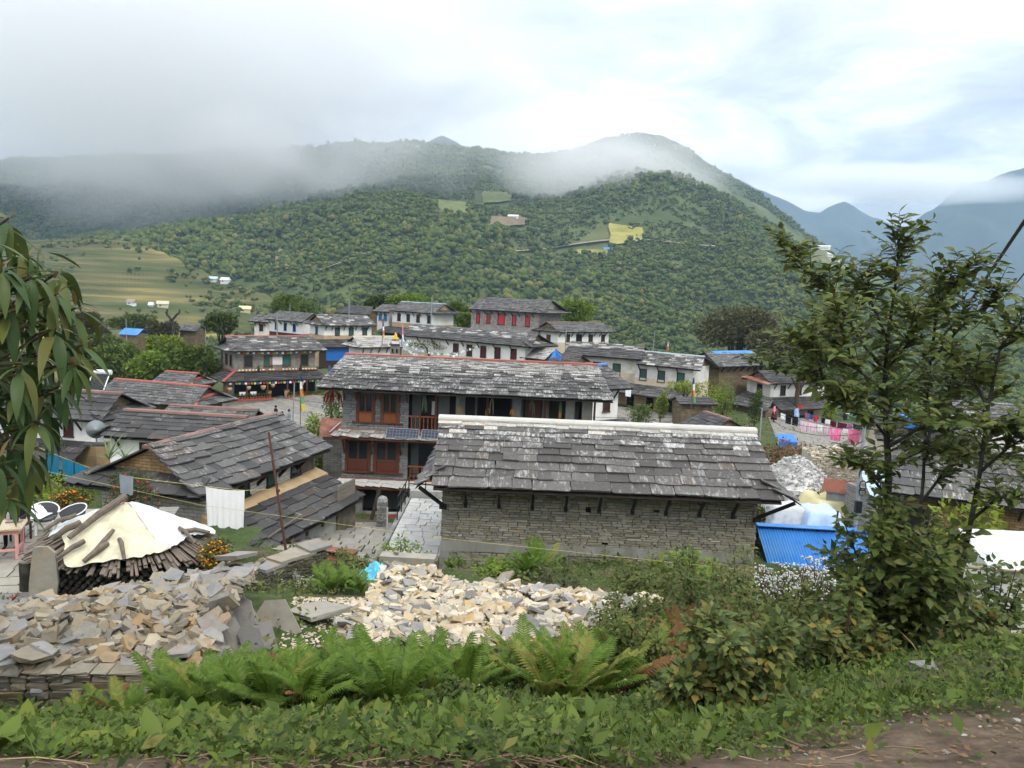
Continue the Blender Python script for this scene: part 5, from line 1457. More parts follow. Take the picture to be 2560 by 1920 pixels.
house('white_house', 'white house with carved dark windows and brown stone gable below the top house', V3(3.98, 95, -3.5), R_(39.7), 9.42, 2.42, 1.12, .1, .7, -9.0, 8, .62, 'slate_grey', 'whitewash_clean', 'cream_wall', 3.1, .55, .4, [(.18, 1.5, .6, 1.15, 'wood_dark', 'wood_dark'), (.40, 1.65, .85, 1.3, 'wood_dark', 'painted_shade'), (.63, 1.45, .6, 1.05, 'wood_dark', 'wood_dark'), (.88, 1.4, .5, 1.0, 'wood_dark', 'wood_dark')], 'ridge_brown', 'masonry_ochre', ('L',), 9, seed=149, side_win=[(.45, 1.4, .6, .9, 'wood_dark', 'wood_red')])
t, d = house('white_house', 'white house with green windows and sagging lichened roof, middle of the row', V3(6.17, 82, -4.96), R_(-26.9), 8.04, 2.5, 1.22, -.2, .5, -10.4, 9, .66, lambda f: ('slate_light' if rng.random() < .35 else 'slate_grey') if f > .6 else 'slate_dark', 'whitewash', 'cream_wall', 2.75, .6, .3, [(f, 1.7, .72, 1.05, 'wood_dark', 'paint_green') for f in (.18, .46, .74)], None, 'masonry_brown', (), 0, seed=151)
t, d = house('white_house', 'white house with blue ridge strip and long dark porch roof', V3(13.18, 78, -5.44), R_(-38.2), 6.6, 2.32, 1.16, -.5, .8, -11.3, 8, .62, lambda f: 'slate_light' if rng.random() < .25 else 'slate_grey', 'whitewash', 'cream_wall', 3.35, .55, .3, [(f, 1.55, .66, 1.05, 'wood_dark', 'paint_green') for f in (.15, .47, .80)], 'sheet_paleblue', 'masonry_brown', (), 3, seed=153, ridge_w=.18)
lean_to(t, d['x0'] - 3.0, d['x1'] - .3, d['yf'], d['ze'] - 2.05, 2.0, .8, 5, .55, 'slate_grey', 154)
MB().box(d['x0'] - 3.0, d['x1'] - .3, d['yf'] - .25, d['yf'] - .1, -1, d['ze'] - 2.2).build('porch_wall', M_['ochre_mud'], t)
for xx in (-2.6, -.6, 1.6, 3.6):
 MB().box(d['x0'] + xx, d['x0'] + xx + .8, d['yf'] - .28, d['yf'] - .24, 0, 1.6).build('doorway', M_['painted_shade'], t)
t, d = house('stone_house', 'brown stone house with blue sheet along its ridge', V3(19.84, 80, -5.41), R_(36.3), 7.91, 2.57, 1.33, .5, .2, -11.2, 8, .75, 'slate_grey', 'masonry_brown', None, .5, .6, .4, [(.8, 1.3, .5, .8)], None, 'masonry_brown', ('L',), 7, seed=155)
MB().prism([(1.2, -.55, d['zr'] - .20), (1.2, 0, d['zr'] + .10), (1.2, .5, d['zr'] - .18)], (6.5, 0, 0)).build('blue_ridge_sheet', M_['sheet_blue'], t)
t, d = house('white_house', 'white house with rusty roof corner above the laundry yard', V3(24.98, 78, -6.96), R_(25.5), 7.79, 2.2, 1.09, .2, .2, -11.5, 7, .72, 'slate_dark', 'whitewash_clean', None, .5, .5, .4, [(f, 1.2, .55, .9, 'wood_dark', 'wood_dark') for f in (.22, .52, .82)], None, 'masonry_brown', (), 4, seed=157, side_win=[(.45, 1.2, .6, .9, 'wood_dark', 'painted_shade')])
MB().prism([(-.9, -2.3, d['ze'] - .05), (.4, -2.3, d['ze'] + .08), (.5, 1.2, d['ze'] + .5), (-.9, 1.4, d['ze'] + .3)], (0, 0, .05)).build('rusty_sheet', M_['sheet_rust'], t)
lean_to(t, d['x0'] - .3, d['x1'] + .2, d['yf'], d['ze'] - 1.45, 2.2, .95, 5, .62, 'slate_dark', 158)
q = [(d['x0'] - 2.6, d['yb'], d['ze'] - 2.4), (d['x0'] - 2.6, d['yf'] - 2.2, d['ze'] - 2.4), (d['x0'] - .3, d['yf'] - .6, d['ze'] - 1.45), (d['x0'], d['yb'], d['ze'] - 1.2)]
slate_quad(t, *q, 5, .6, 'slate_grey', seed=159)
MB().prism([Vector(v) - Vector((0, 0, .03)) for v in q], (0, 0, -.05)).build('porch_boards', M_['wood_dark'], t)
MB().box(d['x0'] - 2.2, d['x0'], d['yf'] - 1.8, d['yb'], -1, d['ze'] - 2.3).build('side_wall', M_['masonry_brown'], t)
MB().box(d['x0'], d['x1'], d['yf'] - .06, d['yf'] - .03, -1, d['ze'] - 1.6).build('porch_wall', M_['ochre_mud'], t)
for xx in (.8, 3.0, 5.2):
 MB().box(d['x0'] + xx, d['x0'] + xx + .8, d['yf'] - .1, d['yf'] - .07, 0, 1.7).build('doorway', M_['painted_shade'], t)
 MB().bar((d['x0'] + xx + .3, d['yf'] - 2.0, 0), (d['x0'] + xx + .3, d['yf'] - 2.0, d['ze'] - 2.35), .12).build('porch_post', M_['wood_dark'], t)
RR = P(1511, 911, 52)
t, d = house('white_house', 'white house half hidden behind the lodge roof, with blue ridge corner', RR - uvec(33) * 5.5, R_(33), 5.5, 2.6, 1.35, .2, .5, -11.5, 8, .62, 'slate_grey', 'whitewash_clean', 'cream_wall', 2.3, .65, .5, [(.8, 1.5, .45, .8, 'wood_red', 'wood_dark')], 'sheet_blue', 'whitewash_clean', (), 9, seed=161, bdrop=.75)
lean_to(t, d['x0'] - 1, d['x1'] + .6, d['yf'], d['ze'] - 2.1, 2.4, 1.1, 5, .6, 'slate_dark', 162)
MB().box(d['x0'], d['x1'], d['yf'] - 1.8, d['yf'] - 1.7, -1, d['ze'] - 3.0).build('porch_wall', M_['wood_dark'], t)
house('slate_hut', 'dark slate hut whose brown ridge points towards the long stone house', P(1763, 1029, 60), R_(-74), 3.6, 1.9, 1.0, .3, .5, -11.6, 6, .55, 'slate_dark', 'masonry_brown', None, .5, .4, .3, (), 'ridge_brown', 'masonry_ochre', ('R',), seed=163, cat='hut')
house('stone_hut', 'small stone hut with flat slate roof beside the yellow creeper', P(1690, 992, 66), R_(8), 3.0, 1.5, .45, .2, .3, -11.4, 4, .7, 'slate_dark', 'masonry_brown', None, .5, .4, .3, (), None, 'masonry_brown', (), seed=164, cat='hut')
t, d = house('slate_hut', 'pale slate hut draped with blue and red sheets in mid village', P(1338, 868, 78), R_(-40), 2.6, 2.0, 1.0, .2, .2, -10.8, 7, .5, 'slate_light', 'masonry_brown', None, .5, .4, .3, (), None, 'masonry_brown', (), seed=165, cat='hut')
MB().box(-.3, .0, -2.1, -.4, d['ze'] - .02, d['ze'] + .06).build('red_sheet', M_['cloth_red'], t)
MB().prism([(2.6, -1.9, d['ze'] - .9), (4.2, -1.6, d['ze'] - .9), (4.2, -1.2, d['ze'] + .5), (2.9, -.5, d['ze'] + 1.0), (2.6, -.5, d['ze'] + .6)], (0, .08, 0)).build('blue_sheet', M_['tarp_blue'], t)
t, d = house('slate_hut', 'low rough slate shed roof between the blue-draped hut and the row of houses', P(1400, 884, 76), R_(-30), 2.4, 1.6, .7, .3, .3, -10.8, 5, .6, 'slate_dark', 'masonry_brown', None, .5, .4, .3, (), None, 'masonry_brown', (), seed=166, cat='hut')
for i in range(5):
 MB().bar((-.4 + i * .35, -1.5, d['ze'] + .15), (.5 + i * .45, .1, d['zr'] + .12), .09).build('pole', M_['wood_grey'], t)
# houses seen through the tree on the right
t, d = house('slate_house', 'large dark slate house seen through the tree beside the utility pole', P(2215, 1100, 33), R_(-24), 6.0, 3.2, 1.6, -.2, .8, -11.6, 8, .9, 'slate_grey', 'masonry_ochre', None, .5, .7, .4, [(.2, 1.6, .6, .9)], None, 'masonry_ochre', ('L',), 4, seed=168)
t, d = house('slate_house', 'dark slate house with small pale wall behind the tree trunk', P(2185, 1035, 47), R_(-12), 5.0, 2.4, 1.2, .3, .4, -11.6, 7, .7, 'slate_dark', 'cream_wall', None, .5, .6, .4, [(.3, 1.5, .5, .8)], None, 'masonry_brown', (), 3, seed=170)
MB().box(1.5, 3.3, -1.6, .2, d['zr'] - .5, d['zr'] + .08).build('blue_sheet', M_['tarp_blue'], t)
t, d = house('white_house', 'white house seen through branches at the edge of the village', P(2380, 1000, 62), R_(-15), 6.0, 2.4, 1.2, .3, .4, -12.6, 7, .7, 'slate_grey', 'whitewash_clean', None, .5, .6, .4, [(.3, 1.5, .5, .8), (.7, 1.5, .5, .8)], None, 'masonry_brown', (), 3, seed=172)
t, d = house('slate_house', 'farther pale-walled house glimpsed among the tree leaves', P(2455, 1085, 42), R_(-10), 5.0, 2.4, 1.2, .3, .4, -12.4, 7, .7, 'slate_light', 'whitewash', None, .5, .6, .4, [(.4, 1.5, .5, .8)], None, 'masonry_brown', (), 3, seed=173)

# sheet-metal huts
def sheet_roof(t, x0, x1, y0, z0, y1, z1, mat, pitch=.09, amp=.012, th=.01, name='roof_sheet'):
 """corrugated sheet from the low edge (y0,z0) to the high edge (y1,z1)"""
 n = max(2, int((x1 - x0) / pitch * 4))
 V = []
 for i in range(n + 1):
  x = x0 + (x1 - x0) * i / n
  dz = amp * math.cos(i * math.pi / 2)
  V += [(x, y0, z0 + dz), (x, y1, z1 + dz)]
 F = [(2 * i, 2 * i + 2, 2 * i + 3, 2 * i + 1) for i in range(n)]
 return obj(name, py_mesh(name, V, F, M_[mat]), t)
t = thing('sheet_hut', 'far hut with bright blue metal roof among the trees', 'hut', P(312, 862, 118), R_(-14), 'metal-roofed huts')
sheet_roof(t, 0, 3.4, -1.4, 1.7, .1, 2.6, 'sheet_blue', .3, .02)
MB().box(.1, 3.3, -1.2, 1.2, -2, 1.75).build('wall', M_['masonry_brown'], t)
MB().prism([(0, .1, 2.6), (3.4, .1, 2.6), (3.4, 1.5, 1.8), (0, 1.5, 1.8)], (0, 0, .03)).build('rear_roof', M_['sheet_blue'], t)
house('slate_hut', 'far dark slate hut left of the round tree', P(460, 811, 126), R_(-12), 3.2, 1.8, .9, .3, .3, -11, 6, .6, 'slate_grey', 'masonry_brown', None, .5, .4, .3, (), None, 'masonry_brown', (), seed=175, cat='hut')
# blue corrugated shed beside house A
pb = P(1903, 1312, 29.0)
t = thing('sheet_shed', 'long bright blue corrugated metal roof beside the stone house', 'shed', (pb[0], pb[1], -10.6), R_(-3), 'metal-roofed huts')
zt = pb[2] + 10.6
sheet_roof(t, -.2, 5.2, -2.9, zt - 1.35, 0, zt, 'sheet_blue', .105, .022)
MB().box(-.2, 5.2, -.30, .12, zt + .024, zt + .05).build('ridge_flashing', M_['sheet_blue'], t, Matrix.Identity(4))
MB().prism([(-.2, .1, zt), (5.2, .1, zt), (5.2, 2.4, zt - 1.1), (-.2, 2.4, zt - 1.1)], (0, 0, .02)).build('rear_roof', M_['sheet_blue'], t)
MB().box(0, 5.0, -2.5, 2.0, -1, zt - 1.2).build('wall', M_['masonry_grey'], t)
MB().tube([(2.6, -2.2, zt - .75), (5.3, -2.25, zt - .80)], .03, 6).build('pipe', M_['pole_rust'], t)
MB().tube([(2.75, -.2, zt - .1), (2.8, -.15, zt + .75)], .035, 6).build('post', M_['wood_dark'], t)
# pale-blue sheet and rusty shed by the pole
pb = P(2150, 1190, 31)
t = thing('sheet_shed', 'low shed with faded pale blue metal sheet by the utility pole', 'shed', (pb[0], pb[1], -11), R_(8), 'metal-roofed huts')
zt = pb[2] + 11
sheet_roof(t, -.1, 1.25, -1.0, zt - .6, 0, zt + .3, 'sheet_paleblue', .2, .01)
MB().box(0, 1.2, -.7, .9, -1, zt - .5).build('wall', M_['masonry_grey'], t)
pb = P(2075, 1185, 33)
t = thing('sheet_shed', 'small grey shed with rust-edged sloping roof near the stacked stones', 'shed', (pb[0], pb[1], -11.2), R_(-30), 'metal-roofed huts')
zt = pb[2] + 11.2
sheet_roof(t, -.2, 1.5, -.8, zt - .6, 0, zt - .2, 'sheet_rust', .12, .012)
MB().box(0, 1.3, -.6, .7, -1, zt - .55).build('wall', M_['concrete'], t)
# rust-red roof between house C and the mossy wall
pb = P(812, 1368, 21.5)
t = thing('sheet_shed', 'low rust-red corrugated roof behind the mossy stone wall', 'shed', (pb[0], pb[1], -9.6), R_(-12), 'metal-roofed huts')
zt = pb[2] + 9.6
sheet_roof(t, -.7, 1.05, -1.5, zt - .75, 0, zt, 'sheet_rust', .11, .014)
MB().box(-.7, 1.05, -.36, .03, zt + .016, zt + .03).build('ridge_flashing', M_['sheet_rust'], t, Matrix.Identity(4))
MB().box(-.6, .95, -1.3, .3, -1, zt - .65).build('wall', M_['moss_and_shade_stone'], t)
pb = P(838, 1062, 44)
t = thing('sheet_shed', 'little rusty brown sheet roof on stone posts beside the lodge', 'shed', (pb[0], pb[1], -11.6), R_(10), 'metal-roofed huts')
zt = pb[2] + 11.6
sheet_roof(t, -.8, .9, -1.3, zt - .45, .2, zt + .35, 'sheet_rust', .16, .01)
MB().box(-.6, .7, -1.0, .2, -1, zt - .35).build('wall', M_['masonry_grey'], t)
MB().bar((-.25, -1.0, zt - .24), (.3, -.2, zt + .18), .07, .03).build('batten', M_['cap_white'], t)
# ================================================================ yards, people, washing, poles
def on_ground(px_, py_, Ymin=2.0, Ymax=140.0):
 """where the sight line through a photo pixel meets the ground sheet"""
 d_ = ray(px_, py_)
 ys = np.linspace(Ymin, Ymax, 400)
 pts = d_[None] * (ys / d_[1])[:, None]
 below = pts[:, 2] < gz(pts[:, 0], pts[:, 1])
 k = int(np.argmax(below)) if below.any() else 399
 return pts[k]

def draped(name, label, corners, off, mat, n=26):
 c = [np.array(q_, float) for q_ in corners]
 s, tq = np.meshgrid(np.linspace(0, 1, n), np.linspace(0, 1, n), indexing='ij')
 X = (1 - s) * (1 - tq) * c[0][0] + s * (1 - tq) * c[1][0] + s * tq * c[2][0] + (1 - s) * tq * c[3][0]
 Y = (1 - s) * (1 - tq) * c[0][1] + s * (1 - tq) * c[1][1] + s * tq * c[2][1] + (1 - s) * tq * c[3][1]
 o = obj(name, grid_mesh(name, X, Y, gz(X, Y) + off, M_[mat]))
 tag(o, label, None, kind='structure')
 return o

def flagstones(parent, origin, ux, uy, nx, ny, cw, ch, mat, seed, z_of=None, thick=.06, brick=True, gap=.02):
 """irregular paving stones laid in rows; each stone an object"""
 rg = random.Random(seed)
 ux, uy = Vector(ux), Vector(uy)
 vx = [[Vector((0, 0, 0)) for i in range(nx + 1)] for j in range(ny + 1)]
 for j in range(ny):
  x = 0.0
  total = nx * cw
  off = rg.uniform(0, .4) * cw
  edges = [0.0]
  while edges[-1] < total - cw * .3:
   edges.append(min(total, edges[-1] + cw * rg.uniform(.55, 1.5)))
  edges[-1] = total
  jit = .10 if brick else .14
  for i in range(len(edges) - 1):
   x0_, x1_ = edges[i] + gap / 2, edges[i + 1] - gap / 2
   y0_, y1_ = j * ch + gap / 2, (j + 1) * ch - gap / 2
   pts = [(x0_ + rg.uniform(0, jit) * cw * .3, y0_ + rg.uniform(-jit, jit) * ch * .5), ((x0_ + x1_) / 2, y0_ + rg.uniform(-jit, jit) * ch * .6), (x1_ - rg.uniform(0, jit) * cw * .3, y0_ + rg.uniform(-jit, jit) * ch * .5),
                   (x1_ - rg.uniform(0, jit) * cw * .3, y1_ + rg.uniform(-jit, jit) * ch * .4), ((x0_ + x1_) / 2, y1_ + rg.uniform(-jit, jit) * ch * .5), (x0_ + rg.uniform(0, jit) * cw * .3, y1_ + rg.uniform(-jit, jit) * ch * .4)]
   P3 = [Vector(origin) + ux * a + uy * b for a, b in pts]
   cx = sum(p.x for p in P3) / 6; cy = sum(p.y for p in P3) / 6
   dz = rg.uniform(-.012, .012)
   z = (z_of(cx, cy) if z_of else origin[2]) + dz
   tilt = (rg.uniform(-.012, .012), rg.uniform(-.012, .012))
   Q = [Vector((p.x - cx, p.y - cy, tilt[0] * (p.x - cx) + tilt[1] * (p.y - cy))) for p in P3]
   mb = MB().prism([q_ - Vector((0, 0, thick)) for q_ in Q], (0, 0, thick))
   mb.build('flagstone', M_[mat], parent, loc=(cx, cy, z))

# paving under the yards
draped('courtyard', 'grey paved yard in front of the shop house', [(-34, 57), (-13, 56), (-12, 74), (-26, 80)], .05, 'paving_far')
draped('courtyard', 'grey paved laundry yard below the white house', [on_ground(1950, 1125, 40, 90)[:2], on_ground(2190, 1135, 40, 90)[:2], (34, 76), (25, 74)], .05, 'paving_far')
draped('courtyard', 'grey paved yard in front of the long porch', [(9, 62), (17, 60), (19, 74), (9, 78)], .05, 'paving_far')
pv_ = tag(obj('flagstone_terrace', grid_mesh('flagstone_terrace', *np.meshgrid(np.linspace(-17, -6.6, 8), np.linspace(12.6, 20.4, 8)), np.full((8, 8), -6.66), M_['ground'])), 'grey flagstone terrace with the pink table', None, kind='structure')
flagstones(pv_, (-16.2, 12.7, -6.58), (.97, .24, 0), (-.24, .97, 0), 14, 15, .62, .48, 'flagstone', 71)
pc = tag(obj('flagstone_path', grid_mesh('flagstone_path', *np.meshgrid(np.linspace(-8.4, -4.2, 12), np.linspace(24.4, 34, 14)), gz(*np.meshgrid(np.linspace(-8.4, -4.2, 12), np.linspace(24.4, 34, 14))) + .01, M_['ground'])), 'worn tan flagstone path between the slate house and stone house', None, kind='structure')
flagstones(pc, (-8.0, 24.6, 0), (1, 0, 0), (.0, 1, 0), 6, 12, .62, .72, 'flagstone', 72, z_of=lambda x, y: g1(x, y) + .05, brick=False)
tr = tag(MB().box(-4.25, -2.05, 25.2, 33.0, -11, -9.22).build('stone_ramp', M_['concrete'], None), 'raised walk of pale cut stone beside the stone house', None, kind='structure')
flagstones(tr, (-4.22, 25.22, -9.15), (1, 0, 0), (0, 1, 0), 4, 20, .54, .385, 'flagstone_pale', 73, gap=.012)
MB().box(-4.3, -2.1, 33.0, 33.4, -11, -8.85).build('step', M_['concrete'], tr)
MB().box(-4.42, -4.25, 25.2, 33.0, -11, -9.13).build('kerb', M_['concrete_band'], tr)
t = thing('railing', 'thin black metal railing along the pale stone walk', 'railing', (-4.33, 29.6, -9.13))
for y in (0, 1.1, 2.2, 3.3):
 MB().bar((0, y, 0), (0, y, .95), .045).build('post', M_['metal_black'], t)
for z in (.5, .93):
 MB().bar((0, 0, z), (0, 3.3, z), .035).build('rail', M_['metal_black'], t)
for x in (.7, 1.4, 2.1):
 MB().bar((x, 3.6, 0.1), (x, 3.6, 1.05), .04).build('post', M_['metal_black'], t)
for z in (.55, 1.0):
 MB().bar((0, 3.6, z), (2.1, 3.6, z), .035).build('rail', M_['metal_black'], t)
p = P(955, 1302, 32.4)
t = thing('gate_post', 'stone gate pillar with rounded top beside the railing', 'pillar', (p[0], p[1], -10.3))
stone_courses(t, Matrix.Translation((-.2, -.2, 0)), .42, 0, 1.15, .09, .22, 'stone_wall_b', 81, 80, depth=.14)
MB().box(-.19, .21, -.18, .2, 0, 1.14).build('core', M_['masonry_grey'], t)
MB().lathe([(.24, 1.14), (.2, 1.26), (.08, 1.33)], 10).build('cap', M_['stone_wall_b'], t)
p = P(985, 1290, 31.5)
t = thing('wooden_gate', 'small white and red wooden gate bar beside the pillar', 'gate', (p[0], p[1], -10.2), R_(10))
MB().bar((-.28, 0, 0), (-.28, 0, 1.0), .06).build('post', M_['cap_white'], t)
MB().box(-.2, .35, -.02, .02, .55, .72).build('bar', M_['paint_red'], t)
MB().box(-.24, .4, -.025, .015, .722, .80).build('bar', M_['cap_white'], t)
t = thing('plank', 'dark plank leaning against the lodge foot', 'plank', P(928, 1300, 32), 0)
MB().bar((0, 0, 0), (.25, .5, 1.25), .16, .05).build('board', M_['wood_dark'], t)

# ---- people
def person(label, loc, yaw, top, bottom, pose='stand', scale=1.0, hair=True, group=None, dress=False):
 t = thing('person', label, 'person', loc, yaw, group)
 J = {'pel': (0, 0, .95), 'sp': (0, .01, 1.15), 'ch': (0, 0, 1.36), 'nk': (0, 0, 1.49), 'hd': (0, -.01, 1.58), 'ht': (0, -.01, 1.70)}
 Rr = {'pel': .145, 'sp': .125, 'ch': .145, 'nk': .055, 'hd': .085, 'ht': .075}
 for s, n in ((-1, 'l'), (1, 'r')):
  J[n + 'sh'] = (s * .175, 0, 1.41); Rr[n + 'sh'] = .062
  if pose == 'sit':
   J[n + 'el'] = (s * .25, -.12, 1.14); J[n + 'wr'] = (s * .14, -.38, 1.10); J[n + 'ha'] = (s * .12, -.47, 1.09)
  else:
   J[n + 'el'] = (s * .24, .03, 1.13); J[n + 'wr'] = (s * .23, -.08, .89); J[n + 'ha'] = (s * .22, -.10, .79)
  Rr[n + 'el'] = .046; Rr[n + 'wr'] = .032; Rr[n + 'ha'] = .040
  J[n + 'hp'] = (s * .09, 0, .88); Rr[n + 'hp'] = .10
  if pose == 'sit':
   J[n + 'kn'] = (s * .13, -.42, .90); J[n + 'an'] = (s * .13, -.42, .48); J[n + 'to'] = (s * .14, -.60, .44)
  else:
   J[n + 'kn'] = (s * .10, -.02, .49); J[n + 'an'] = (s * .10, .02, .08); J[n + 'to'] = (s * .11, -.14, .04)
  Rr[n + 'kn'] = .062; Rr[n + 'an'] = .042; Rr[n + 'to'] = .035
 E = [('pel', 'sp'), ('sp', 'ch'), ('ch', 'nk'), ('nk', 'hd'), ('hd', 'ht')]
 for n in 'lr':
  E += [('ch', n + 'sh'), (n + 'sh', n + 'el'), (n + 'el', n + 'wr'), (n + 'wr', n + 'ha'), ('pel', n + 'hp'), (n + 'hp', n + 'kn'), (n + 'kn', n + 'an'), (n + 'an', n + 'to')]
  # fingers and thumb
  h0, w0 = Vector(J[n + 'ha']), Vector(J[n + 'wr'])
  dr = (h0 - w0).normalized()
  sd_ = Vector((1, 0, 0)) if pose == 'sit' else Vector((0, 1, 0))
  for k in range(4):
   a_, b_ = f'{n}f{k}a', f'{n}f{k}b'
   J[a_] = tuple(h0 + sd_ * (k - 1.5) * .021 + dr * .045); J[b_] = tuple(h0 + sd_ * (k - 1.5) * .023 + dr * (.085 - abs(k - 1.3) * .01) + Vector((0, 0, -.01)))
   Rr[a_] = .010; Rr[b_] = .008
   E += [(n + 'ha', a_), (a_, b_)]
  J[n + 'th'] = tuple(h0 - sd_ * .055 + dr * .02); Rr[n + 'th'] = .010
  E += [(n + 'ha', n + 'th')]
 names = list(J)
 if pose == 'sit':
  for k in names:
   J[k] = (J[k][0], J[k][1], J[k][2] - .44)
 me = bpy.data.meshes.new('body')
 me.from_pydata([J[k] for k in names], [(names.index(a_), names.index(b_)) for a_, b_ in E], [])
 o = bpy.data.objects.new('body', me)
 COL.objects.link(o)
 sk = o.modifiers.new('skin', 'SKIN')
 for i, k in enumerate(names):
  me.skin_vertices[0].data[i].radius = (Rr[k] * (1.15 if k in ('pel', 'ch', 'sp') else 1), Rr[k])
  me.skin_vertices[0].data[i].use_root = (k == 'pel')
 sb = o.modifiers.new('sub', 'SUBSURF'); sb.levels = 1; sb.render_levels = 1
 bpy.context.view_layer.update()
 ev = o.evaluated_get(bpy.context.evaluated_depsgraph_get())
 m2 = bpy.data.meshes.new_from_object(ev)
 bpy.data.objects.remove(o)
 for mn in (top, bottom, 'skin', 'metal_black'):
  m2.materials.append(M_[mn])
 zoff = -.44 if pose == 'sit' else 0
 hands = [Vector(J['lha']), Vector(J['rha'])]
 for p_ in m2.polygons:
  c_ = p_.center
  if c_.z > 1.47 + zoff and abs(c_.x) < .13 and min((c_ - h_).length for h_ in hands) > .2:
   p_.material_index = 2
  elif min((c_ - h_).length for h_ in hands) < .115:
   p_.material_index = 2
  elif min((c_ - Vector(J[k])).length for k in ('lto', 'rto')) < .13:
   p_.material_index = 3
  elif c_.z < .90 + zoff or (pose == 'sit' and c_.y < -.1 and c_.z < .6):
   p_.material_index = 1
  p_.use_smooth = True
 b = obj('body', m2, t)
 if hair:
  hm = MB().lathe([(.098, -.05), (.104, .02), (.096, .07), (.06, .115), (.01, .125)], 12, (0, .018, 1.62 + zoff))
  hm.build('hair', M_['hair'], t, smooth=True)
 fc = MB()
 fc.lathe([(.012, -.012), (.017, 0), (.008, .03)], 6, (0, -.098, 1.615 + zoff))
 fc.build('nose', M_['skin'], t)
 for s in (-1, 1):
  MB().lathe([(.004, -.006), (.010, 0), (.004, .006)], 6, (s * .033, -.088, 1.645 + zoff)).build('eye', M_['hair'], t)
 if dress:
  MB().lathe([(.30, .25), (.22, .75), (.16, 1.05)], 14).build('skirt', M_[bottom], t, smooth=True)
 t.scale = (scale,) * 3
 return t
for px_, py_, Y, top, bot, yaw, lab in ((690, 1028, 64, 'cloth_black', 'cloth_black', 2.4, 'person in black jacket standing nearest the shop steps'), (705, 1034, 61, 'jacket', 'cloth_blue', 3.6, 'person in dark coat in the middle of the courtyard group'), (722, 1022, 62, 'cloth_grey', 'cloth_black', 4.4, 'person in grey-blue top at the edge of the group by the pole'),
                                           (668, 1033, 58, 'cloth_tealgreen', 'cloth_black', 1.2, 'person in teal shawl by the brown-ridged roof'), (714, 1040, 58, 'jacket', 'cloth_black', 3.0, 'person in dark jacket with back turned, front of the courtyard group')):
 p = P(px_, py_, Y)
 person(lab, (p[0], p[1], g1(p[0], p[1]) + .05), yaw, top, bot, group='people in the courtyard')
p = P(1991, 1040, 70.5)
person('person in long pale blue dress standing in the laundry yard', (p[0], p[1], g1(p[0], p[1]) + .05), .4, 'cloth_paleblue', 'cloth_paleblue', dress=True)
p = P(1935, 1040, 71)
person('person in pink and red clothes by the porch of the laundry yard', (p[0], p[1], g1(p[0], p[1]) + .05), 1.0, 'cloth_pink', 'cloth_maroon', dress=True)
p = P(42, 1250, 18.3)
person('person in dark padded jacket seated at the pink table', (p[0], p[1], -6.58), R_(15), 'jacket', 'cloth_black', 'sit')
t = thing('stool', 'low dark wooden stool under the seated person', 'stool', (p[0], p[1] + .08, -6.58))
MB().box(-.2, .2, -.16, .2, .40, .44).build('seat', M_['wood_dark'], t)
for sx_ in (-.16, .16):
 for sy_ in (-.12, .16):
  MB().bar((sx_, sy_, 0), (sx_, sy_, .4), .04).build('leg', M_['wood_dark'], t)

# ---- hung cloth
def hung_cloth(name, label, cat, a, b, drop, mat, folds=5, amp=.03, seed=1, group=None, taper=0.0, ragged=.03):
 a, b = Vector(a), Vector(b)
 rg = random.Random(seed)
 nx, nz = 26, 14
 U = (b - a)
 Nn = Vector((-U.y, U.x, 0)).normalized()
 V = []
 ph = rg.uniform(0, 6)
 for j in range(nz + 1):
  f = j / nz
  for i in range(nx + 1):
   s = i / nx
   sag = 4 * s * (1 - s) * .03 * U.length
   ed = 1 + taper * f * math.sin(s * math.pi)
   x = (s - .5) * (1 - .05 * f) + .5
   p_ = a + U * x + Vector((0, 0, -sag - drop * f * (1 + ragged * math.sin(s * 17 + ph) * f)))
   p_ += Nn * amp * (.25 + f) * (math.sin(s * folds * 6.28 + ph + 1.5 * math.sin(s * 5)) + .4 * math.sin(s * folds * 13 + ph * 2))
   V.append(p_ - a)
 F = [(j * (nx + 1) + i, j * (nx + 1) + i + 1, (j + 1) * (nx + 1) + i + 1, (j + 1) * (nx + 1) + i) for j in range(nz) for i in range(nx)]
 o = obj(name, py_mesh(name, V, F, M_[mat], True), loc=a)
 return tag(o, label, cat, group)
def px_cloth(name, label, cat, x0_, y0_, x1_, y1_, x2y, Y, mat, folds=4, amp=.025, group=None, seed=1):
 a, b = P(x0_, y0_, Y), P(x1_, y1_, Y)
 drop = a[2] - P(x0_, x2y, Y)[2]
 return hung_cloth(name, label, cat, a, b, drop, mat, folds, amp, seed, group)
px_cloth('bed_sheet', 'large white bed sheet hanging in front of the big slate house', 'sheet', 514, 1217, 612, 1226, 1312, 20.0, 'cloth_white', 7, .03)
for x0_, y0_, x1_, y1_, yb_, lab in ((118, 1128, 147, 1140, 1180, 'nearest the big-leaved tree'), (154, 1143, 184, 1156, 1196, 'in the middle of the three'), (186, 1156, 216, 1167, 1206, 'nearest the red-flowered bush')):
 px_cloth('towel', 'teal blue towel on the line, ' + lab, 'towel', x0_, y0_, x1_, y1_, yb_, 30, 'cloth_teal', 3, .012, 'teal towels on the line', seed=int(x0_))
px_cloth('towel', 'grey towel hanging behind the tarp-covered woodpile', 'towel', 298, 1185, 333, 1191, 1232, 18.2, 'cloth_grey', 2, .012)
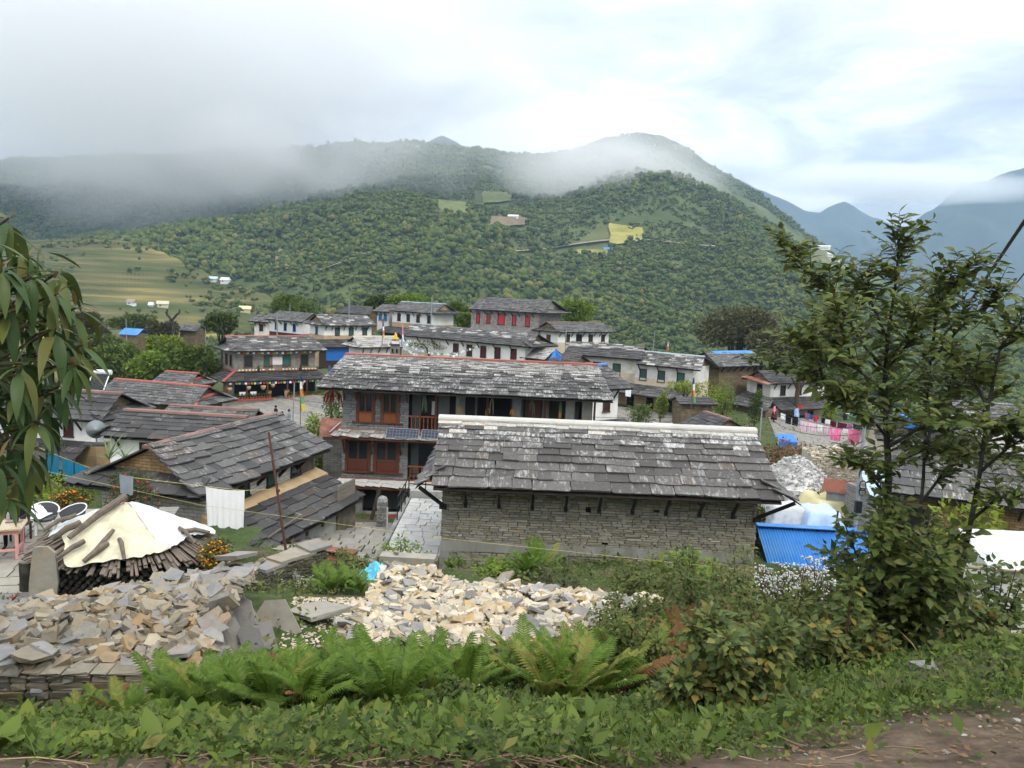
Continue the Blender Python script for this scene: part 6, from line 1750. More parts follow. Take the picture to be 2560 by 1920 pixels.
WASH = [(1952, 1032, 1964, 1036, 1045, 'cloth_white', 'small white cloth'), (1965, 1037, 1979, 1040, 1058, 'cloth_black', 'black trousers'), (1981, 1040, 1996, 1043, 1062, 'cloth_black', 'second pair of black trousers'), (2013, 1031, 2024, 1034, 1048, 'cloth_purple', 'mauve top'), (2025, 1035, 2033, 1037, 1047, 'cloth_blue', 'blue shorts'),
  (2034, 1038, 2045, 1041, 1053, 'cloth_red', 'bright red cloth'), (2046, 1042, 2053, 1044, 1051, 'cloth_grey', 'grey-blue cloth'), (2054, 1045, 2063, 1047, 1057, 'cloth_black', 'black shirt between grey and white'), (2064, 1047, 2076, 1050, 1058, 'cloth_white', 'white cloth with dark trim'), (2077, 1051, 2092, 1054, 1065, 'cloth_maroon', 'maroon jumper'),
  (2094, 1054, 2118, 1059, 1071, 'cloth_maroon', 'wide dark maroon wrap'), (2119, 1058, 2132, 1061, 1072, 'cloth_purple', 'dark purple shawl'), (2133, 1060, 2152, 1064, 1071, 'cloth_black', 'black cloth nearest the utility pole')]
for i, (a_, b_, c_, d_, e_, m_, nm) in enumerate(WASH):
 px_cloth('laundry', nm + ' on the far washing line', 'laundry', a_, b_, c_, d_, e_, 64 - i * .4, m_, 2, .03, 'washing on the far line', i)
WASH2 = [(2001, 1050, 2020, 1054, 1077, 'cloth_palepink', 'pale pink dotted cloth at the line end'), (2021, 1055, 2041, 1058, 1079, 'cloth_palepink', 'pale pink dotted cloth second from the end'), (2043, 1059, 2058, 1062, 1077, 'cloth_white', 'white shirt'), (2059, 1063, 2074, 1066, 1086, 'cloth_palepink', 'pink striped cloth'), (2075, 1066, 2104, 1072, 1097, 'cloth_pink', 'bright pink flowered cloth beside the white underwear'), (2107, 1070, 2120, 1072, 1081, 'cloth_white', 'small white underwear'), (2122, 1071, 2151, 1077, 1104, 'cloth_pink', 'bright pink flowered cloth nearest the utility pole')]
for i, (a_, b_, c_, d_, e_, m_, nm) in enumerate(WASH2):
 px_cloth('laundry', nm + ' on the near washing line', 'laundry', a_, b_, c_, d_, e_, 52 - i * .5, m_, 3, .04, 'washing on the near line', i + 20)
for i, (a_, b_, c_, d_, e_, m_, nm) in enumerate([(2112, 1015, 2130, 1016, 1034, 'cloth_white', 'white shirt under the porch eave'), (1993, 1012, 2010, 1013, 1019, 'cloth_red', 'red cloth under the porch eave'), (2132, 1020, 2142, 1021, 1042, 'cloth_tealgreen', 'teal green door curtain at the porch end'), (2156, 1046, 2172, 1048, 1062, 'cloth_pink', 'salmon pink shirt seen through leaves'), (2176, 1040, 2186, 1042, 1060, 'cloth_white', 'white shirt seen through leaves')]):
 px_cloth('laundry', nm, 'laundry', a_, b_, c_, d_, e_, 71, m_, 2, .03, 'washing near the porch', i + 40)
px_cloth('laundry', 'long white sheet on the ground line beyond the stone house ridge', 'laundry', 1632, 1054, 1682, 1057, 1064, 46, 'cloth_white', 3, .02)
px_cloth('laundry', 'white cloth hanging at the corner of the long porch', 'laundry', 1564, 972, 1578, 974, 990, 72, 'cloth_white', 2, .03)

def rope(name, label, pts, r, mat, cat='rope', n=24, sag=0.0, group=None):
 pts = [Vector(p_) for p_ in pts]
 out = []
 for a, b in zip(pts[:-1], pts[1:]):
  for i in range(n):
   f = i / n
   p_ = a.lerp(b, f)
   p_.z -= sag * 4 * f * (1 - f)
   out.append(p_)
 out.append(pts[-1])
 o0 = out[0].copy()
 mb = MB().tube([p_ - o0 for p_ in out], r, 5)
 return tag(mb.build(name, M_[mat], None, loc=o0), label, cat, group)
rope('clothes_line', 'yellow rope running right across from the terrace to the shed', [P(88, 1172, 21), P(500, 1262, 18.5), P(1100, 1345, 17.5), P(1930, 1432, 17)], .0045, 'rope_yellow')
rope('clothes_line', 'thin dark line holding the white bed sheet', [P(300, 1190, 20.2), P(514, 1216, 20.02), P(612, 1226, 20.02), P(720, 1222, 20.2)], .006, 'rope_yellow')
rope('clothes_line', 'far washing line with dark clothes in the laundry yard', [P(1945, 1030, 64.5), P(1996, 1043, 62.5), P(2060, 1046, 61), P(2160, 1065, 58)], .012, 'cable_black')
rope('clothes_line', 'near washing line with pink cloths in the laundry yard', [P(1940, 1035, 54), P(2000, 1050, 52), P(2075, 1066, 50), P(2160, 1078, 48.5)], .012, 'cable_black')
rope('clothes_line', 'line of the three teal towels', [P(95, 1118, 30.2), P(150, 1141, 30.02), P(230, 1172, 30.2)], .008, 'rope_yellow')

# ---- poles and cables
def pole(label, base_px, top_px, Y, r, mat, cat='pole', name='pole', extra=None):
 a, b = P(*base_px, Y), P(*top_px, Y)
 a[2] = min(a[2], g1(a[0], a[1]))
 t = thing(name, label, cat, a)
 MB().tube([(0, 0, -.2), Vector(b) - Vector(a)], [r, r * .8], 8).build('shaft', M_[mat], t)
 return t, Vector(b) - Vector(a)
t, top = pole('grey utility pole with coiled cables seen through the tree', (2140, 1300), (2161, 1062), 29, .085, 'pole_concrete', 'utility pole', 'utility_pole')
MB().bar(top + Vector((-.35, 0, -.15)), top + Vector((.35, 0, -.15)), .05).build('crossarm', M_['metal_black'], t)
for z, rr in ((-2.35, .20), (-2.6, .15)):
 ring = [(.12 * math.cos(a) + .12, -.1 + .02 * math.sin(a * 3), z + rr * math.sin(a)) for a in np.linspace(0, 6.28, 20)]
 MB().tube([Vector(q_) + top for q_ in ring], .02, 5).build('cable_coil', M_['cable_black'], t)
MB().box(top.x - .12, top.x + .12, top.y - .2, top.y - .05, top.z - 3.4, top.z - 2.95).build('meter_box', M_['metal_black'], t)
UP = Vector(P(2161, 1064, 29))
pole('thin grey pole standing behind the stone house ridge', (1898, 1125), (1905, 1020), 50, .05, 'pole_concrete')
pole('grey pole standing in front of the courtyard people', (731, 1070), (736, 958), 60, .06, 'pole_concrete')
pole('grey pole in front of the blue-framed white house', (692, 835), (693, 781), 92, .09, 'pole_concrete')
pole('thin mast above the houses at the back, left of centre', (872, 790), (873, 749), 100, .06, 'pole_concrete')
pole('thin mast behind the long slate roof in mid village', (1075, 812), (1080, 742), 92, .07, 'pole_concrete')
pole('thin mast between the carved-window house and the row', (1412, 880), (1416, 824), 82, .06, 'pole_concrete')
pole('thin leaning mast behind the blue-ridged row house', (1628, 880), (1637, 828), 90, .045, 'pole_concrete')
pole('thin mast on the blue-framed house roof', (724, 785), (725, 759), 108, .05, 'pole_concrete')
pole('thin pole near the far round tree', (512, 820), (514, 783), 120, .06, 'pole_concrete')
pole('thin pole near the blue-roofed hut', (317, 840), (315, 796), 116, .06, 'pole_concrete')
t, top = pole('rusty brown pipe pole leaning in front of the shed roof', (722, 1385), (672, 1080), 19.5, .038, 'pole_rust')
MB().lathe([(.05, 0), (.06, .03), (.05, .06)], 8, tuple(top * .55)).build('clamp', M_['pole_rust'], t)
pole('brown wooden post holding the towel line beside marigolds', (99, 1245), (93, 1105), 29, .05, 'wood_grey')
rope('power_cable', 'thick black cable rising from the pole across the far mountains', [UP, P(2405, 785, 14), P(2570, 540, 9)], .022, 'cable_black', 'cable')
rope('power_cable', 'thinner black cable beside the thick one', [UP + Vector((.1, 0, 0)), P(2495, 765, 14), P(2570, 672, 11)], .010, 'cable_black', 'cable')
for i, (a_, b_, lab) in enumerate((((1904, 1024, 50), (1480, 985, 60), 'upper wire from the thin pole to the white house'), ((1904, 1028, 50), (1300, 1030, 45), 'lower wire running over the stone house ridge'))):
 rope('power_cable', lab, [P(*a_), P(*b_)], .012, 'cable_black', 'cable', sag=.4)
rope('power_cable', 'upper wire between the thin pole and utility pole', [UP, P(1904, 1024, 50)], .012, 'cable_black', 'cable', sag=.5)
rope('power_cable', 'lower wire between the thin pole and utility pole', [UP - Vector((0, 0, .3)), P(1904, 1032, 50)], .012, 'cable_black', 'cable', sag=.6)
# tall prayer flags on poles
def flag_pole(label, base_px, top_px, Y, bands, wpx=10):
 a, b = P(*base_px, Y), P(*top_px, Y)
 t = thing('prayer_flag_pole', label, 'prayer flag', a, 0, 'tall prayer flags')
 top = Vector(b) - Vector(a)
 MB().tube([(0, 0, -.3), top], .035, 6).build('shaft', M_['wood_grey'], t)
 w = wpx * Y / FPX
 h_ = top.length * .85
 n = len(bands)
 for i, m_ in enumerate(bands):
  z1, z0 = top.z - h_ * i / n * .8, top.z - h_ * (i + 1) / n * .8
  V = []
  for z in (z1, (z0 + z1) / 2, z0):
   fz = (top.z - z) / h_
   for k in range(4):
    V.append((top.x * z / top.z + w * k / 3 * (.35 + fz), -.02 + .12 * math.sin(k * 1.7 + z * 1.4), z))
  F = [(r * 4 + k, r * 4 + k + 1, r * 4 + k + 5, r * 4 + k + 4) for r in range(2) for k in range(3)]
  obj('flag', py_mesh('flag', V, F, M_[m_]), t)
flag_pole('tall prayer flag standing in the courtyard by the grey pole', (751, 1070), (751, 935), 58, ['cloth_blue', 'cloth_white', 'cloth_orange', 'cloth_green', 'cloth_yellow'])
flag_pole('tall prayer flag near the lodge eave corner', (815, 1010), (823, 913), 52, ['cloth_blue', 'cloth_white', 'cloth_orange', 'cloth_green'])
flag_pole('tall narrow prayer flag before the pale shrine roof', (955, 868), (957, 797), 78, ['cloth_red', 'cloth_blue', 'cloth_white', 'cloth_orange', 'cloth_yellow'], 5)
flag_pole('small prayer flag next to the golden-topped shrine', (1003, 880), (1006, 815), 76, ['cloth_pink', 'cloth_white'], 5)
flag_pole('prayer flag beside the yellow creeper hut', (1727, 1035), (1733, 945), 62, ['cloth_blue', 'cloth_white', 'cloth_orange', 'cloth_green'], 9)
flag_pole('prayer flag on the blue-ridged roof', (1663, 885), (1669, 856), 82, ['cloth_white', 'cloth_orange'], 6)
# shrine with golden top
p = P(988, 893, 74)
t = thing('shrine', 'small stone shrine tower with golden pinnacle above the lodge ridge', 'shrine', p)
MB().box(-.42, .42, -.42, .42, -1.2, 1.2).build('tower', M_['masonry_grey'], t)
MB().box(-.52, .52, -.52, .52, 1.202, 1.32).build('cornice', M_['slate_grey'], t)
for x in (-.2, .2):
 MB().box(x - .09, x + .09, -.44, -.415, .45, .85).build('niche', M_['painted_shade'], t)
MB().box(-.3, .3, -.3, .3, 1.322, 1.62).build('drum', M_['whitewash_clean'], t)
MB().box(-.34, .34, -.34, .34, 1.622, 1.70).build('red_band', M_['paint_red'], t)
MB().lathe([(.3, 1.702), (.26, 1.85), (.14, 2.05), (.16, 2.12), (.06, 2.3), (.01, 2.42)], 10).build('pinnacle', M_['gold_paint'], t, smooth=True)
top = Vector(p) + Vector((0, 0, 2.0))
W_ = ['cloth_white', 'cloth_white', 'cloth_paleblue', 'cloth_white', 'cloth_green']
bunting('prayer_flag_string', 'pale prayer flags dipping from the shrine to the long white house', top, P(1195, 862, 76), 26, 1.2, W_, 1.0)
bunting('prayer_flag_string', 'pale prayer flags hanging lower from the shrine to the long house', top - Vector((0, 0, .15)), P(1160, 872, 74), 24, 1.5, W_, 1.0)
bunting('prayer_flag_string', 'white prayer flags running down from the shrine to the lodge ridge', top - Vector((0, 0, .2)), P(1065, 888, 60), 22, .3, ['cloth_white'], 1.3)
bunting('prayer_flag_string', 'short string of pale flags from the shrine to the flag pole', top, P(1045, 848, 80), 10, .2, W_, .9)
# satellite dish, solar water heater
p = P(240, 1108, 41)
t = thing('satellite_dish', 'grey satellite dish on the tan ledge of the white house', 'satellite dish', p, R_(10))
dm = []
for i in range(6):
 rr = .5 * i / 5
 dm.append((max(rr, .005), .12 * (rr / .5) ** 2))
MB().lathe(dm, 18).build('dish', M_['dish'], t, Matrix.Translation((0, 0, .75)) @ Matrix.Rotation(R_(70), 4, 'X') @ Matrix.Rotation(R_(25), 4, 'Y'), smooth=True)
MB().tube([(0, .1, 0), (0, .05, .4), (0, 0, .75)], .04, 6).build('mast', M_['metal_grey'], t)
MB().box(-.5, .5, -.3, .3, -.12, .0).build('base_slab', M_['slate_dark'], t)
MB().tube([(0, 0, .45), (-.05, -.45, .82)], .02, 5).build('arm', M_['metal_grey'], t)
p = P(238, 975, 50)
t = thing('solar_heater', 'solar water heater with glass tubes behind the white house ridge', 'solar heater', p, R_(5))
Mx = Matrix.Rotation(R_(45), 4, 'X')
MB().box(-.55, .55, 0, 1.4, -.03, 0).build('backplate', M_['metal_grey'], t, Mx)
for i in range(14):
 MB().tube([(-.48 + i * .074, .02, .03), (-.48 + i * .074, 1.35, .03)], .028, 6).build('tube', M_['glass'], t, Mx)
MB().tube([(-.65, .98, 1.08), (.65, .98, 1.08)], .17, 10).build('tank', M_['plastic_white'], t)
MB().box(-.57, -.52, 0, 1.4, 0, .06).build('frame', M_['plastic_white'], t, Mx)
MB().box(.52, .57, 0, 1.4, 0, .06).build('frame', M_['plastic_white'], t, Mx)
# far buildings on the hill, the spur and the terraces
def far_house(px_, py_, Y, w, mat, roof, label, z=None, d_=5, h_=4):
 p = z if z is not None else P(px_, py_, Y)
 t = thing('far_house', label, 'house', p, rng.uniform(-.4, .4), 'tiny houses across the valley')
 MB().box(-w / 2, w / 2, -d_ / 2, d_ / 2, -3, h_).build('wall', M_[mat], t)
 MB().prism([(-w / 2 - .4, -d_ / 2 - .5, h_), (-w / 2 - .4, d_ / 2 + .5, h_), (-w / 2 - .4, 0, h_ + 1.6)], (w + .8, 0, 0)).build('roof', M_[roof], t)
 for k in range(max(1, int(w / 3))):
  MB().box(-w / 2 + 1 + k * 2.6, -w / 2 + 2 + k * 2.6, -d_ / 2 - .06, -d_ / 2 - .01, h_ * .35, h_ * .7).build('window', M_['painted_shade'], t)
 return t
for px_, py_, w, mat, roof, lab in ((2053, 618, 16, 'far_white', 'far_white', 'white house at the very top of the spur'), (2085, 619, 12, 'far_white', 'sheet_paleblue', 'pale blue-roofed house on the spur beside the white one'), (2100, 621, 9, 'far_white', 'sheet_paleblue', 'smallest pale house on the spur crest'), (2132, 637, 18, 'far_red', 'far_red', 'red and white painted house at the end of the spur'), (2118, 654, 10, 'sheet_blue', 'sheet_blue', 'blue-roofed hut below the red house on the spur'), (2068, 633, 9, 'far_white', 'far_white', 'small white hut on the spur slope'), (2080, 650, 13, 'far_white', 'far_brown', 'long pale hut among the spur fields'),
                                  (1517, 622, 7, 'far_white', 'sheet_blue', 'blue-roofed hut above the small yellow field'), (1277, 541, 9, 'far_white', 'far_white', 'white hut beside the brown field'), (395 - 280, 372, 26, 'far_white', 'far_white', 'white houses half lost in the cloud'), (1040, 365, 9, 'far_white', 'far_white', 'tiny white house on the ridge below the cloud')):
 p = hill_at([px_], [py_ + 8])[0]
 far_house(0, 0, 0, w, mat, roof, lab, z=p, d_=w * .5, h_=w * .32)
def terr_at(px_, py_):
 k = int(np.interp(px_, px2, np.arange(len(px2))))
 col = np.stack([Xt[k], Yt[k], Zt2[k]], 1)[:350]
 _, yy = project(col)
 return col[max(0, int(np.argmax(yy < py_)))]
for px_, py_, w, mat, roof, lab in ((330, 762, 4, 'far_white', 'far_brown', 'white hut with brown roof on the terraces'), (408, 768, 5, 'tarp_cream', 'tarp_cream', 'cream shelter on the terraces behind the bare tree'), (385, 768, 2, 'far_white', 'far_white', 'tiny white hut between the two terrace shelters'), (540, 704, 4.5, 'far_white', 'sheet_paleblue', 'white sheds at the edge of the terraced spur'), (572, 709, 5, 'far_white', 'far_white', 'long white shed near the edge of the spur'), (614, 781, 5, 'tarp_yellow', 'tarp_yellow', 'yellowish shelter low on the terraces')):
 far_house(0, 0, 0, w, mat, roof, lab, z=terr_at(px_, py_), d_=w * .5, h_=w * .3)
p = P(999, 77, 400)
t = thing('bird', 'tiny dark bird high in the grey cloud', 'bird', p)
MB().add([(-.9, .1, .25), (-.3, .15, .05), (0, .3, 0), (.3, .15, .05), (.9, .1, .25), (.25, -.15, 0), (0, -.5, 0), (-.25, -.15, 0), (0, 0, -.15)], [(0, 1, 7), (1, 2, 8, 7), (2, 3, 5, 8), (3, 4, 5), (7, 8, 6), (8, 5, 6), (1, 2, 3, 5, 6, 7)]).build('body', M_['hair'], t)
# ================================================================ stone heaps, slabs, woodpile, terrace furniture
def rock_shapes(n, rg, flat):
 out = []
 for k in range(n):
  m_ = rg.choice((5, 6, 6, 7))
  an = sorted(rg.uniform(0, 6.28) * .25 + i * 6.28 / m_ for i in range(m_))
  rad = [rg.uniform(.72, 1.1) for _ in range(m_)]
  asp = rg.uniform(.55, .95)
  th = rg.uniform(*flat)
  top = [(.5 * r_ * math.cos(a), .5 * r_ * asp * math.sin(a), th / 2 + rg.uniform(-.05, .05)) for a, r_ in zip(an, rad)]
  bot = [(x * rg.uniform(.82, 1.08), y * rg.uniform(.82, 1.08), -th / 2 + rg.uniform(-.05, .05)) for x, y, z in top]
  V = bot + top
  F = [tuple(range(m_))[::-1], tuple(range(m_, 2 * m_))] + [(i, (i + 1) % m_, m_ + (i + 1) % m_, m_ + i) for i in range(m_)]
  out.append((V, F))
 return out
ROCKS = rock_shapes(14, random.Random(7), (.12, .36))
SLABS = rock_shapes(8, random.Random(8), (.07, .13))
_rk = {}
def rock_me(kind, k, mat):
 if (kind, k, mat) not in _rk:
  V, F = (ROCKS if kind == 'stone' else SLABS)[k]
  _rk[kind, k, mat] = py_mesh(kind, V, F, M_[mat])
 return _rk[kind, k, mat]

def heap(t, pts_fn, n, smin, smax, mat, seed, tilt=.5, singles=300, rest='small_stones', slabs=0.0, slab_mat='slab_grey', origin=(0, 0, 0)):
 """n stones over a surface; the largest ones are single objects"""
 rg = random.Random(seed)
 todo = []
 for i in range(n):
  p_ = Vector(pts_fn(rg.random(), rg.random())) - Vector(origin)
  sl = rg.random() < slabs
  s = smin + (smax - smin) * rg.random() ** 2.0
  if sl:
   s *= 1.5
  R = Matrix.Rotation(rg.uniform(0, 6.28), 4, 'Z') @ Matrix.Rotation(rg.gauss(0, tilt), 4, 'X') @ Matrix.Rotation(rg.gauss(0, tilt), 4, 'Y')
  M = Matrix.Translation(p_ + Vector((0, 0, s * rg.uniform(-.05, .28)))) @ R @ Matrix.Diagonal((s * rg.uniform(.8, 1.3), s, s * rg.uniform(.7, 1.1), 1))
  todo.append((s, M, 'slab' if sl else 'stone', rg.randrange(8 if sl else 14)))
 todo.sort(key=lambda q_: -q_[0])
 for s, M, kd, k in todo[:singles]:
  o = bpy.data.objects.new(kd, rock_me(kd, k, slab_mat if kd == 'slab' else mat))
  COL.objects.link(o); o.parent = t; o.matrix_local = M
 if len(todo) > singles:
  mb = MB()
  for s, M, kd, k in todo[singles:]:
   V, F = (SLABS if kd == 'slab' else ROCKS)[k]
   mb.add([M @ Vector(v) for v in V], F)
  o = mb.build(rest, M_[mat], t)
  o['kind'] = 'stuff'

def bil(c, s, q_):
 c = [np.array(x, float) for x in c]
 return (1 - s) * (1 - q_) * c[0] + s * (1 - q_) * c[1] + s * q_ * c[2] + (1 - s) * q_ * c[3]

# left heap above its dry wall
HL = [P(-120, 1662, 7.72), P(500, 1700, 7.95), P(655, 1395, 12.8), P(0, 1530, 10.8)]
def hl_pt(s, q_):
 p_ = bil(HL, s, q_)
 crown = math.sin(min(1, q_ * 1.2) * math.pi) * .30 * (1 - .4 * abs(s - .5))
 return (p_[0], p_[1], p_[2] + crown - .05)
o0 = hl_pt(.5, .5)
t = thing('stone_heap', 'big heap of broken tan and grey stone in front of the woodpile', 'stone heap', o0, 0, 'heaps of building stone')
nn = 14
gx_, gy_ = np.meshgrid(np.linspace(.05, .93, nn), np.linspace(0, .95, nn), indexing='ij')
Q = np.array([[hl_pt(a, b) for a, b in zip(ra, rb)] for ra, rb in zip(gx_, gy_)]) - np.array(o0)
obj('heap_core', grid_mesh('heap_core', Q[..., 0], Q[..., 1], Q[..., 2] - .26, M_['moss_and_shade_stone']), t)  # dark mossy colour doubles as painted shade in gaps between the stones
heap(t, hl_pt, 2300, .10, .36, 'rubble_stone', 3, .36, 300, slabs=.16, origin=o0)
# big flat slabs thrown on the heap
for px_, py_, Y, s, yaw, lab in ((545, 1500, 10.6, .75, .3, 'large blue-grey slab lying on the stone heap near its edge'), (490, 1455, 11.4, .62, 1.2, 'grey slab lying high on the stone heap'), (600, 1395, 12.3, .60, .6, 'square grey slab at the top end of the stone heap'), (445, 1595, 9.2, .42, 2.0, 'tilted grey slab low on the stone heap'), (345, 1555, 9.9, .50, .9, 'dark brown slab in the middle of the stone heap'), (430, 1445, 11.7, .55, 2.3, 'pale slab with rust edge on the stone heap')):
 p_ = P(px_, py_, Y)
 o = obj('stone_slab', rock_me('slab', (px_ // 7) % 8, 'slab_grey'), M=Matrix.Translation(Vector(p_) + Vector((0, 0, .06))) @ Matrix.Rotation(yaw, 4, 'Z') @ Matrix.Rotation(-.12, 4, 'X') @ Matrix.Diagonal((s * 1.3, s, s * .8, 1)))
 tag(o, lab, 'stone slab', 'loose slabs')
# dry stone wall holding it
wa, wb = P(-140, 1668, 7.75), P(430, 1700, 7.95)
t = thing('dry_stone_wall', 'dry stone retaining wall of flat tan stones under the heap', 'stone wall', (wa[0], wa[1], wa[2] - 1.1), math.atan2(wb[1] - wa[1], wb[0] - wa[0]))
Lw = float(np.linalg.norm((wb - wa)[:2]))
stone_courses(t, Matrix.Translation((0, -.05, 0)), Lw, -.1, 1.12, .085, .24, 'drystone', 91, 300, depth=.22)
MB().box(0, Lw, .02, .14, -.3, .95).build('core', M_['drystone'], t)

# right heap, paler
HR = [P(790, 1625, 11.3), P(1300, 1650, 10.8), P(1660, 1475, 17.4), P(930, 1415, 19.0)]
def hr_pt(s, q_):
 p_ = bil(HR, s, q_)
 b = .38 * math.exp(-((s - .62) ** 2) / .08) * math.sin(q_ * math.pi) + .22 * math.exp(-((s - .15) ** 2) / .02) * math.exp(-((q_ - .8) ** 2) / .05)
 n_ = float(fbm(np.array([p_[0] * 1.1]), np.array([p_[1] * 1.1]), 3, 17)[0]) * .35
 return (p_[0], p_[1], g1(p_[0], p_[1]) + b + n_ * .6 + .12)
o0 = hr_pt(.5, .5)
t = thing('stone_heap', 'wide heap of pale cream broken stone below the long stone house', 'stone heap', o0, 0, 'heaps of building stone')
gx_, gy_ = np.meshgrid(np.linspace(0, 1, 18), np.linspace(0, 1, 18), indexing='ij')
Q = np.array([[hr_pt(a, b) for a, b in zip(ra, rb)] for ra, rb in zip(gx_, gy_)]) - np.array(o0)
obj('heap_core', grid_mesh('heap_core', Q[..., 0], Q[..., 1], Q[..., 2] - .24, M_['drystone']), t)
def hr_s(s, q_):
 return hr_pt(.08 + .92 * s, q_)
heap(t, hr_s, 3000, .11, .38, 'rubble_pale', 5, .36, 300, slabs=.12, origin=o0)
# stone chips on the trodden patch between the heaps
def chip_pt(s, q_):
 p_ = bil([P(690, 1640, 10.8), P(900, 1600, 11.8), P(880, 1480, 15.0), P(740, 1500, 13.8)], s, q_)
 return (p_[0], p_[1], g1(p_[0], p_[1]) + .02)
mb = MB(); rg_ = random.Random(4)
for i in range(700):
 p_ = chip_pt(rg_.random(), rg_.random()); s = rg_.uniform(.03, .12)
 M = Matrix.Translation(p_) @ Matrix.Rotation(rg_.uniform(0, 6.28), 4, 'Z') @ Matrix.Rotation(rg_.gauss(0, .2), 4, 'X') @ Matrix.Diagonal((s, s, s * .6, 1))
 V, F = ROCKS[i % 14]; mb.add([M @ Vector(v) for v in V], F)
tag(mb.build('stone_chips', M_['rubble_pale']), 'scattered pale stone chips on the bare ground between the heaps', None, kind='stuff')
# slabs lying in the right heap
for i, (px_, py_, Y, s, yaw, tx_, lab) in enumerate(((800, 1560, 12.4, .95, .25, -.05, 'wide pale blue-grey slab lying flat between the heaps'), (945, 1505, 14.0, .72, .1, -.08, 'brown slab on top of a small stack of slabs'), (1040, 1490, 14.8, .62, .2, -.05, 'white slab beside the brown one'), (935, 1535, 13.3, .85, .15, -.12, 'tan slab lying under the brown slab'), (990, 1550, 13.0, .8, .3, -.3, 'grey slab sloping down from the slab stack'), (1055, 1580, 12.2, .8, .15, -.15, 'broad cream slab at the near edge of the pale heap'), (1125, 1590, 12.0, .7, .5, -.3, 'grey slab leaning on the broad cream one'), (1150, 1480, 15.0, .9, .1, .1, 'long thin slab end sticking out of the pale heap'), (1020, 1620, 11.5, .62, .4, -.1, 'pinkish brown slab near the ferns'), (900, 1600, 11.6, .6, .9, -.2, 'grey slab on end behind the fern tips'), (1085, 1545, 12.9, .9, .9, .75, 'slab propped up at a steep angle'))):
 p_ = P(px_, py_, Y)
 o = obj('stone_slab', rock_me('slab', i % 8, 'slab_grey' if i % 3 else 'flagstone'), M=Matrix.Translation(Vector((p_[0], p_[1], g1(p_[0], p_[1]) + .18))) @ Matrix.Rotation(yaw, 4, 'Z') @ Matrix.Rotation(tx_, 4, 'X') @ Matrix.Rotation(.06, 4, 'Y') @ Matrix.Diagonal((s * 1.25, s, s * .9, 1)))
 tag(o, lab, 'stone slab', 'loose slabs')
# slabs stood on end against the left heap
rg_ = random.Random(12)
UPR = [(600, 1530, 10.6, .72, .26), (628, 1518, 11.0, .78, .30), (655, 1505, 11.5, .70, .24), (715, 1515, 11.6, .66, .50), (575, 1610, 9.3, .66, .26), (600, 1650, 8.8, .62, .34), (552, 1600, 9.4, .6, .22), (650, 1590, 9.9, .6, .26), (585, 1575, 9.8, .7, .24), (620, 1570, 10.1, .66, .28), (560, 1660, 8.5, .5, .28), (680, 1560, 10.8, .5, .22)]
SUFF = ['next to the top of the heap', 'with rust streak', 'thick and narrow', 'widest, tan-faced, at the end of the row', 'close to the ferns', 'lowest, tan-faced, among fern tips', 'half buried in the heap', 'standing a little apart', 'dark-edged, second row', 'pale and split', 'short, at the foot of the heap', 'thin, at the back of the row']
for i, (px_, py_, Y, h_, w_) in enumerate(UPR):
 p_ = P(px_, py_, Y)
 zb = min(p_[2], g1(p_[0], p_[1]) + .05)
 pts = [(-w_ / 2, 0), (w_ / 2, rg_.uniform(-.05, .05)), (w_ / 2 + rg_.uniform(-.05, .05), h_ * rg_.uniform(.8, 1)), (rg_.uniform(-.1, .1), h_ * 1.04), (-w_ / 2 + rg_.uniform(-.04, .06), h_ * rg_.uniform(.85, 1))]
 mb = MB().prism([(x, 0, z) for x, z in pts], (0, .035 + rg_.uniform(0, .03), 0))
 o = mb.build('upright_slab', M_['slab_grey' if i % 3 else 'flagstone'], None, Matrix.Translation((p_[0], p_[1], zb - .12)) @ Matrix.Rotation(R_(rg_.uniform(-30, -18)), 4, 'Y') @ Matrix.Rotation(R_(rg_.uniform(8, 45)), 4, 'Z') @ Matrix.Rotation(R_(rg_.uniform(-34, -14)), 4, 'X'))
 tag(o, 'grey slate slab propped upright against the heap, ' + SUFF[i], 'stone slab', 'slabs propped on end')
# mossy wall by the path
a, b = P(655, 1432, 15.6), P(806, 1388, 17.2)
t = thing('mossy_wall', 'dark mossy dry stone wall with slab capping before the rust roof', 'stone wall', (a[0], a[1], a[2] - .95), math.atan2(b[1] - a[1], b[0] - a[0]))
Lw = float(np.linalg.norm((b - a)[:2]))
dzw = b[2] - a[2]
stone_courses(t, Matrix.Translation((0, -.05, 0)), Lw, -.4, .95, .08, .22, 'moss_and_shade_stone', 95, 260, depth=.2)
MB().box(0, Lw, 0, .45, -.5, .92).build('core', M_['moss_and_shade_stone'], t)
stone_courses(t, Matrix.Translation((Lw, 0, 0)) @ Matrix.Rotation(math.pi / 2, 4, 'Z'), .5, -.4, .95, .08, .22, 'moss_and_shade_stone', 96, 60, depth=.2)
for i in range(4):
 mb = MB().prism([(0, 0, 0), (.62, -.04, 0), (.66, .5, 0), (.05, .55, 0)], (0, 0, .07))
 mb.build('capping_slab', M_['slab_grey'], t, Matrix.Translation((i * Lw / 4.2, -.12, .96 + .05 * (i % 2))) @ Matrix.Rotation(R_(rg_.uniform(-6, 6)), 4, 'Z') @ Matrix.Rotation(R_(rg_.uniform(-5, 5)), 4, 'X'))
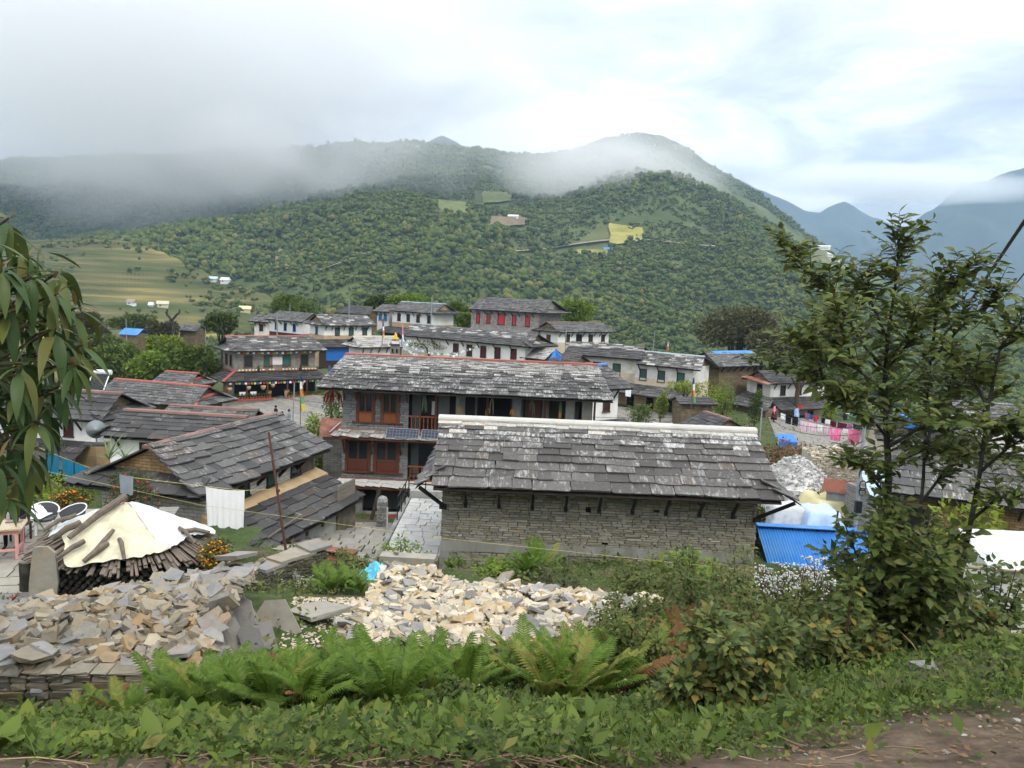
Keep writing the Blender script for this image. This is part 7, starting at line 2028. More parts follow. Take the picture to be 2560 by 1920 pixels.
# stone trough, cyan plastic
p_ = P(948, 1402, 20.6)
t = thing('stone_trough', 'long mossy stone beam lying across the path end', 'stone beam', (p_[0], p_[1], g1(p_[0], p_[1]) - .05), R_(-3))
MB().box(0, 1.55, 0, .42, 0, .36).build('beam', M_['flagstone'], t)
MB().box(-.06, .0, -.03, .45, -.1, .34).build('end_block', M_['moss_and_shade_stone'], t)
MB().box(1.552, 1.62, -.03, .45, -.1, .33).build('end_block', M_['moss_and_shade_stone'], t)
obj('loose_stone', rock_me('stone', 3, 'rubble_stone'), t, M=Matrix.Translation((.42, .2, .42)) @ Matrix.Scale(.25, 4))
def crumple(name, label, cat, p_, sx_, sy_, h_, mat, seed, group=None, amp=.5, n=28, freq=3.0, flat=.0):
 s, q_ = np.meshgrid(np.linspace(-1, 1, n), np.linspace(-1, 1, n), indexing='ij')
 r_ = np.sqrt(s ** 2 + q_ ** 2)
 k = np.clip(1 - r_ ** 2.2 * (1 + .3 * fbm(s * 2, q_ * 2, 2, seed)), 0, 1)
 Z = h_ * (k ** .7 * (1 - flat) + flat * np.clip((1.02 - np.maximum(abs(s), abs(q_))) * 3.2, 0, 1) ** .7) + amp * h_ * fbm(s * freq, q_ * freq, 4, seed + 2) * np.clip(k * 2 + flat, 0, 1)
 X, Y_ = s * sx_, q_ * sy_
 me = grid_mesh(name, X, Y_, Z, M_[mat])
 return tag(obj(name, me, loc=p_), label, cat, group)
p_ = P(938, 1432, 17.8)
crumple('plastic_sheet', 'crumpled bright cyan plastic sheet at the edge of the pale heap', 'plastic sheet', (p_[0], p_[1], g1(p_[0], p_[1]) + .02), .42, .32, .32, 'tarp_cyan', 3, amp=.9)
# tarpaulins and stone stores beyond the blue shed
for px_, py_, Y, sx_, sy_, h_, mat, lab in ((2100, 1285, 33, 1.75, 1.3, .95, 'tarp_yellow', 'pale yellow tarpaulin spread over a pile behind the blue roof'), (1965, 1305, 31.5, .95, .9, .95, 'tarp_white', 'grey-white tarpaulin over a pile next to the stone house'), (2045, 1308, 31, .85, .9, .85, 'tarp_paleblue', 'pale blue tarpaulin over a pile behind the blue roof')):
 p_ = P(px_, py_, Y)
 crumple('tarpaulin', lab, 'tarpaulin', (p_[0], p_[1], p_[2] - .2), sx_, sy_, h_, mat, int(px_) % 50, 'tarpaulins beside the stone house', amp=.12, flat=1.0)
def mound_pt(c, rx_, ry_, h_):
 def f(s, q_):
  a, r_ = s * 6.2832, math.sqrt(q_)
  return (c[0] + rx_ * r_ * math.cos(a), c[1] + ry_ * r_ * math.sin(a), c[2] + h_ * (1 - r_ ** 1.5))
 return f
c = P(1985, 1262, 38.5)
t = thing('gravel_pile', 'big pile of small whitish stone chips beyond the stone house', 'stone heap', c, 0, 'heaps of building stone')
fn = mound_pt(c, 2.6, 3.5, 2.5)
MB().lathe([(2.7, -.3), (2.0, .75), (1.2, 1.6), (.3, 2.3)], 18).build('heap_core', M_['white_gravel'], t, Matrix.Diagonal((1, 1.45, 1, 1)))
heap(t, fn, 2600, .10, .30, 'white_gravel', 41, .6, 0, origin=c)
for i in range(14):
 p_ = P(1945 + (i % 7) * 19 + rg_.uniform(-5, 5), 1232 + (i // 7) * 16 + (i % 7) * 2, 36)
 o = MB().box(-.17, .17, -.12, .12, 0, .2).build('cut_stone', M_['block_pale'], None, Matrix.Translation(p_) @ Matrix.Rotation(rg_.uniform(0, 3), 4, 'Z') @ Matrix.Rotation(rg_.uniform(-.2, .2), 4, 'X'))
 tag(o, 'whitish cut stone block lying at the foot of the gravel pile', 'stone block', 'cut blocks by the gravel pile')
p_ = P(2025, 1205, 41)
t = thing('stone_stack', 'neat square stack of thin tan stones below the pink washing', 'stone stack', (p_[0], p_[1], p_[2] - .6), R_(-8), 'heaps of building stone')
stone_courses(t, Matrix.Identity(4), 3.3, 0, 2.0, .085, .30, 'stacked_stone', 98, 300, depth=.25)
MB().box(.05, 3.25, .08, 2.6, -.2, 1.98).build('core', M_['stacked_stone'], t)
def stk(s, q_): return (p_[0] + 3.3 * s, p_[1] + 2.6 * q_ - .35 * s, p_[2] - .6 + 2.0 + .35 * math.sin(q_ * 3.14) * math.sin(s * 3.14))
heap(t, stk, 420, .14, .34, 'stacked_stone', 44, .25, 0, origin=(p_[0], p_[1], p_[2] - .6), rest='top_stones')
# blue-covered table in the laundry yard
p_ = P(1968, 1068, 60)
t = thing('covered_table', 'table under a bright blue tarpaulin at the edge of the laundry yard', 'table', (p_[0], p_[1], g1(p_[0], p_[1]) + .05))
MB().prism([(-.75, -.5, .55), (.75, -.5, .5), (.7, .5, .95), (-.7, .5, .95)], (0, 0, .06)).build('top', M_['tarp_blue'], t)
MB().box(-.72, .72, -.55, -.49, .15, .55).build('hanging_sheet', M_['tarp_blue'], t)
for sx_ in (-.6, .6):
 for sy_ in (-.4, .4):
  MB().bar((sx_, sy_, 0), (sx_, sy_, .6), .06).build('leg', M_['wood_dark'], t)
# white tank at the right edge
p_ = P(2475, 1552, 11.5)
t = thing('water_tank', 'big stained white tank under a white sheet at the edge of the bank', 'tank', (p_[0], p_[1], p_[2] - .3), R_(-8))
MB().prism([(0, 0, 0), (.08, 0, .75), (.16, 0, 1.0), (.3, 0, 1.1), (1.9, 0, 1.1), (1.9, 0, 0)], (0, 1.2, 0)).build('body', M_['tank_white'], t)
MB().prism([(-.12, -.1, 1.13), (1.95, -.12, 1.2), (1.95, 1.3, 1.42), (-.05, 1.3, 1.36)], (0, 0, .03)).build('sheet', M_['tarp_white'], t)
MB().tube([(-.9, -.12, 1.16), (2.0, -.14, 1.18)], .022, 6).build('bamboo', M_['straw'], t)

# ---- firewood stack under tarpaulins
CW = Vector((P(318, 1400, 15.6)[0], 15.6, -6.58))
t = thing('woodpile', 'rounded stack of split firewood with sloping top logs on the terrace', 'woodpile', CW)
rx_, ry_ = 1.78, 1.25
def slope_z(r_):                       # cone roof of the stack
 return 1.72 - .76 * r_
MB().lathe([(1, -.1), (1.0, .9), (.8, 1.05), (.3, 1.4), (.05, 1.55)], 24).build('core', M_['painted_shade'], t, Matrix.Diagonal((rx_ * .93, ry_ * .93, 1, 1)))
lg = []
for k in range(6):
 rgk = random.Random(200 + k)
 poly = [(0, .5 * math.cos(a) * rgk.uniform(.6, 1.05), .5 * math.sin(a) * rgk.uniform(.5, 1.0)) for a in (0.3, 1.4, 2.6, 3.7, 5.2)]
 mb = MB().prism(poly, (1, rgk.uniform(-.15, .15), rgk.uniform(-.1, .1)))
 lg.append(py_mesh('log', mb.V, mb.F, M_['firewood']))
rg_ = random.Random(31)
for ring, (ra, rb, n_) in enumerate(((.62, 1.12, 124), (.56, 1.05, 110), (.40, .84, 50))):
 for i in range(n_):
  a = 6.2832 * (i + rg_.uniform(-.3, .3)) / n_
  o_ = rg_.uniform(-.05, .09)
  p1 = Vector((rx_ * rb * math.cos(a), ry_ * rb * math.sin(a), slope_z(rb) + .03 + ring * .055 + o_ * .3))
  p0 = Vector((rx_ * ra * math.cos(a + rg_.uniform(-.08, .08)), ry_ * ra * math.sin(a), slope_z(ra) + .05 + ring * .05))
  d_ = (p1 - p0) * rg_.uniform(.9, 1.15)
  U = d_
  Nn = Vector((-math.sin(a), math.cos(a), 0)) * rg_.uniform(.05, .10)
  S = U.cross(Nn).normalized() * rg_.uniform(.04, .08)
  o = bpy.data.objects.new('log', lg[rg_.randrange(6)])
  COL.objects.link(o); o.parent = t; o.matrix_local = frame(U, Nn, S, p0)
mb = MB()
for zrow in range(11):                 # log ends in the dark body of the stack
 for i in range(70):
  a = 6.2832 * (i + .5 * (zrow % 2)) / 70
  r_ = .045 * rg_.uniform(.7, 1.15)
  c_ = Vector((rx_ * .95 * math.cos(a), ry_ * .95 * math.sin(a), .06 + zrow * .082 + rg_.uniform(-.01, .01)))
  dv = Vector((math.cos(a), math.sin(a), 0)) * rg_.uniform(.03, .11)
  mb.tube([c_ - dv * .2, c_ + dv], r_, 6)
o = mb.build('log_ends', M_['bark'], t); o['kind'] = 'stuff'
# tarpaulins: draped over the cone
def cone_tarp(name, label, a0, a1, r0, r1fn, mat, lift, seed, stripe=None):
 na, nr_ = 46, 22
 V = []
 for j in range(nr_ + 1):
  for i in range(na + 1):
   a = a0 + (a1 - a0) * i / na
   rr = r0 + (r1fn(a) - r0) * j / nr_
   wr = float(fbm(np.array([math.cos(a) * 3.2 + seed]), np.array([math.sin(a) * 3.2 + rr * 1.5]), 3, seed)[0])
   cr = .05 * wr + .016 * math.sin(a * 31 + seed + 9 * wr) * rr + .012 * math.sin(rr * 26 + 7 * wr)
   V.append((rx_ * rr * math.cos(a), ry_ * rr * math.sin(a), slope_z(max(rr, .12)) + .19 + lift + cr))
 F = [(j * (na + 1) + i, j * (na + 1) + i + 1, (j + 1) * (na + 1) + i + 1, (j + 1) * (na + 1) + i) for j in range(nr_) for i in range(na)]
 o = obj(name, py_mesh(name, V, F, M_[mat], True), loc=CW)
 return tag(o, label, 'tarpaulin', 'tarpaulins on the woodpile')
cone_tarp('tarpaulin', 'creased cream tarpaulin covering the front of the woodpile', R_(205), R_(318), .05, lambda a: float(np.interp(math.degrees(a), [200, 225, 243, 258, 266, 280, 300, 320, 345], [.74, .76, .88, 1.20, 1.18, 1.06, 1.03, .98, .90])), 'tarp_cream', .06, 3)
cone_tarp('tarpaulin', 'white tarpaulin strip on the slope of the woodpile facing the bed sheet', R_(312), R_(386), .05, lambda a: .93 + .08 * math.sin(a * 5), 'tarp_white', .085, 5)
cone_tarp('tarpaulin', 'cream tarpaulin corner under the white strip at the far side', R_(380), R_(500), .05, lambda a: .95, 'tarp_cream', .05, 7)
cone_tarp('tarpaulin', 'pale blue-white tarpaulin on the side of the woodpile by the chairs', R_(130), R_(212), .05, lambda a: .82 + .06 * math.sin(a * 7), 'tarp_white', .045, 9)
BR = [((.0, -.02, 2.18), (-.62, -1.02, 1.38), .075, 'thick grey branch lying down the middle of the cream tarpaulin'), ((-.62, -.60, 1.62), (-.98, -.98, 1.30), .07, 'short forked log on the cream tarpaulin edge'), ((.10, -.72, 1.50), (-.06, -1.32, 1.04), .045, 'straight grey stick on the cream tarpaulin'), ((.14, -1.02, 1.28), (-.10, -1.45, .98), .06, 'pale split log at the hanging corner of the tarpaulin'), ((.32, -.92, 1.36), (.62, -1.32, 1.0), .045, 'bent grey stick on the cream tarpaulin'), ((1.28, -.30, 1.36), (1.72, .05, 1.20), .05, 'dark branch on the white tarpaulin strip'), ((1.20, -.22, 1.42), (1.66, -.52, 1.14), .04, 'long thin branch weighing down the white tarpaulin'), ((-.98, -.10, 1.62), (-1.5, -.42, 1.26), .05, 'dark log on the pale blue tarpaulin'), ((-.30, -1.05, 1.33), (-.62, -1.42, 1.02), .055, 'pointed split log beside the straight stick')]
for i, (a, b, r_, lab) in enumerate(BR):
 a, b = Vector(a), Vector(b)
 a.z, b.z = 1.72 - .76 * (2 - a.z), 1.72 - .76 * (2 - b.z)
 m1 = a.lerp(b, .5) + Vector((rg_.uniform(-.04, .04), 0, .05))
 o = MB().tube([a - a, a.lerp(b, .25) - a + Vector((.02, 0, .02)), m1 - a, b - a], [r_ * .9, r_, r_ * .95, r_ * .7], 8).build('branch', M_['bark_grey'], None, loc=CW + a + Vector((0, 0, .20)))
 tag(o, lab, 'branch', 'wood weighing down the tarpaulins')
# standing slab, stump
p_ = PZ(100, 1535, -6.45)
o = MB().prism([(-.22, 0, 0), (.24, 0, .02), (.30, 0, .75), (.24, 0, 1.32), (.1, 0, 1.45), (-.14, 0, 1.44), (-.2, 0, .8)], (0, .09, 0)).build('standing_stone', M_['flagstone'], None, Matrix.Translation((p_[0], p_[1], -6.62)) @ Matrix.Rotation(R_(12), 4, 'Z') @ Matrix.Rotation(R_(-6), 4, 'X'))
tag(o, 'tall narrow brown stone slab standing beside the woodpile', 'stone slab')
p_ = PZ(72, 1475, -6.6)
t = thing('tree_stump', 'dark round log standing behind the tall slab', 'stump', (p_[0], p_[1], -6.6))
MB().lathe([(.17, 0), (.16, .2), (.165, .62)], 12).build('log', M_['bark'], t)
MB().lathe([(.155, .621), (.15, .63)], 12).build('cut_face', M_['firewood'], t)
o = MB().prism([(-.22, 0, 0), (.22, 0, 0), (.2, 0, .45), (-.18, 0, .48)], (0, .06, 0)).build('board', M_['wood_grey'], None, Matrix.Translation(PZ(160, 1510, -6.6)) @ Matrix.Rotation(R_(20), 4, 'Z') @ Matrix.Rotation(R_(-12), 4, 'X'))
tag(o, 'small dark board leaning on the foot of the woodpile', 'board')
# table
p_ = PZ(43, 1398, -6.58)
t = thing('table', 'pink-framed table with polished speckled stone top', 'table', (p_[0], p_[1], -6.58), R_(22))
MB().box(-1.25, .12, -.08, .72, .70, .74).build('top', M_['granite'], t)
MB().box(-1.18, .06, -.02, .66, .60, .699).build('apron', M_['paint_pink'], t)
for sx_ in (-1.12, 0):
 for sy_ in (.02, .60):
  MB().bar((sx_, sy_, 0), (sx_, sy_, .6), .065).build('leg', M_['paint_pink'], t)
MB().bar((-1.12, .02, .22), (0, .02, .22), .05).build('stretcher', M_['paint_pink'], t)
MB().bar((0, .02, .22), (0, .60, .22), .05).build('stretcher', M_['paint_pink'], t)
p_ = PZ(36, 1303, -5.83)
tag(MB().box(-.16, .16, -.11, .11, 0, .018).build('tray', M_['firewood'], None, Matrix.Translation((p_[0], p_[1], -5.835)) @ Matrix.Rotation(.3, 4, 'Z')), 'small brown tray under the hand on the table', 'tray')
def chair(label, loc, yaw, cloth):
 t = thing('armchair', label, 'chair', loc, yaw, 'grey terrace armchairs')
 MB().lathe([(.24, .36), (.26, .42), (.23, .45)], 14).build('seat', M_['chair_grey'], t)
 V, F = [], []
 n_ = 16
 for j in range(5):
  for i in range(n_ + 1):
   a = R_(-25) + R_(230) * i / n_
   hh = .42 + (.16 + .16 * max(0, math.sin((a + R_(25)) / R_(230) * math.pi)) ** 1.3) * j / 4
   V.append(((.28 + .05 * j / 4) * math.cos(a), (.27 + .07 * j / 4) * math.sin(a), hh))
 F = [(j * (n_ + 1) + i, j * (n_ + 1) + i + 1, (j + 1) * (n_ + 1) + i + 1, (j + 1) * (n_ + 1) + i) for j in range(4) for i in range(n_)]
 obj('backrest', py_mesh('backrest', V, F, M_['chair_grey'], True), t)
 MB().tube([Vector(v) for v in V[-(n_ + 1):]], .016, 6).build('rim', M_['plastic_white'], t)
 for sx_ in (-.2, .2):
  for sy_ in (-.18, .18):
   MB().bar((sx_, sy_, 0), (sx_ * .9, sy_ * .9, .38), .045).build('leg', M_['plastic_white'], t)
 return t
for px_, py_, lab, yaw, ck in ((112, 1318, 'grey woven armchair with white rim nearest the table', .5, 1), (180, 1302, 'grey woven armchair with white rim behind the woodpile', -.4, 0)):
 p_ = PZ(px_, py_, -6.58)
 p_ = P(px_, py_, 19.0)
 chair(lab, (p_[0], p_[1], -6.6), yaw, ck)
 if ck:
  crumple('cloth', 'white cloth thrown over the woven armchair', 'cloth', (p_[0] - .22, p_[1] - .1, -6.1), .34, .28, .26, 'cloth_white', 9, amp=.6)
# ================================================================ plants
LEAF_V = np.array([(0, 0, 0), (-.27, .42, .05), (0, 1, -.06), (.27, .42, .05), (0, .45, -.01)])
LEAF_F = np.array([[0, 4, 1], [1, 4, 2], [0, 3, 4], [3, 2, 4]])

def leaf_shape(wide, n=6, droop=.25, fold=.06, point=1.0, wave=0.0):
 V, F = [], []
 for i in range(n + 1):
  f = i / n
  w = wide * math.sin(math.pi * f ** .8) ** .8 * (1 - .25 * f * point)
  z = -droop * f * f
  V += [(-w, f, z + fold * w / max(wide, 1e-3) + wave * math.sin(f * 14)), (0, f, z), (w, f, z + fold * w / max(wide, 1e-3) - wave * math.sin(f * 14))]
 for i in range(n):
  a = 3 * i
  F += [(a, a + 1, a + 4, a + 3), (a + 1, a + 2, a + 5, a + 4)]
 return V, F

def frames_np(D, up=None):
 D = D / np.linalg.norm(D, axis=1, keepdims=True)
 U = np.tile([0, 0, 1.0], (len(D), 1)) if up is None else up
 X = np.cross(D, U)
 X /= np.linalg.norm(X, axis=1, keepdims=True) + 1e-9
 N = np.cross(X, D)
 return np.stack([X, D, N], 2)

def cards(T, D, size, rg, jit=.6):
 up = np.tile([0, 0, 1.0], (len(T), 1)) + rg.normal(0, jit, (len(T), 3))
 return instance_np(LEAF_V, LEAF_F, frames_np(D, up), size, T)

def crown_points(lobes, n, rg, fill=.35):
 """points near the surface of several lumpy lobes: (centre, radii)"""
 vol = np.array([np.prod(r) ** (2 / 3) for c, r in lobes])
 k = rg.choice(len(lobes), n, p=vol / vol.sum())
 C = np.array([c for c, r in lobes])[k]
 Rr = np.array([r for c, r in lobes])[k]
 d = rg.normal(0, 1, (n, 3)); d /= np.linalg.norm(d, axis=1, keepdims=True)
 rad = np.where(rg.random(n) < fill, rg.uniform(.45, .9, n), rg.uniform(.86, 1.06, n))
 return C + d * Rr * rad[:, None], d

def tree(name, label, cat, px_, py_, Y, rxp, ryp, mat, n=2600, leaf=.30, seed=1, base=None, trunk='bark', lobes_n=9, group='trees around the village', flower=None, squash=.8):
 rg = np.random.default_rng(seed)
 c = P(px_, py_, Y)
 rx_, rz_ = rxp * Y / FPX, ryp * Y / FPX
 zb = base if base is not None else min(g1(c[0], c[1]), c[2] - rz_ * .9)
 if cat != 'tree' and not any(w_ in label for w_ in ('creeper growing', 'over the', 'hedge growing', 'creeper behind')):   # bushes are leafy down to the ground
  top_ = c[2] + rz_ - zb
  rz_ = top_ / 2
  c[2] = zb + top_ / 2
 t = thing(name, label, cat, (c[0], c[1], zb), 0, group)
 c0 = np.array([0, 0, c[2] - zb])
 lobes = [(c0, (rx_ * .62, rx_ * .55, rz_ * .66))]
 for i in range(lobes_n):
  a = rg.uniform(0, 6.28); h_ = rg.uniform(-.55, .75)
  q_ = math.sqrt(max(.05, 1 - h_ * h_)) * .62
  s = rg.uniform(.28, .46)
  lobes.append((c0 + np.array([math.cos(a) * q_ * rx_, math.sin(a) * q_ * rx_ * squash, h_ * rz_ * .68]), (rx_ * s, rx_ * s * squash, rz_ * s * 1.05)))
 T, D = crown_points(lobes, n, rg)
 D = D + rg.normal(0, .55, D.shape) + [0, 0, -.15]
 V, F = cards(T - 0, D, leaf * rg.uniform(.6, 1.35, n), rg)
 obj('crown', np_mesh('crown', V, F, M_[mat]), t)
 mb = MB()
 tr_ = max(.05, rx_ * .075)
 mb.tube([(0, 0, -.5), (rg.uniform(-.1, .1), 0, c0[2] * .5), tuple(c0)], [tr_ * 1.3, tr_, tr_ * .6], 7)
 for l_ in lobes[1:5]:
  mb.tube([(0, 0, c0[2] * .55), tuple((np.array([0, 0, c0[2] * .8]) + l_[0]) / 2), tuple(l_[0])], [tr_ * .6, tr_ * .4, tr_ * .2], 5)
 mb.build('trunk', M_[trunk], t)
 if flower:
  fm, fn, fs = flower
  T2, D2 = crown_points(lobes, fn, rg, 0)
  keep = (T2[:, 1] < rx_ * .2)
  BV, BF = ico(1)
  V, F = instance_np(BV * [1, 1, .6], BF, rand_rot(keep.sum(), rg, .5), fs * rg.uniform(.7, 1.3, keep.sum()), T2[keep] + D2[keep] * .02)
  o = obj('blossom', np_mesh('blossom', V, F, M_[fm]), t)
 return t
for i, a in enumerate([(300, 905, 86, 70, 62, 'crown_mid', 'big rounded dark green tree left of the shop house'), (365, 925, 80, 60, 55, 'crown_bright', 'light green leafy tree in the clump by the red-ridged roofs'), (262, 872, 98, 62, 48, 'crown_dark', 'dark tree under the blue-roofed hut'), (430, 905, 84, 55, 62, 'crown_mid', 'tall leafy tree in the middle of the clump'), (485, 905, 80, 48, 52, 'crown_mid', 'green tree touching the shop house'), (520, 930, 77, 34, 45, 'crown_dark', 'dark shrub tree beside the shop house wall'), (250, 935, 76, 60, 48, 'crown_dark', 'dark low tree behind the solar heater'), (410, 862, 100, 45, 30, 'crown_yellow', 'yellowish leafy tree behind the clump'),
                      (556, 808, 112, 46, 34, 'crown_dark', 'round dark tree left of the tiny white house'), (335, 806, 128, 62, 22, 'crown_dark', 'dark tree behind the blue-roofed hut'), (742, 764, 122, 64, 30, 'crown_mid', 'broad green tree behind the blue-framed house'), (938, 757, 124, 30, 20, 'crown_dark', 'small dark round tree at the village edge'), (1022, 752, 124, 55, 24, 'crown_bright', 'light green tree behind the blue ridge house'), (1150, 782, 114, 30, 26, 'crown_mid', 'small tree left of the red-curtained house'), (1165, 800, 110, 18, 20, 'crown_bright', 'bright shrub left of the red-curtained house'), (1432, 780, 116, 60, 34, 'crown_bright', 'bright green round tree right of the red-curtained house'),
                      (1850, 822, 112, 105, 62, 'crown_brown', 'big brownish bamboo clump behind the brown stone house'), (1950, 868, 104, 85, 60, 'crown_brown', 'brownish bamboo clump nearer the tree'), (2040, 915, 98, 62, 50, 'crown_dark', 'dark tree behind the white laundry house'), (2120, 960, 88, 60, 55, 'crown_dark', 'dark tree right of the laundry house'), (1895, 905, 92, 40, 16, 'crown_bright', 'bright creeper behind the laundry house roof'), (2230, 960, 85, 80, 55, 'crown_mid', 'green tree behind the utility pole'), (2400, 940, 95, 110, 60, 'crown_dark', 'dark trees at the edge behind branches'),
                      (225, 830, 104, 48, 52, 'crown_brown', 'thin brownish tree beside the big-leaved tree'), (405, 832, 122, 38, 32, 'crown_brown', 'thin brownish tree around the bare trunk'), (1655, 900, 98, 34, 20, 'crown_dark', 'dark bush behind the blue-ridged row house')]):
 tree('tree', a[6], 'tree', *a[:6], n=3600 if a[5] != 'crown_brown' else 7000, leaf=.42 if a[5] != 'crown_brown' else .5, seed=300 + i)
for i, a in enumerate([(1078, 862, 84, 66, 15, 'crown_dark', 'dark hedge growing under the long slate roof'), (790, 1062, 50, 36, 42, 'crown_yellow', 'bright yellow-green bush in the courtyard garden'), (850, 1035, 50, 36, 26, 'crown_dark', 'dark bush below the lodge corner'), (800, 1110, 46, 50, 25, 'crown_mid', 'leafy garden plants below the yellow bush'), (855, 1120, 44, 30, 22, 'crown_mid', 'garden plants beside the small rusty roof'), (940, 832, 94, 14, 16, 'crown_yellow', 'small yellow-green bush by the three-window house'), (1768, 972, 70, 50, 40, 'crown_yellow', 'yellow-green creeper mound between the houses'), (1712, 968, 70, 42, 22, 'crown_yellow', 'yellow-green creeper over the stone hut'), (1812, 992, 67, 32, 48, 'crown_bright', 'tall bright shrub beside the creeper'), (1600, 1015, 66, 36, 14, 'crown_mid', 'flower bed in front of the long porch'), (1655, 990, 68, 14, 18, 'crown_yellow', 'yellow flowering shrub in front of the long porch'), (1830, 1060, 60, 60, 24, 'crown_mid', 'green shrubs on the grass bank'), (1760, 1085, 52, 70, 16, 'grass', 'tall grass patch beyond the stone house ridge'), (1890, 1010, 66, 16, 45, 'crown_dark', 'dark climbing plant on the porch corner'), (2000, 926, 76, 75, 10, 'crown_mid', 'creeper growing along the laundry house ridge'), (830, 960, 58, 25, 40, 'crown_mid', 'green hedge between the shop and the lodge'),
                      (2080, 1010, 72, 22, 18, 'crown_yellow', 'yellow-green shrub at the porch end of the laundry yard'), (1900, 1270, 32, 50, 12, 'leaf_weed', 'low green weeds between the blocks and tarpaulins'), (2060, 1235, 34, 60, 22, 'leaf_weed', 'weedy growth above the yellow tarpaulin'), (2230, 1290, 26, 40, 30, 'crown_mid', 'leafy bush beside the utility pole'), (2420, 1280, 22, 110, 60, 'crown_yellow', 'yellow-green bush below the big slate house'), (1150, 845, 82, 10, 10, 'crown_mid', 'small bush at the long house corner')]):
 tree('bush', a[6], 'bush', *a[:6], n=1100, leaf=.20, seed=350 + i, trunk='twig', group='bushes around the village')
tree('marigold_bush', 'marigold bush full of orange flowers behind the terrace chairs', 'flowering bush', 172, 1252, 23, 52, 36, 'leaf_shrub', 1600, .09, 401, None, 'twig', group='flowering bushes', flower=('petal_orange', 260, .032))
tree('marigold_bush', 'round marigold bush with orange flowers between woodpile and rusty pole', 'flowering bush', 545, 1362, 15.0, 50, 36, 'leaf_shrub', 1700, .07, 402, None, 'twig', group='flowering bushes', flower=('petal_orange', 230, .026))
tree('flowering_bush', 'sprawling bush with crimson flowers before the big slate house gable', 'flowering bush', 325, 1205, 22, 78, 48, 'leaf_redbush', 2200, .085, 403, None, 'twig', group='flowering bushes', flower=('petal_red', 60, .04))
tree('flowering_bush', 'small yellow-flowered plant behind the seated person', 'flowering bush', 50, 1232, 20.5, 26, 20, 'leaf_shrub', 350, .08, 404, None, 'twig', group='flowering bushes', flower=('petal_yellow', 40, .05))
tree('bush', 'bright yellow-green bush under the teal towels', 'bush', 150, 1205, 27, 75, 32, 'crown_yellow', 1800, .13, 405, None, 'twig', group='bushes around the village')
tree('bush', 'light green bush behind the towel post', 'bush', 60, 1165, 30, 70, 40, 'crown_yellow', 1500, .15, 406, None, 'twig', group='bushes around the village')
tree('rose_bush', 'thin red-flowered plant at the terrace edge', 'flowering bush', 25, 1520, 12.8, 45, 48, 'leaf_redbush', 260, .06, 407, None, 'twig', group='flowering bushes', flower=('petal_red', 14, .03))
tree('brush_heap', 'heap of dry brown brushwood beside the laundry yard', 'brush heap', 1975, 1125, 47, 72, 34, 'leaf_dry', 2600, .20, 408, None, 'twig', group=None)
p_ = P(1225, 1505, 15.5)
tree('dead_plant', 'patch of dead rust-brown weed in the pale stone heap', 'dead plant', 1228, 1502, 15.4, 58, 17, 'frond_brown', 1500, .07, 409, None, 'twig', group=None)
# bare lopped tree
p_ = P(432, 862, 108)
t = thing('bare_tree', 'bare lopped tree trunk standing above the green clump', 'tree', p_)
MB().tube([(0, 0, -1), (.1, 0, 2.2), (.0, 0, 3.6)], [.28, .22, .17], 8).build('trunk', M_['bark'], t)
for b_ in (((0, 0, 3.4), (-.8, 0, 4.2), (-.7, 0, 5.0)), ((0, 0, 3.5), (.6, .1, 4.3), (.9, .1, 4.5), (1.0, .1, 5.0)), ((0, 0, 3.0), (-.5, .2, 3.9), (-1.1, .2, 4.6))):
 MB().tube(b_, [.15] * (len(b_) - 1) + [.10], 6).build('branch', M_['bark'], t)
# spiky plants by the white wall
for i, (px_, py_, Y, lab) in enumerate(((272, 1150, 33, 'spiky pale green plant growing beside the low white house'), (312, 1148, 32, 'smaller spiky plant against the white wall'))):
 c = P(px_, py_, Y)
 t = thing('spiky_plant', lab, 'plant', c, 0, 'spiky plants')
 lv = py_mesh('leaf', *leaf_shape(.035, 6, .45, .0), M_['leaf_spiky'])
 for k in range(22):
  a = rng.uniform(0, 6.28); e_ = rng.uniform(.5, 1.4); L_ = rng.uniform(.7, 1.25) * (1.1 - .35 * i)
  d_ = Vector((math.cos(a) * math.cos(e_), math.sin(a) * math.cos(e_), math.sin(e_)))
  x_ = d_.cross(Vector((0, 0, 1))).normalized()
  obj('leaf', lv, t, M=frame(x_ * L_, d_ * L_, x_.cross(d_) * L_, (0, 0, 0)))

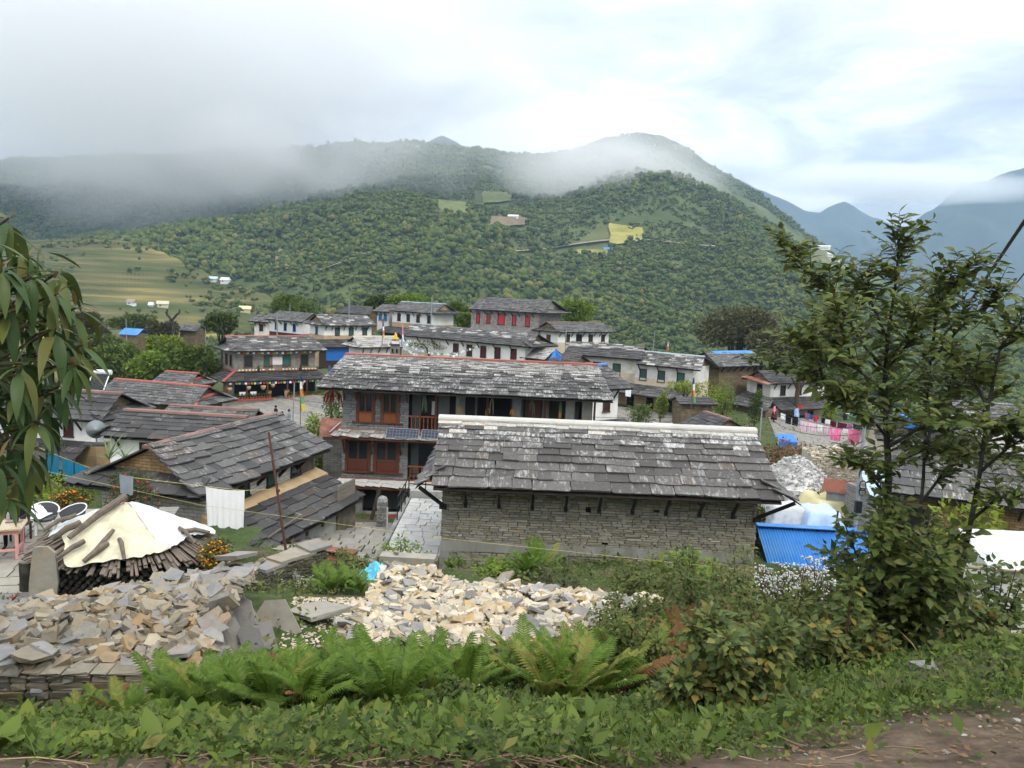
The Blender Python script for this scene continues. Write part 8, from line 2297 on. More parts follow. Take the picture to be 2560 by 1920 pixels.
# ---- areas kept free of undergrowth
def in_quad(x, y, c):
 ins = np.ones(len(x), bool)
 for i in range(4):
  a, b = c[i][:2], c[(i + 1) % 4][:2]
  ins &= ((b[0] - a[0]) * (y - a[1]) - (b[1] - a[1]) * (x - a[0])) > 0
 return ins
def bare(x, y):
 b = in_quad(x, y, HL) | in_quad(x, y, HR)
 b |= (x > -16) & (x < -6.8) & (y > 12.4) & (y < 20.5)
 b |= (x > -8.3) & (x < -2.0) & (y > 24.4) & (y < 34)
 b |= (x > -2.3) & (x < 8.6) & (y > 24.8) & (y < 31)
 b |= (x > 8.8) & (x < 15) & (y > 25.5) & (y < 32)
 b |= (x > -13) & (x < -5) & (y > 23.2) & (y < 36)
 return b
rg = np.random.default_rng(77)
def scatter(name, label, N, xr, yr, size, mat, dens=None, hmax=.25, up=.7):
 y = rg.uniform(yr[0] ** .5, yr[1] ** .5, N) ** 2
 x = rg.uniform(-1, 1, N) * (1.0 + y * .78) + xr
 k = ~bare(x, y)
 if dens is not None:
  k &= rg.random(N) < dens(x, y)
 x, y = x[k], y[k]
 n = len(x)
 z = gz(x, y)
 cl = np.clip(fbm(x * 1.1, y * 1.1, 3, 61) + .5, 0, 1)
 T = np.stack([x, y, z + rg.random(n) ** 1.3 * hmax * (.3 + cl)], 1)
 D = np.stack([rg.normal(0, 1, n), rg.normal(-.15, 1, n), rg.uniform(-.1, up * 2, n)], 1)
 V, F = cards(T, D, size * (1 + y * .055) * np.exp(rg.normal(-.15, .42, n)), rg, .35)
 return tag(obj(name, np_mesh(name, V, F, M_[mat])), label, None, kind='stuff')
path = lambda x, y: np.clip((y + fbm(x * .9, y * .9, 3, 5) * .8 - .75 * np.clip(x - .7, 0, 1.3) - 2.72) * 1.8, .03, 1)
scatter('ground_cover', 'low creeping green leaves on the bank beyond the path', 88000, 0, (2.6, 10.5), .036, 'leaf_cover', path, .16)
scatter('weeds', 'tangled olive green weeds over the slope below the bank', 46000, 2, (7.5, 27), .05, 'leaf_weed', lambda x, y: np.clip(.35 + .65 * (x > 0) + fbm(x, y, 3, 9), 0, 1), .42)
scatter('grass_tufts', 'grass and weeds over the village ground', 48000, 0, (12, 75), .035, 'grass', lambda x, y: np.clip(.4 + 1.2 * fbm(x * .3, y * .3, 3, 19), 0, 1) * ~((x < -12) & (y > 55)), .35, 1.2)

def blades(name, label, N, yr, size, mat, dens):
 y = rg.uniform(*yr, N); x = rg.uniform(-1, 1, N) * (1.0 + y * .78)
 k = ~bare(x, y) & (rg.random(N) < dens(x, y)); x, y = x[k], y[k]; n = len(x)
 BV = np.array([(-.014, 0, 0), (.014, 0, 0), (.011, .5, .06), (-.011, .5, .06), (0, 1, -.08)]); BF = np.array([[0, 1, 2], [0, 2, 3], [3, 2, 4]])
 D = np.stack([rg.normal(0, .6, n), rg.normal(0, .6, n), np.ones(n)], 1)
 V, F = instance_np(BV, BF, frames_np(D, rg.normal(0, 1, (n, 3))), size * rg.uniform(.5, 1.4, n), np.stack([x, y, gz(x, y)], 1))
 tag(obj(name, np_mesh(name, V, F, M_[mat])), label, None, kind='stuff')
clump = lambda x, y: np.clip(fbm(x * 1.6, y * 1.6, 3, 33) * 2.2 + .2, 0, 1) * path(x, y)
blades('grass', 'thin green grass blades among the leaves on the bank', 26000, (2.6, 9.5), .16, 'grass', clump)
blades('dry_grass', 'dry straw-coloured stems standing among the weeds', 2600, (6, 20), .30, 'straw', lambda x, y: np.clip(fbm(x, y, 3, 44) * 2, 0, 1))
# ---- dock plants on the bank
dv = [py_mesh('leaf', *leaf_shape(w, 6, dr, .05, .6, wv), M_['leaf_dock'], True) for w, dr, wv in ((.26, .3, .016), (.30, .45, .02), (.23, .2, .014), (.28, .65, .018))]
spots = []
tries = 0
while len(spots) < 300 and tries < 9000:
 tries += 1
 px_, py_ = rng.uniform(-40, 1800), rng.uniform(1660, 1905)
 if px_ > 1450 and (py_ < 1740 or py_ > 1830) or py_ < 1740 - 60 * (px_ < 500) and px_ > 300 and rng.random() < .8:
  continue
 if 700 < px_ < 1350 and py_ > 1850 and rng.random() < .85:
  continue
 q_ = on_ground(px_, py_, 2.2, 12)
 if any((q_[0] - s[0]) ** 2 + (q_[1] - s[1]) ** 2 < .012 for s in spots):
  continue
 spots.append(q_)
for i, q_ in enumerate(spots):
 t = thing('dock_plant', 'broad-leaved green dock plant growing on the bank beside the path', 'plant', (q_[0], q_[1], q_[2] + .01), rng.uniform(0, 6.28), 'dock plants on the bank')
 n = rng.randint(5, 8)
 s = rng.uniform(.8, 1.35)
 for k in range(n):
  a = k * 2.4 + rng.uniform(-.3, .3)
  e_ = rng.uniform(.25, 1.15)
  L_ = s * rng.uniform(.085, .16)
  d_ = Vector((math.cos(a) * math.cos(e_), math.sin(a) * math.cos(e_), math.sin(e_)))
  x_ = d_.cross(Vector((0, 0, 1))).normalized()
  obj('leaf', dv[rng.randrange(4)], t, M=frame(x_ * L_, d_ * L_, x_.cross(d_) * L_, d_ * .03))

# ---- ferns
def frond_mesh(mat, seed, pairs=24, arch=.55):
 rgk = random.Random(seed)
 V, F = [], []
 def pt(f):
  return Vector((.05 * math.sin(f * 3 + seed), f * (1 - .12 * f * arch), .30 * f - arch * .62 * f * f))
 for i in range(pairs):
  f = .10 + .88 * i / (pairs - 1)
  c_, c2 = pt(f), pt(min(1, f + .02))
  tdir = (c2 - c_).normalized()
  ln = .17 * math.sin(math.pi * (.10 + .88 * (1 - f) ** .85)) ** .9 * rgk.uniform(.85, 1.1)
  for s in (-1, 1):
   side = Vector((s, .35 + .25 * f, -.12)).normalized()
   b = len(V)
   wd = tdir * (.36 / pairs)
   tip = c_ + side * ln + Vector((0, 0, -.22 * ln))
   mid = c_ + side * ln * .5 + Vector((0, 0, .02))
   V += [c_ - wd, c_ + wd, mid + wd * 1.15, tip, mid - wd * 1.15]
   F += [(b, b + 4, b + 2, b + 1), (b + 4, b + 3, b + 2)] if s > 0 else [(b, b + 1, b + 2, b + 4), (b + 4, b + 2, b + 3)]
 b = len(V)
 st = [pt(i / 8) for i in range(9)]
 for q_ in st:
  V += [q_ + Vector((-.006, 0, 0)), q_ + Vector((.006, 0, 0))]
 F += [(b + 2 * i, b + 2 * i + 1, b + 2 * i + 3, b + 2 * i + 2) for i in range(8)]
 return py_mesh('frond', V, F, M_[mat])
FR = {m_: [frond_mesh(m_, k, 21 + 2 * k, .4 + .2 * k) for k in range(3)] for m_ in ('frond_green', 'frond_yellow', 'frond_brown')}
def fern(px_, py_, Y, L, n, mix, label, group, seed):
 rgk = random.Random(seed)
 c = P(px_, py_, Y)
 z = g1(c[0], c[1])
 t = thing('fern', label, 'fern', (c[0], c[1], z), 0, group)
 for k in range(n):
  a = 6.2832 * (k + rgk.uniform(-.3, .3)) / n
  e_ = rgk.uniform(.55, 1.25)
  l_ = L * rgk.uniform(.7, 1.15)
  d_ = Vector((math.cos(a) * math.cos(e_), math.sin(a) * math.cos(e_), math.sin(e_)))
  x_ = d_.cross(Vector((0, 0, 1))).normalized()
  r_ = rgk.random()
  m_ = 'frond_brown' if r_ < mix[0] else ('frond_yellow' if r_ < mix[1] else 'frond_green')
  obj('frond', FR[m_][rgk.randrange(3)], t, M=frame(x_ * l_, d_ * l_, x_.cross(d_) * l_, (0, 0, .02)))
FERNS = []
for (x0_, x1_, y0_, y1_, n, L, mix, lab, grp, Y0_, Y1_) in [(400, 660, 1660, 1740, 15, .58, (.03, .08), 'green fern at the foot of the left stone heap', 'ferns below the left heap', 7.6, 6.2), (660, 1030, 1640, 1740, 22, .62, (.03, .06), 'tall green fern before the slabs in the middle of the bank', 'ferns in the middle of the bank', 8.2, 5.8), (1040, 1300, 1640, 1710, 13, .52, (.03, .15), 'green fern in front of the pale heap', 'ferns before the pale heap', 9.0, 7.2), (1300, 1580, 1570, 1700, 18, .66, (.08, .55), 'yellowing fern at the right end of the pale heap', 'yellowing ferns on the bank', 10.0, 7.0), (1590, 1800, 1520, 1660, 13, .68, (.35, .85), 'rust and yellow fern among the weeds', 'rusty ferns among weeds', 10.5, 8.0),
              (770, 900, 1440, 1490, 6, .62, (0, .05), 'fern growing between the mossy wall and pale heap', 'ferns by the mossy wall', 16.5, 15.0), (1290, 1350, 1420, 1440, 3, 1.0, (0, .05), 'large fern against the long stone wall', 'ferns against the stone wall', 21.5, 20.5), (1110, 1150, 1395, 1400, 2, .6, (0, 0), 'small fern at the corner of the long stone wall', 'ferns at the wall corner', 23.6, 23.4), (150, 420, 1750, 1790, 6, .36, (.1, .6), 'small yellowish fern under the dry stone wall', 'small ferns under the wall', 6.8, 6.2), (1640, 1720, 1360, 1400, 3, .7, (0, .2), 'fern beside the weeds at the stone wall', 'ferns beside wall weeds', 22.5, 21.5)]:
 rgk = random.Random(int(x0_))
 for k in range(n):
  f = (k + .5) / n
  v_ = rgk.random()
  fern(x0_ + (x1_ - x0_) * f + rgk.uniform(-20, 20), y0_ + (y1_ - y0_) * v_, Y0_ + (Y1_ - Y0_) * v_, L * rgk.uniform(.8, 1.2), rgk.randint(8, 12), mix, lab, grp, int(x0_ + k))

# ---- a leafy shrub: stems, the large leaves single, the rest together
def shrub(name, label, cat, px_, py_, Y, rxp, ryp, mat, n, leaf, singles, seed, stems=9, group=None, yscale=.8, shape=None):
 rg = np.random.default_rng(seed)
 c = P(px_, py_, Y)
 rx_, rz_ = rxp * Y / FPX, ryp * Y / FPX
 zb = g1(c[0], c[1])
 t = thing(name, label, cat, (c[0], c[1], zb), 0, group)
 top = c[2] - zb
 T, D = [], []
 for k in range(stems):
  a = 6.2832 * k / stems + rg.uniform(-.3, .3)
  h_ = rg.uniform(-.6, 1.0)
  q_ = math.sqrt(max(.1, 1 - h_ * h_)) * rg.uniform(.6, 1)
  e = np.array([math.cos(a) * rx_ * q_, math.sin(a) * rx_ * yscale * q_, max(.1, top + rz_ * h_)])
  m_ = e * .5 + np.array([0, 0, abs(rz_) * .25])
  MB().tube([(0, 0, -.05), tuple(m_), tuple(e)], [.02, .012, .005], 5).build('stem', M_['twig'], t)
  for s in np.linspace(.15, 1, max(4, int(n / stems / 9))):
   b = (1 - s) ** 2 * np.zeros(3) + 2 * s * (1 - s) * m_ + s * s * e
   for _ in range(9):
    dd = rg.normal(0, 1, 3); dd[2] = dd[2] * .55 + .12
    dd /= np.linalg.norm(dd)
    T.append(b + dd * rg.uniform(.01, .22) * rx_ * (1.4 - s * .6)); D.append(dd + np.array([0, -.25, -.1]))
 T, D = np.array(T), np.array(D)
 T[:, 2] = np.maximum(T[:, 2], .02)
 sz_ = leaf * rg.uniform(.55, 1.3, len(T))
 order = np.argsort(-sz_ + T[:, 1] * .02)
 R3 = frames_np(D, np.tile([0, -.35, 1.0], (len(T), 1)) + rg.normal(0, .3, T.shape))
 lm = [py_mesh('leaf', *leaf_shape(w, 4, dr, .05, .5), M_[mat], True) for w, dr in ((.30, .2), (.34, .35), (.27, .1))]
 for i in order[:singles]:
  o = bpy.data.objects.new('leaf', lm[i % 3])
  COL.objects.link(o); o.parent = t
  s = sz_[i]
  o.matrix_local = frame(Vector(R3[i, :, 0]) * s, Vector(R3[i, :, 1]) * s, Vector(R3[i, :, 2]) * s, T[i])
 r_ = order[singles:]
 V, F = instance_np(LEAF_V * [1.15, 1, 1], LEAF_F, R3[r_], sz_[r_], T[r_])
 o = obj('foliage', np_mesh('foliage', V, F, M_[mat]), t)
 o['kind'] = 'stuff'
 return t
for i, a in enumerate([('leafy shrub with rounded grey-green leaves at the edge of the dirt path', 1840, 1700, 4.9, 210, 195, 'leaf_shrub', 6000, .072, 240), ('dense greenery climbing round the lower trunk', 2235, 1370, 8.3, 150, 190, 'leaf_tree', 3000, .11, 120), ('olive shrub in front of the rusty ferns', 1570, 1610, 8.0, 130, 90, 'leaf_weed', 2600, .07, 40), ('loose olive shrub hiding the foot of the stone wall', 1620, 1445, 18.5, 110, 60, 'leaf_weed', 2000, .11, 40), ('tall yellow-green shrub below the end of the stone wall', 1850, 1440, 16.5, 120, 75, 'leaf_shrub', 2200, .11, 60), ('loose green shrub between rusty ferns and wall weeds', 1560, 1530, 13.5, 90, 60, 'leaf_weed', 1500, .085, 40), ('dense leafy shrub around the tree foot', 2240, 1470, 8.2, 240, 240, 'leaf_tree', 4200, .12, 220), ('lighter leafy shrub beside the tree foot', 2120, 1570, 7.6, 130, 120, 'leaf_shrub', 1500, .10, 140), ('leafy shrub with reddish leaves right of the tree', 2440, 1590, 7.4, 120, 110, 'leaf_shrub', 1500, .10, 120), ('olive weed shrub in front of the flowering weeds', 1930, 1590, 8.4, 210, 115, 'leaf_weed', 3800, .075, 60), ('grey-green weed shrub behind the rusty ferns', 1740, 1470, 11.5, 180, 125, 'leaf_weed', 3200, .08, 40), ('leafy green shrub against the stone wall corner', 1740, 1420, 20, 80, 45, 'crown_bright', 1300, .13, 60), ('dark shrub beside the large wall fern', 1400, 1440, 18.5, 70, 45, 'leaf_redbush', 1100, .08, 30), ('low green bramble below the stone wall', 1240, 1425, 21, 70, 22, 'crown_bright', 900, .12, 30), ('bushy weeds over the path end by the stone beam', 1000, 1375, 22.5, 85, 22, 'crown_bright', 1000, .11, 30), ('green bramble between rust roof and stone beam', 880, 1400, 20, 60, 30, 'leaf_shrub', 900, .09, 30), ('small leafy bush on the right bank by the white tank', 2500, 1480, 9.5, 90, 80, 'leaf_tree', 900, .11, 60), ('small sapling in front of the fern row', 1130, 1730, 6.2, 60, 40, 'leaf_cover', 500, .05, 60)]):
 shrub('shrub', a[0], 'shrub', a[1], a[2], a[3], a[4], a[5], a[6], a[7], a[8], a[9], 500 + i, stems=14, group='shrubs on the bank')
# white-flowered weeds
rgk = random.Random(9)
stemb = MB().tube([(0, 0, 0), (.03, 0, .5), (.0, .02, 1.0)], [.008, .006, .004], 5)
for k in range(5):
 stemb.tube([(.02, 0, .6 + k * .07), (.10 * math.cos(k * 2.4), .10 * math.sin(k * 2.4), .85 + k * .05)], [.004, .003], 4)
stem_me = py_mesh('stem', stemb.V, stemb.F, M_['twig'])
BVi, BFi = ico(1)
hv = []
for k in range(3):
 n = 34
 rgn = np.random.default_rng(k)
 c5 = np.array([(.10 * math.cos(j * 2.4), .10 * math.sin(j * 2.4), .86 + j * .05) for j in range(5)])[rgn.integers(0, 5, n)]
 hv.append(np_mesh('flower_head', *instance_np(BVi, BFi, rand_rot(n, rgn), .011 * rgn.uniform(.6, 1.3, n), c5 + rgn.normal(0, .03, (n, 3)) * [1, 1, .5]), M_['petal_white']))
lf = [np_mesh('foliage', *cards(np.stack([r_.normal(0, .07, 60), r_.normal(0, .07, 60), r_.uniform(0, .8, 60)], 1), r_.normal(0, 1, (60, 3)) + [0, 0, .2], .10 * r_.uniform(.6, 1.3, 60), r_), M_['leaf_weed']) for r_ in (np.random.default_rng(1), np.random.default_rng(2))]
for k in range(46):
 if k < 34:
  px_, py_, Y, h_ = rgk.uniform(1890, 2190), rgk.uniform(1480, 1560), rgk.uniform(10.5, 15), rgk.uniform(1.0, 1.6)
  lab, grp = 'tall weed with fluffy white flower heads in front of the blue roof', 'white-flowered weeds before the blue roof'
 else:
  px_, py_, Y, h_ = rgk.uniform(690, 780), rgk.uniform(1430, 1520), rgk.uniform(13, 15.5), rgk.uniform(.3, .45)
  lab, grp = 'small weed with white flowers beside the upright slabs', 'white-flowered weeds by the slabs'
 c = P(px_, py_, Y)
 t = thing('flowering_weed', lab, 'weed', (c[0], c[1], g1(c[0], c[1])), rgk.uniform(0, 6), grp)
 t.scale = (h_ * 1.1, h_ * 1.1, h_)
 obj('stem', stem_me, t); obj('flower_head', hv[k % 3], t)['kind'] = 'stuff'; obj('foliage', lf[k % 2], t)['kind'] = 'stuff'
# dead stalks on the path
mb = MB()
for k in range(420):
 px_, py_ = rgk.gauss(950, 420), rgk.uniform(1835, 1918)
 q_ = Vector(on_ground(px_, py_, 2.0, 6))
 a = rgk.gauss(.1, .7)
 L_ = rgk.uniform(.08, .42)
 d_ = Vector((math.cos(a), math.sin(a), 0)) * L_
 e = q_ + d_; e.z = g1(e.x, e.y)
 mb.tube([q_ + Vector((0, 0, .012)), (q_ + e) / 2 + Vector((0, rgk.uniform(-.03, .03), rgk.uniform(.01, .05))), e + Vector((0, 0, .015))], [.0025, .003, .0015], 4)
tag(mb.build('dead_stalks', M_['straw']), 'straw-coloured dead stalks lying along the edge of the path', None, kind='stuff')
mb = MB()
for k in range(520):
 q_ = Vector(on_ground(rgk.uniform(1500, 2600) if k % 3 else rgk.uniform(0, 1600), rgk.uniform(1700, 1930), 2.0, 7))
 s = rgk.uniform(.008, .03) * (1.6 if k % 17 == 0 else 1)
 V, F = ROCKS[k % 14]
 M = Matrix.Translation(q_ + Vector((0, 0, s * .1))) @ Matrix.Rotation(rgk.uniform(0, 6), 4, 'Z') @ Matrix.Scale(s, 4)
 mb.add([M @ Vector(v) for v in V], F)
tag(mb.build('pebbles', M_['flagstone']), 'small stones scattered on the trodden dirt of the path', None, kind='stuff')
n = 900
qq = np.array([on_ground(rgk.uniform(300, 2600), rgk.uniform(1720, 1935), 2.0, 7) for _ in range(n)])
V, F = cards(qq + [0, 0, .012], np.stack([rg.normal(0, 1, n), rg.normal(0, 1, n), rg.uniform(0, .2, n)], 1), .035 * rg.uniform(.5, 1.4, n), rg, .2)
tag(obj('leaf_litter', np_mesh('leaf_litter', V, F, M_['leaf_dry'])), 'dead brown leaves lying on the path', None, kind='stuff')
p_ = on_ground(2310, 1690, 3, 9)
tag(obj('field_stone', rock_me('stone', 5, 'slab_grey'), M=Matrix.Translation((p_[0], p_[1], p_[2] + .06)) @ Matrix.Rotation(.3, 4, 'X') @ Matrix.Scale(.24, 4)), 'single grey stone lying below the tree foot', 'stone')

# ---- the tree on the right, leaf by leaf
def polyline(pts):
 return [Vector(P(*q_)) for q_ in pts]
BRN = [[(2232, 1640, 8.4), (2225, 1500, 8.5), (2215, 1330, 8.5), (2222, 1180, 8.5), (2214, 1050, 8.6), (2212, 930, 8.7), (2222, 820, 8.8)], [(2275, 1640, 8.6), (2290, 1400, 8.8), (2308, 1200, 9.0), (2316, 1020, 9.2), (2330, 880, 9.3)], [(2360, 1600, 8.2), (2400, 1440, 8.1), (2428, 1300, 8.0), (2450, 1180, 8.0), (2470, 1020, 8.0), (2500, 870, 8.0), (2570, 780, 7.9)],
       [(2225, 1115, 8.5), (2290, 1075, 8.2), (2345, 1058, 8.0), (2440, 1060, 7.8), (2570, 1070, 7.6)], [(2228, 1160, 8.5), (2310, 1125, 8.6), (2400, 1140, 8.6), (2570, 1155, 8.5)], [(2214, 930, 8.7), (2150, 850, 8.8), (2080, 740, 9.0), (2010, 670, 9.1), (1950, 595, 9.2)], [(2222, 820, 8.8), (2238, 720, 8.8), (2245, 640, 8.8), (2245, 572, 8.8)], [(2222, 900, 8.7), (2300, 800, 8.7), (2380, 720, 8.6), (2440, 645, 8.5)], [(2330, 900, 9.2), (2400, 820, 9.0), (2470, 760, 8.9), (2500, 720, 8.8)], [(2214, 980, 8.6), (2140, 920, 8.3), (2060, 880, 8.1), (1975, 850, 8.0)], [(2214, 1020, 8.6), (2150, 990, 8.9), (2060, 960, 9.2), (1990, 925, 9.4), (1890, 905, 9.6)], [(2222, 860, 8.8), (2180, 760, 8.9), (2165, 680, 9.0)], [(2215, 1090, 8.6), (2190, 1060, 8.2), (2130, 1020, 8.0), (2100, 970, 7.9)],
       [(2470, 1020, 8.0), (2420, 930, 8.2), (2380, 860, 8.4)], [(2450, 1180, 8.0), (2520, 1120, 7.8), (2570, 1090, 7.7)], [(2428, 1300, 8.0), (2500, 1240, 7.7), (2570, 1260, 7.6)], [(2500, 870, 8.0), (2540, 850, 7.8), (2580, 830, 7.7)], [(2310, 1125, 8.6), (2350, 1010, 8.8), (2400, 960, 8.9), (2480, 930, 9.0)], [(2222, 1250, 8.5), (2170, 1180, 8.3), (2120, 1150, 8.2)], [(2308, 1250, 9.0), (2360, 1180, 9.1), (2420, 1100, 9.2)], [(2330, 880, 9.3), (2340, 790, 9.3), (2350, 700, 9.3)], [(2212, 930, 8.7), (2270, 860, 8.4), (2290, 760, 8.2)], [(2140, 920, 8.3), (2110, 840, 8.3), (2090, 770, 8.3)], [(2060, 960, 9.2), (2040, 880, 9.2), (2030, 800, 9.2)]]
tb = P(2232, 1640, 8.4)
t = thing('tree', 'dark slender tree with several stems and small oval leaves on the bank', 'tree', tb)
O_ = Vector(tb)
rg = np.random.default_rng(15)
LT, LD = [], []
for bi, br in enumerate(BRN):
 pl = polyline(br)
 r0 = (.060, .030, .034)[bi] if bi < 3 else .020
 rad = [r0 * (1 - .72 * k / (len(pl) - 1)) for k in range(len(pl))]
 MB().tube([q_ - O_ for q_ in pl], rad, 8 if bi < 3 else 6).build('trunk' if bi < 3 else 'branch', M_['bark'], t)
 tw = MB()
 L_ = sum((b - a).length for a, b in zip(pl[:-1], pl[1:]))
 nt_ = int(L_ * (25 if bi >= 3 else 9))
 for k in range(nt_):
  f = (k + rg.random()) / nt_
  f = .25 + .75 * f if bi >= 3 else .55 + .45 * f
  x = f * (len(pl) - 1); j = min(int(x), len(pl) - 2)
  b0 = pl[j].lerp(pl[j + 1], x - j)
  ax = (pl[j + 1] - pl[j]).normalized()
  d_ = Vector(rg.normal(0, 1, 3)); d_.z = abs(d_.z) * .6
  d_ = (d_.normalized() * .95 + ax * .45).normalized()
  l2 = rg.uniform(.2, .8) * (1.15 - .62 * f)
  e = b0 + d_ * l2 + Vector((0, 0, -.03))
  tw.tube([b0 - O_, (b0 + e) / 2 - O_ + Vector((0, 0, .02)), e - O_], [.005, .004, .002], 4)
  nl = int(4 + l2 * 17)
  for q_ in range(nl):
   s = (q_ + .5) / nl
   p_ = b0.lerp(e, s)
   sd_ = d_.cross(Vector((0, 0, 1))).normalized() * (1 if q_ % 2 else -1)
   dd = (d_ * .55 + sd_ * .85 + Vector((rg.normal(0, .25), rg.normal(0, .25), rg.normal(.05, .3))))
   LT.append(p_ - O_); LD.append(dd)
 # leaves up the leading shoot
 for k in range(int(L_ * 14) if bi >= 3 else 0):
  f = .45 + .55 * rg.random(); x = f * (len(pl) - 1); j = min(int(x), len(pl) - 2)
  ax = (pl[j + 1] - pl[j]).normalized()
  LT.append(pl[j].lerp(pl[j + 1], x - j) - O_); LD.append(ax * .35 + Vector(rg.normal(0, .7, 3)))
 o = tw.build('twigs', M_['twig'], t)
 o['kind'] = 'stuff'
LT, LD = np.array([tuple(q_) for q_ in LT]), np.array([tuple(q_) for q_ in LD])
R3 = frames_np(LD, np.tile([0, -.2, 1.0], (len(LT), 1)) + rg.normal(0, .3, LT.shape))
sz_ = .135 * rg.uniform(.6, 1.25, len(LT))
print('right tree leaves', len(LT))
lm = [py_mesh('leaf', *leaf_shape(w, 5, dr, .07, .5), M_['leaf_tree'], True) for w, dr in ((.24, .25), (.27, .4), (.22, .15))]
order = np.argsort(-sz_)
for i in order[:300]:
 o = bpy.data.objects.new('leaf', lm[i % 3])
 COL.objects.link(o); o.parent = t
 s = sz_[i]
 o.matrix_local = frame(Vector(R3[i, :, 0]) * s, Vector(R3[i, :, 1]) * s, Vector(R3[i, :, 2]) * s, LT[i])
for q_ in range(3):
 r_ = order[300:][q_::3]
 V0, F0 = leaf_shape((.24, .27, .22)[q_], 3, (.25, .4, .15)[q_], .07, .5)
 V, F = instance_np(V0, np.array(F0), R3[r_], sz_[r_], LT[r_])
 if q_ == 0:
  VV, FF = V, F
 else:
  FF = np.concatenate([FF, F + len(VV)]); VV = np.concatenate([VV, V])
o = obj('crown', np_mesh('crown', VV, FF, M_['leaf_tree'], True), t)
o['kind'] = 'stuff'

# ---- the big-leaved tree at the left edge
ROS = [(22, 545, 5.2), (-30, 600, 4.9), (70, 640, 5.6), (10, 660, 4.8), (145, 680, 5.3), (142, 735, 5.1), (100, 730, 5.7), (26, 766, 4.9), (190, 770, 5.3), (60, 800, 5.5), (140, 820, 5.0), (208, 862, 5.2), (188, 905, 5.0), (58, 908, 4.8), (105, 880, 5.6), (0, 860, 5.2), (150, 965, 5.5), (40, 982, 4.9), (95, 1052, 4.9), (110, 985, 5.4), (-10, 1020, 5.2), (40, 1090, 5.2), (75, 1130, 5.0), (0, 1150, 4.8), (55, 1195, 5.1), (20, 1240, 4.9), (-20, 720, 5.4), (-30, 930, 4.8), (170, 840, 5.7), (80, 690, 4.9), (-40, 1090, 5.0), (60, 1010, 5.7)]
tb = Vector(P(-420, 1500, 5.6))
t = thing('tree', 'tree with long drooping dark green leaves at the edge of the view', 'tree', tb)
MB().tube([(0, 0, -.6), (.05, 0, .6), (.12, -.05, 1.5), (.2, -.05, 2.3)], [.12, .10, .08, .05], 8).build('trunk', M_['bark'], t)
LLV = [leaf_shape(w, 8, dr, .035, .7, .004) for w, dr in ((.12, .30), (.135, .5), (.11, .18), (.13, .75))]
lm = [py_mesh('leaf', *q_, M_['leaf_long'], True) for q_ in LLV]
ly = [py_mesh('leaf', *q_, M_['leaf_young'], True) for q_ in LLV[:2]]
rgk = random.Random(23)
cnt = 0
extra = MB()
for ri, (px_, py_, Y) in enumerate(ROS):
 c = Vector(P(px_, py_, Y)) - tb
 st = Vector((.15, -.05, rgk.uniform(.8, 2.2)))
 mid = st.lerp(c, .55) + Vector((0, 0, -.08))
 MB().tube([st, mid, c], [.022, .013, .008], 6).build('branch', M_['twig'], t)
 n = rgk.randint(9, 13)
 ax = (c - mid).normalized() * .5 + Vector((0, 0, .7))
 ax.normalize()
 for k in range(n):
  a = k * 2.39996 + rgk.uniform(-.2, .2)
  young = k >= n - 2
  e_ = rgk.uniform(-.55, .35) if not young else rgk.uniform(.8, 1.35)
  b1 = ax.cross(Vector((0, 1, 0.2))).normalized(); b2 = ax.cross(b1)
  d_ = (b1 * math.cos(a) + b2 * math.sin(a)) * math.cos(e_) + ax * math.sin(e_) + Vector((0, 0, -.25 if not young else 0))
  d_.normalize()
  x_ = d_.cross(Vector((0, 0, 1))).normalized()
  nn_ = x_.cross(d_)
  L_ = rgk.uniform(.20, .32) if not young else rgk.uniform(.09, .15)
  p0 = c + d_ * .02 - ax * rgk.uniform(0, .07)
  if cnt < 300:
   obj('leaf', (ly[k % 2] if young else lm[rgk.randrange(4)]), t, M=frame(x_ * L_, d_ * L_, nn_ * L_, p0))
  else:
   V, F = LLV[rgk.randrange(4)]
   Mx = frame(x_ * L_, d_ * L_, nn_ * L_, p0)
   extra.add([Mx @ Vector(v) for v in V], F)
  cnt += 1
# leaves deeper in the crown
for k in range(420):
 px_, py_ = rgk.uniform(-160, 190), rgk.uniform(600, 1200)
 if px_ > 190 - abs(py_ - 850) * .3: continue
 c = Vector(P(px_, py_, rgk.uniform(5.3, 6.4))) - tb
 d_ = Vector((rgk.gauss(.2, .6), rgk.gauss(0, .6), rgk.uniform(-1.1, .1))).normalized()
 x_ = d_.cross(Vector((0, 0, 1))).normalized(); L_ = rgk.uniform(.2, .32)
 Mx = frame(x_ * L_, d_ * L_, x_.cross(d_) * L_, c)
 V, F = LLV[rgk.randrange(4)]
 extra.add([Mx @ Vector(v) for v in V], F)
o = extra.build('crown', M_['leaf_long'], t, smooth=True)
o['kind'] = 'stuff'
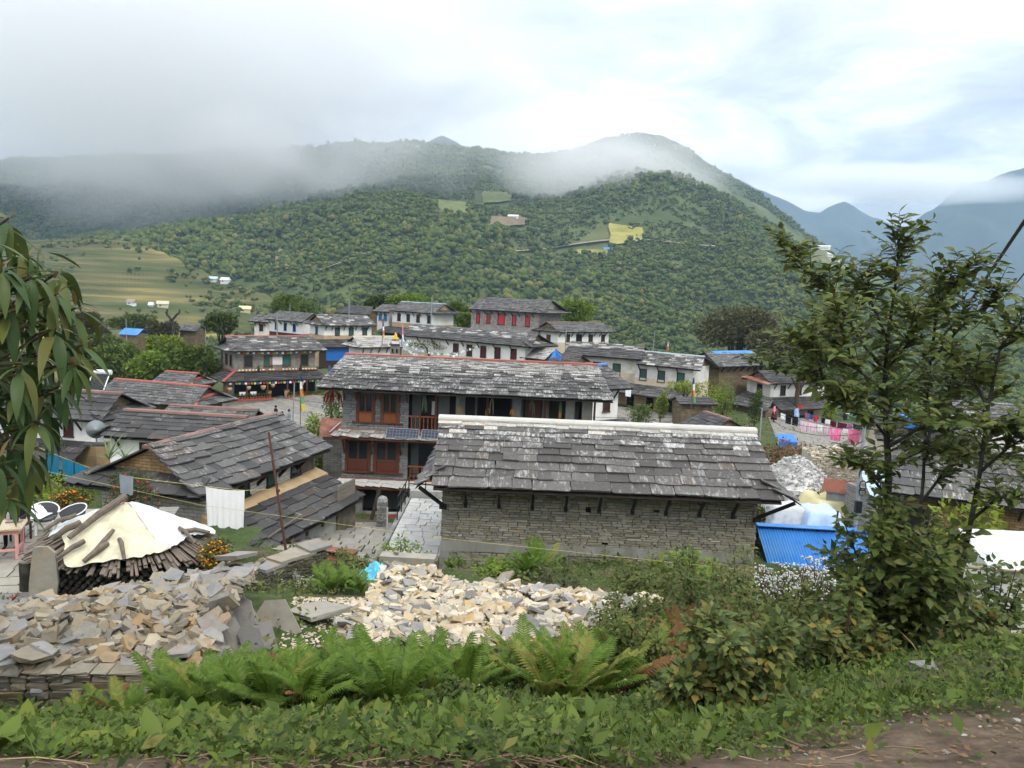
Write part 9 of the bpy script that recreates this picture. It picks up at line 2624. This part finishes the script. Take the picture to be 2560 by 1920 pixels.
# ---------------------------------------------------------------- air: even haze round everything, and low cloud on the hill
hz = bpy.data.materials.new('haze')
hz.use_nodes = True
hz.node_tree.nodes.clear()
g = G(hz.node_tree)
pv = g.n('ShaderNodeVolumePrincipled', {'Color': rgb(0.52, 0.74, 1.0), 'Density': 0.00016, 'Anisotropy': 0.0})
g.n('ShaderNodeOutputMaterial', {'Volume': pv.outputs[0]})
hb = MB().box(-4450, 4450, -230, 4750, -262, 960).build('haze', hz)
tag(hb, 'thin pale blue haze filling the valley air', None, kind='stuff')

def mist(label, c0, size, dens, th, seed, nscale, squash=1.0, power=1.0):
 """a closed cloud of uneven density, soft towards its rim"""
 V, F = ico(3)
 m = bpy.data.materials.new('mist')
 m.use_nodes = True
 m.node_tree.nodes.clear()
 g = G(m.node_tree)
 c = g.n('ShaderNodeTexCoord').outputs['Object']
 ln = g.n('ShaderNodeVectorMath', {0: c}, operation='LENGTH').outputs['Value']
 fall = g.math('SUBTRACT', 1.0, g.math('POWER', ln, 1.6), clamp=True)
 sc3 = g.mapped(c, (size[0] / 100, size[1] / 100, size[2] / 100 * squash), loc=(seed * 3.3, seed * 1.7, seed))
 n = g.noise(sc3, nscale, 6.0, 0.6, 0.6)
 d = g.math('MULTIPLY', g.math('SUBTRACT', g.math('ADD', g.math('MULTIPLY', fall, 0.75), n), th, clamp=True), dens)
 pv = g.n('ShaderNodeVolumePrincipled', {'Color': rgb(1.0, 1.0, 1.0), 'Density': d, 'Anisotropy': 0.0})
 g.n('ShaderNodeOutputMaterial', {'Volume': pv.outputs[0]})
 me = np_mesh('mist_bank', V, F, m)
 o = obj('mist_bank', me)
 o.matrix_world = Matrix.Translation(c0) @ Matrix.Diagonal((*size, 1))
 tag(o, label, None, kind='stuff')
 return o
mist('low grey cloud hiding the top of the wooded hill', P(360, 85, 900), (530, 300, 235), 0.020, 0.60, 2.0, 0.55, 1.6)
mist('tongue of cloud hanging into the wooded gully', P(600, 385, 800), (95, 80, 58), 0.028, 0.66, 3.0, 0.9, 1.3)
mist('wisp of cloud drifting across the rounded summit', P(1530, 425, 880), (175, 90, 56), 0.034, 0.62, 5.0, 0.9, 1.6)
mist('band of cloud lying on the far blue mountains', P(2250, 460, 2700), (700, 160, 75), 0.026, 0.60, 8.0, 0.35, 2.0)
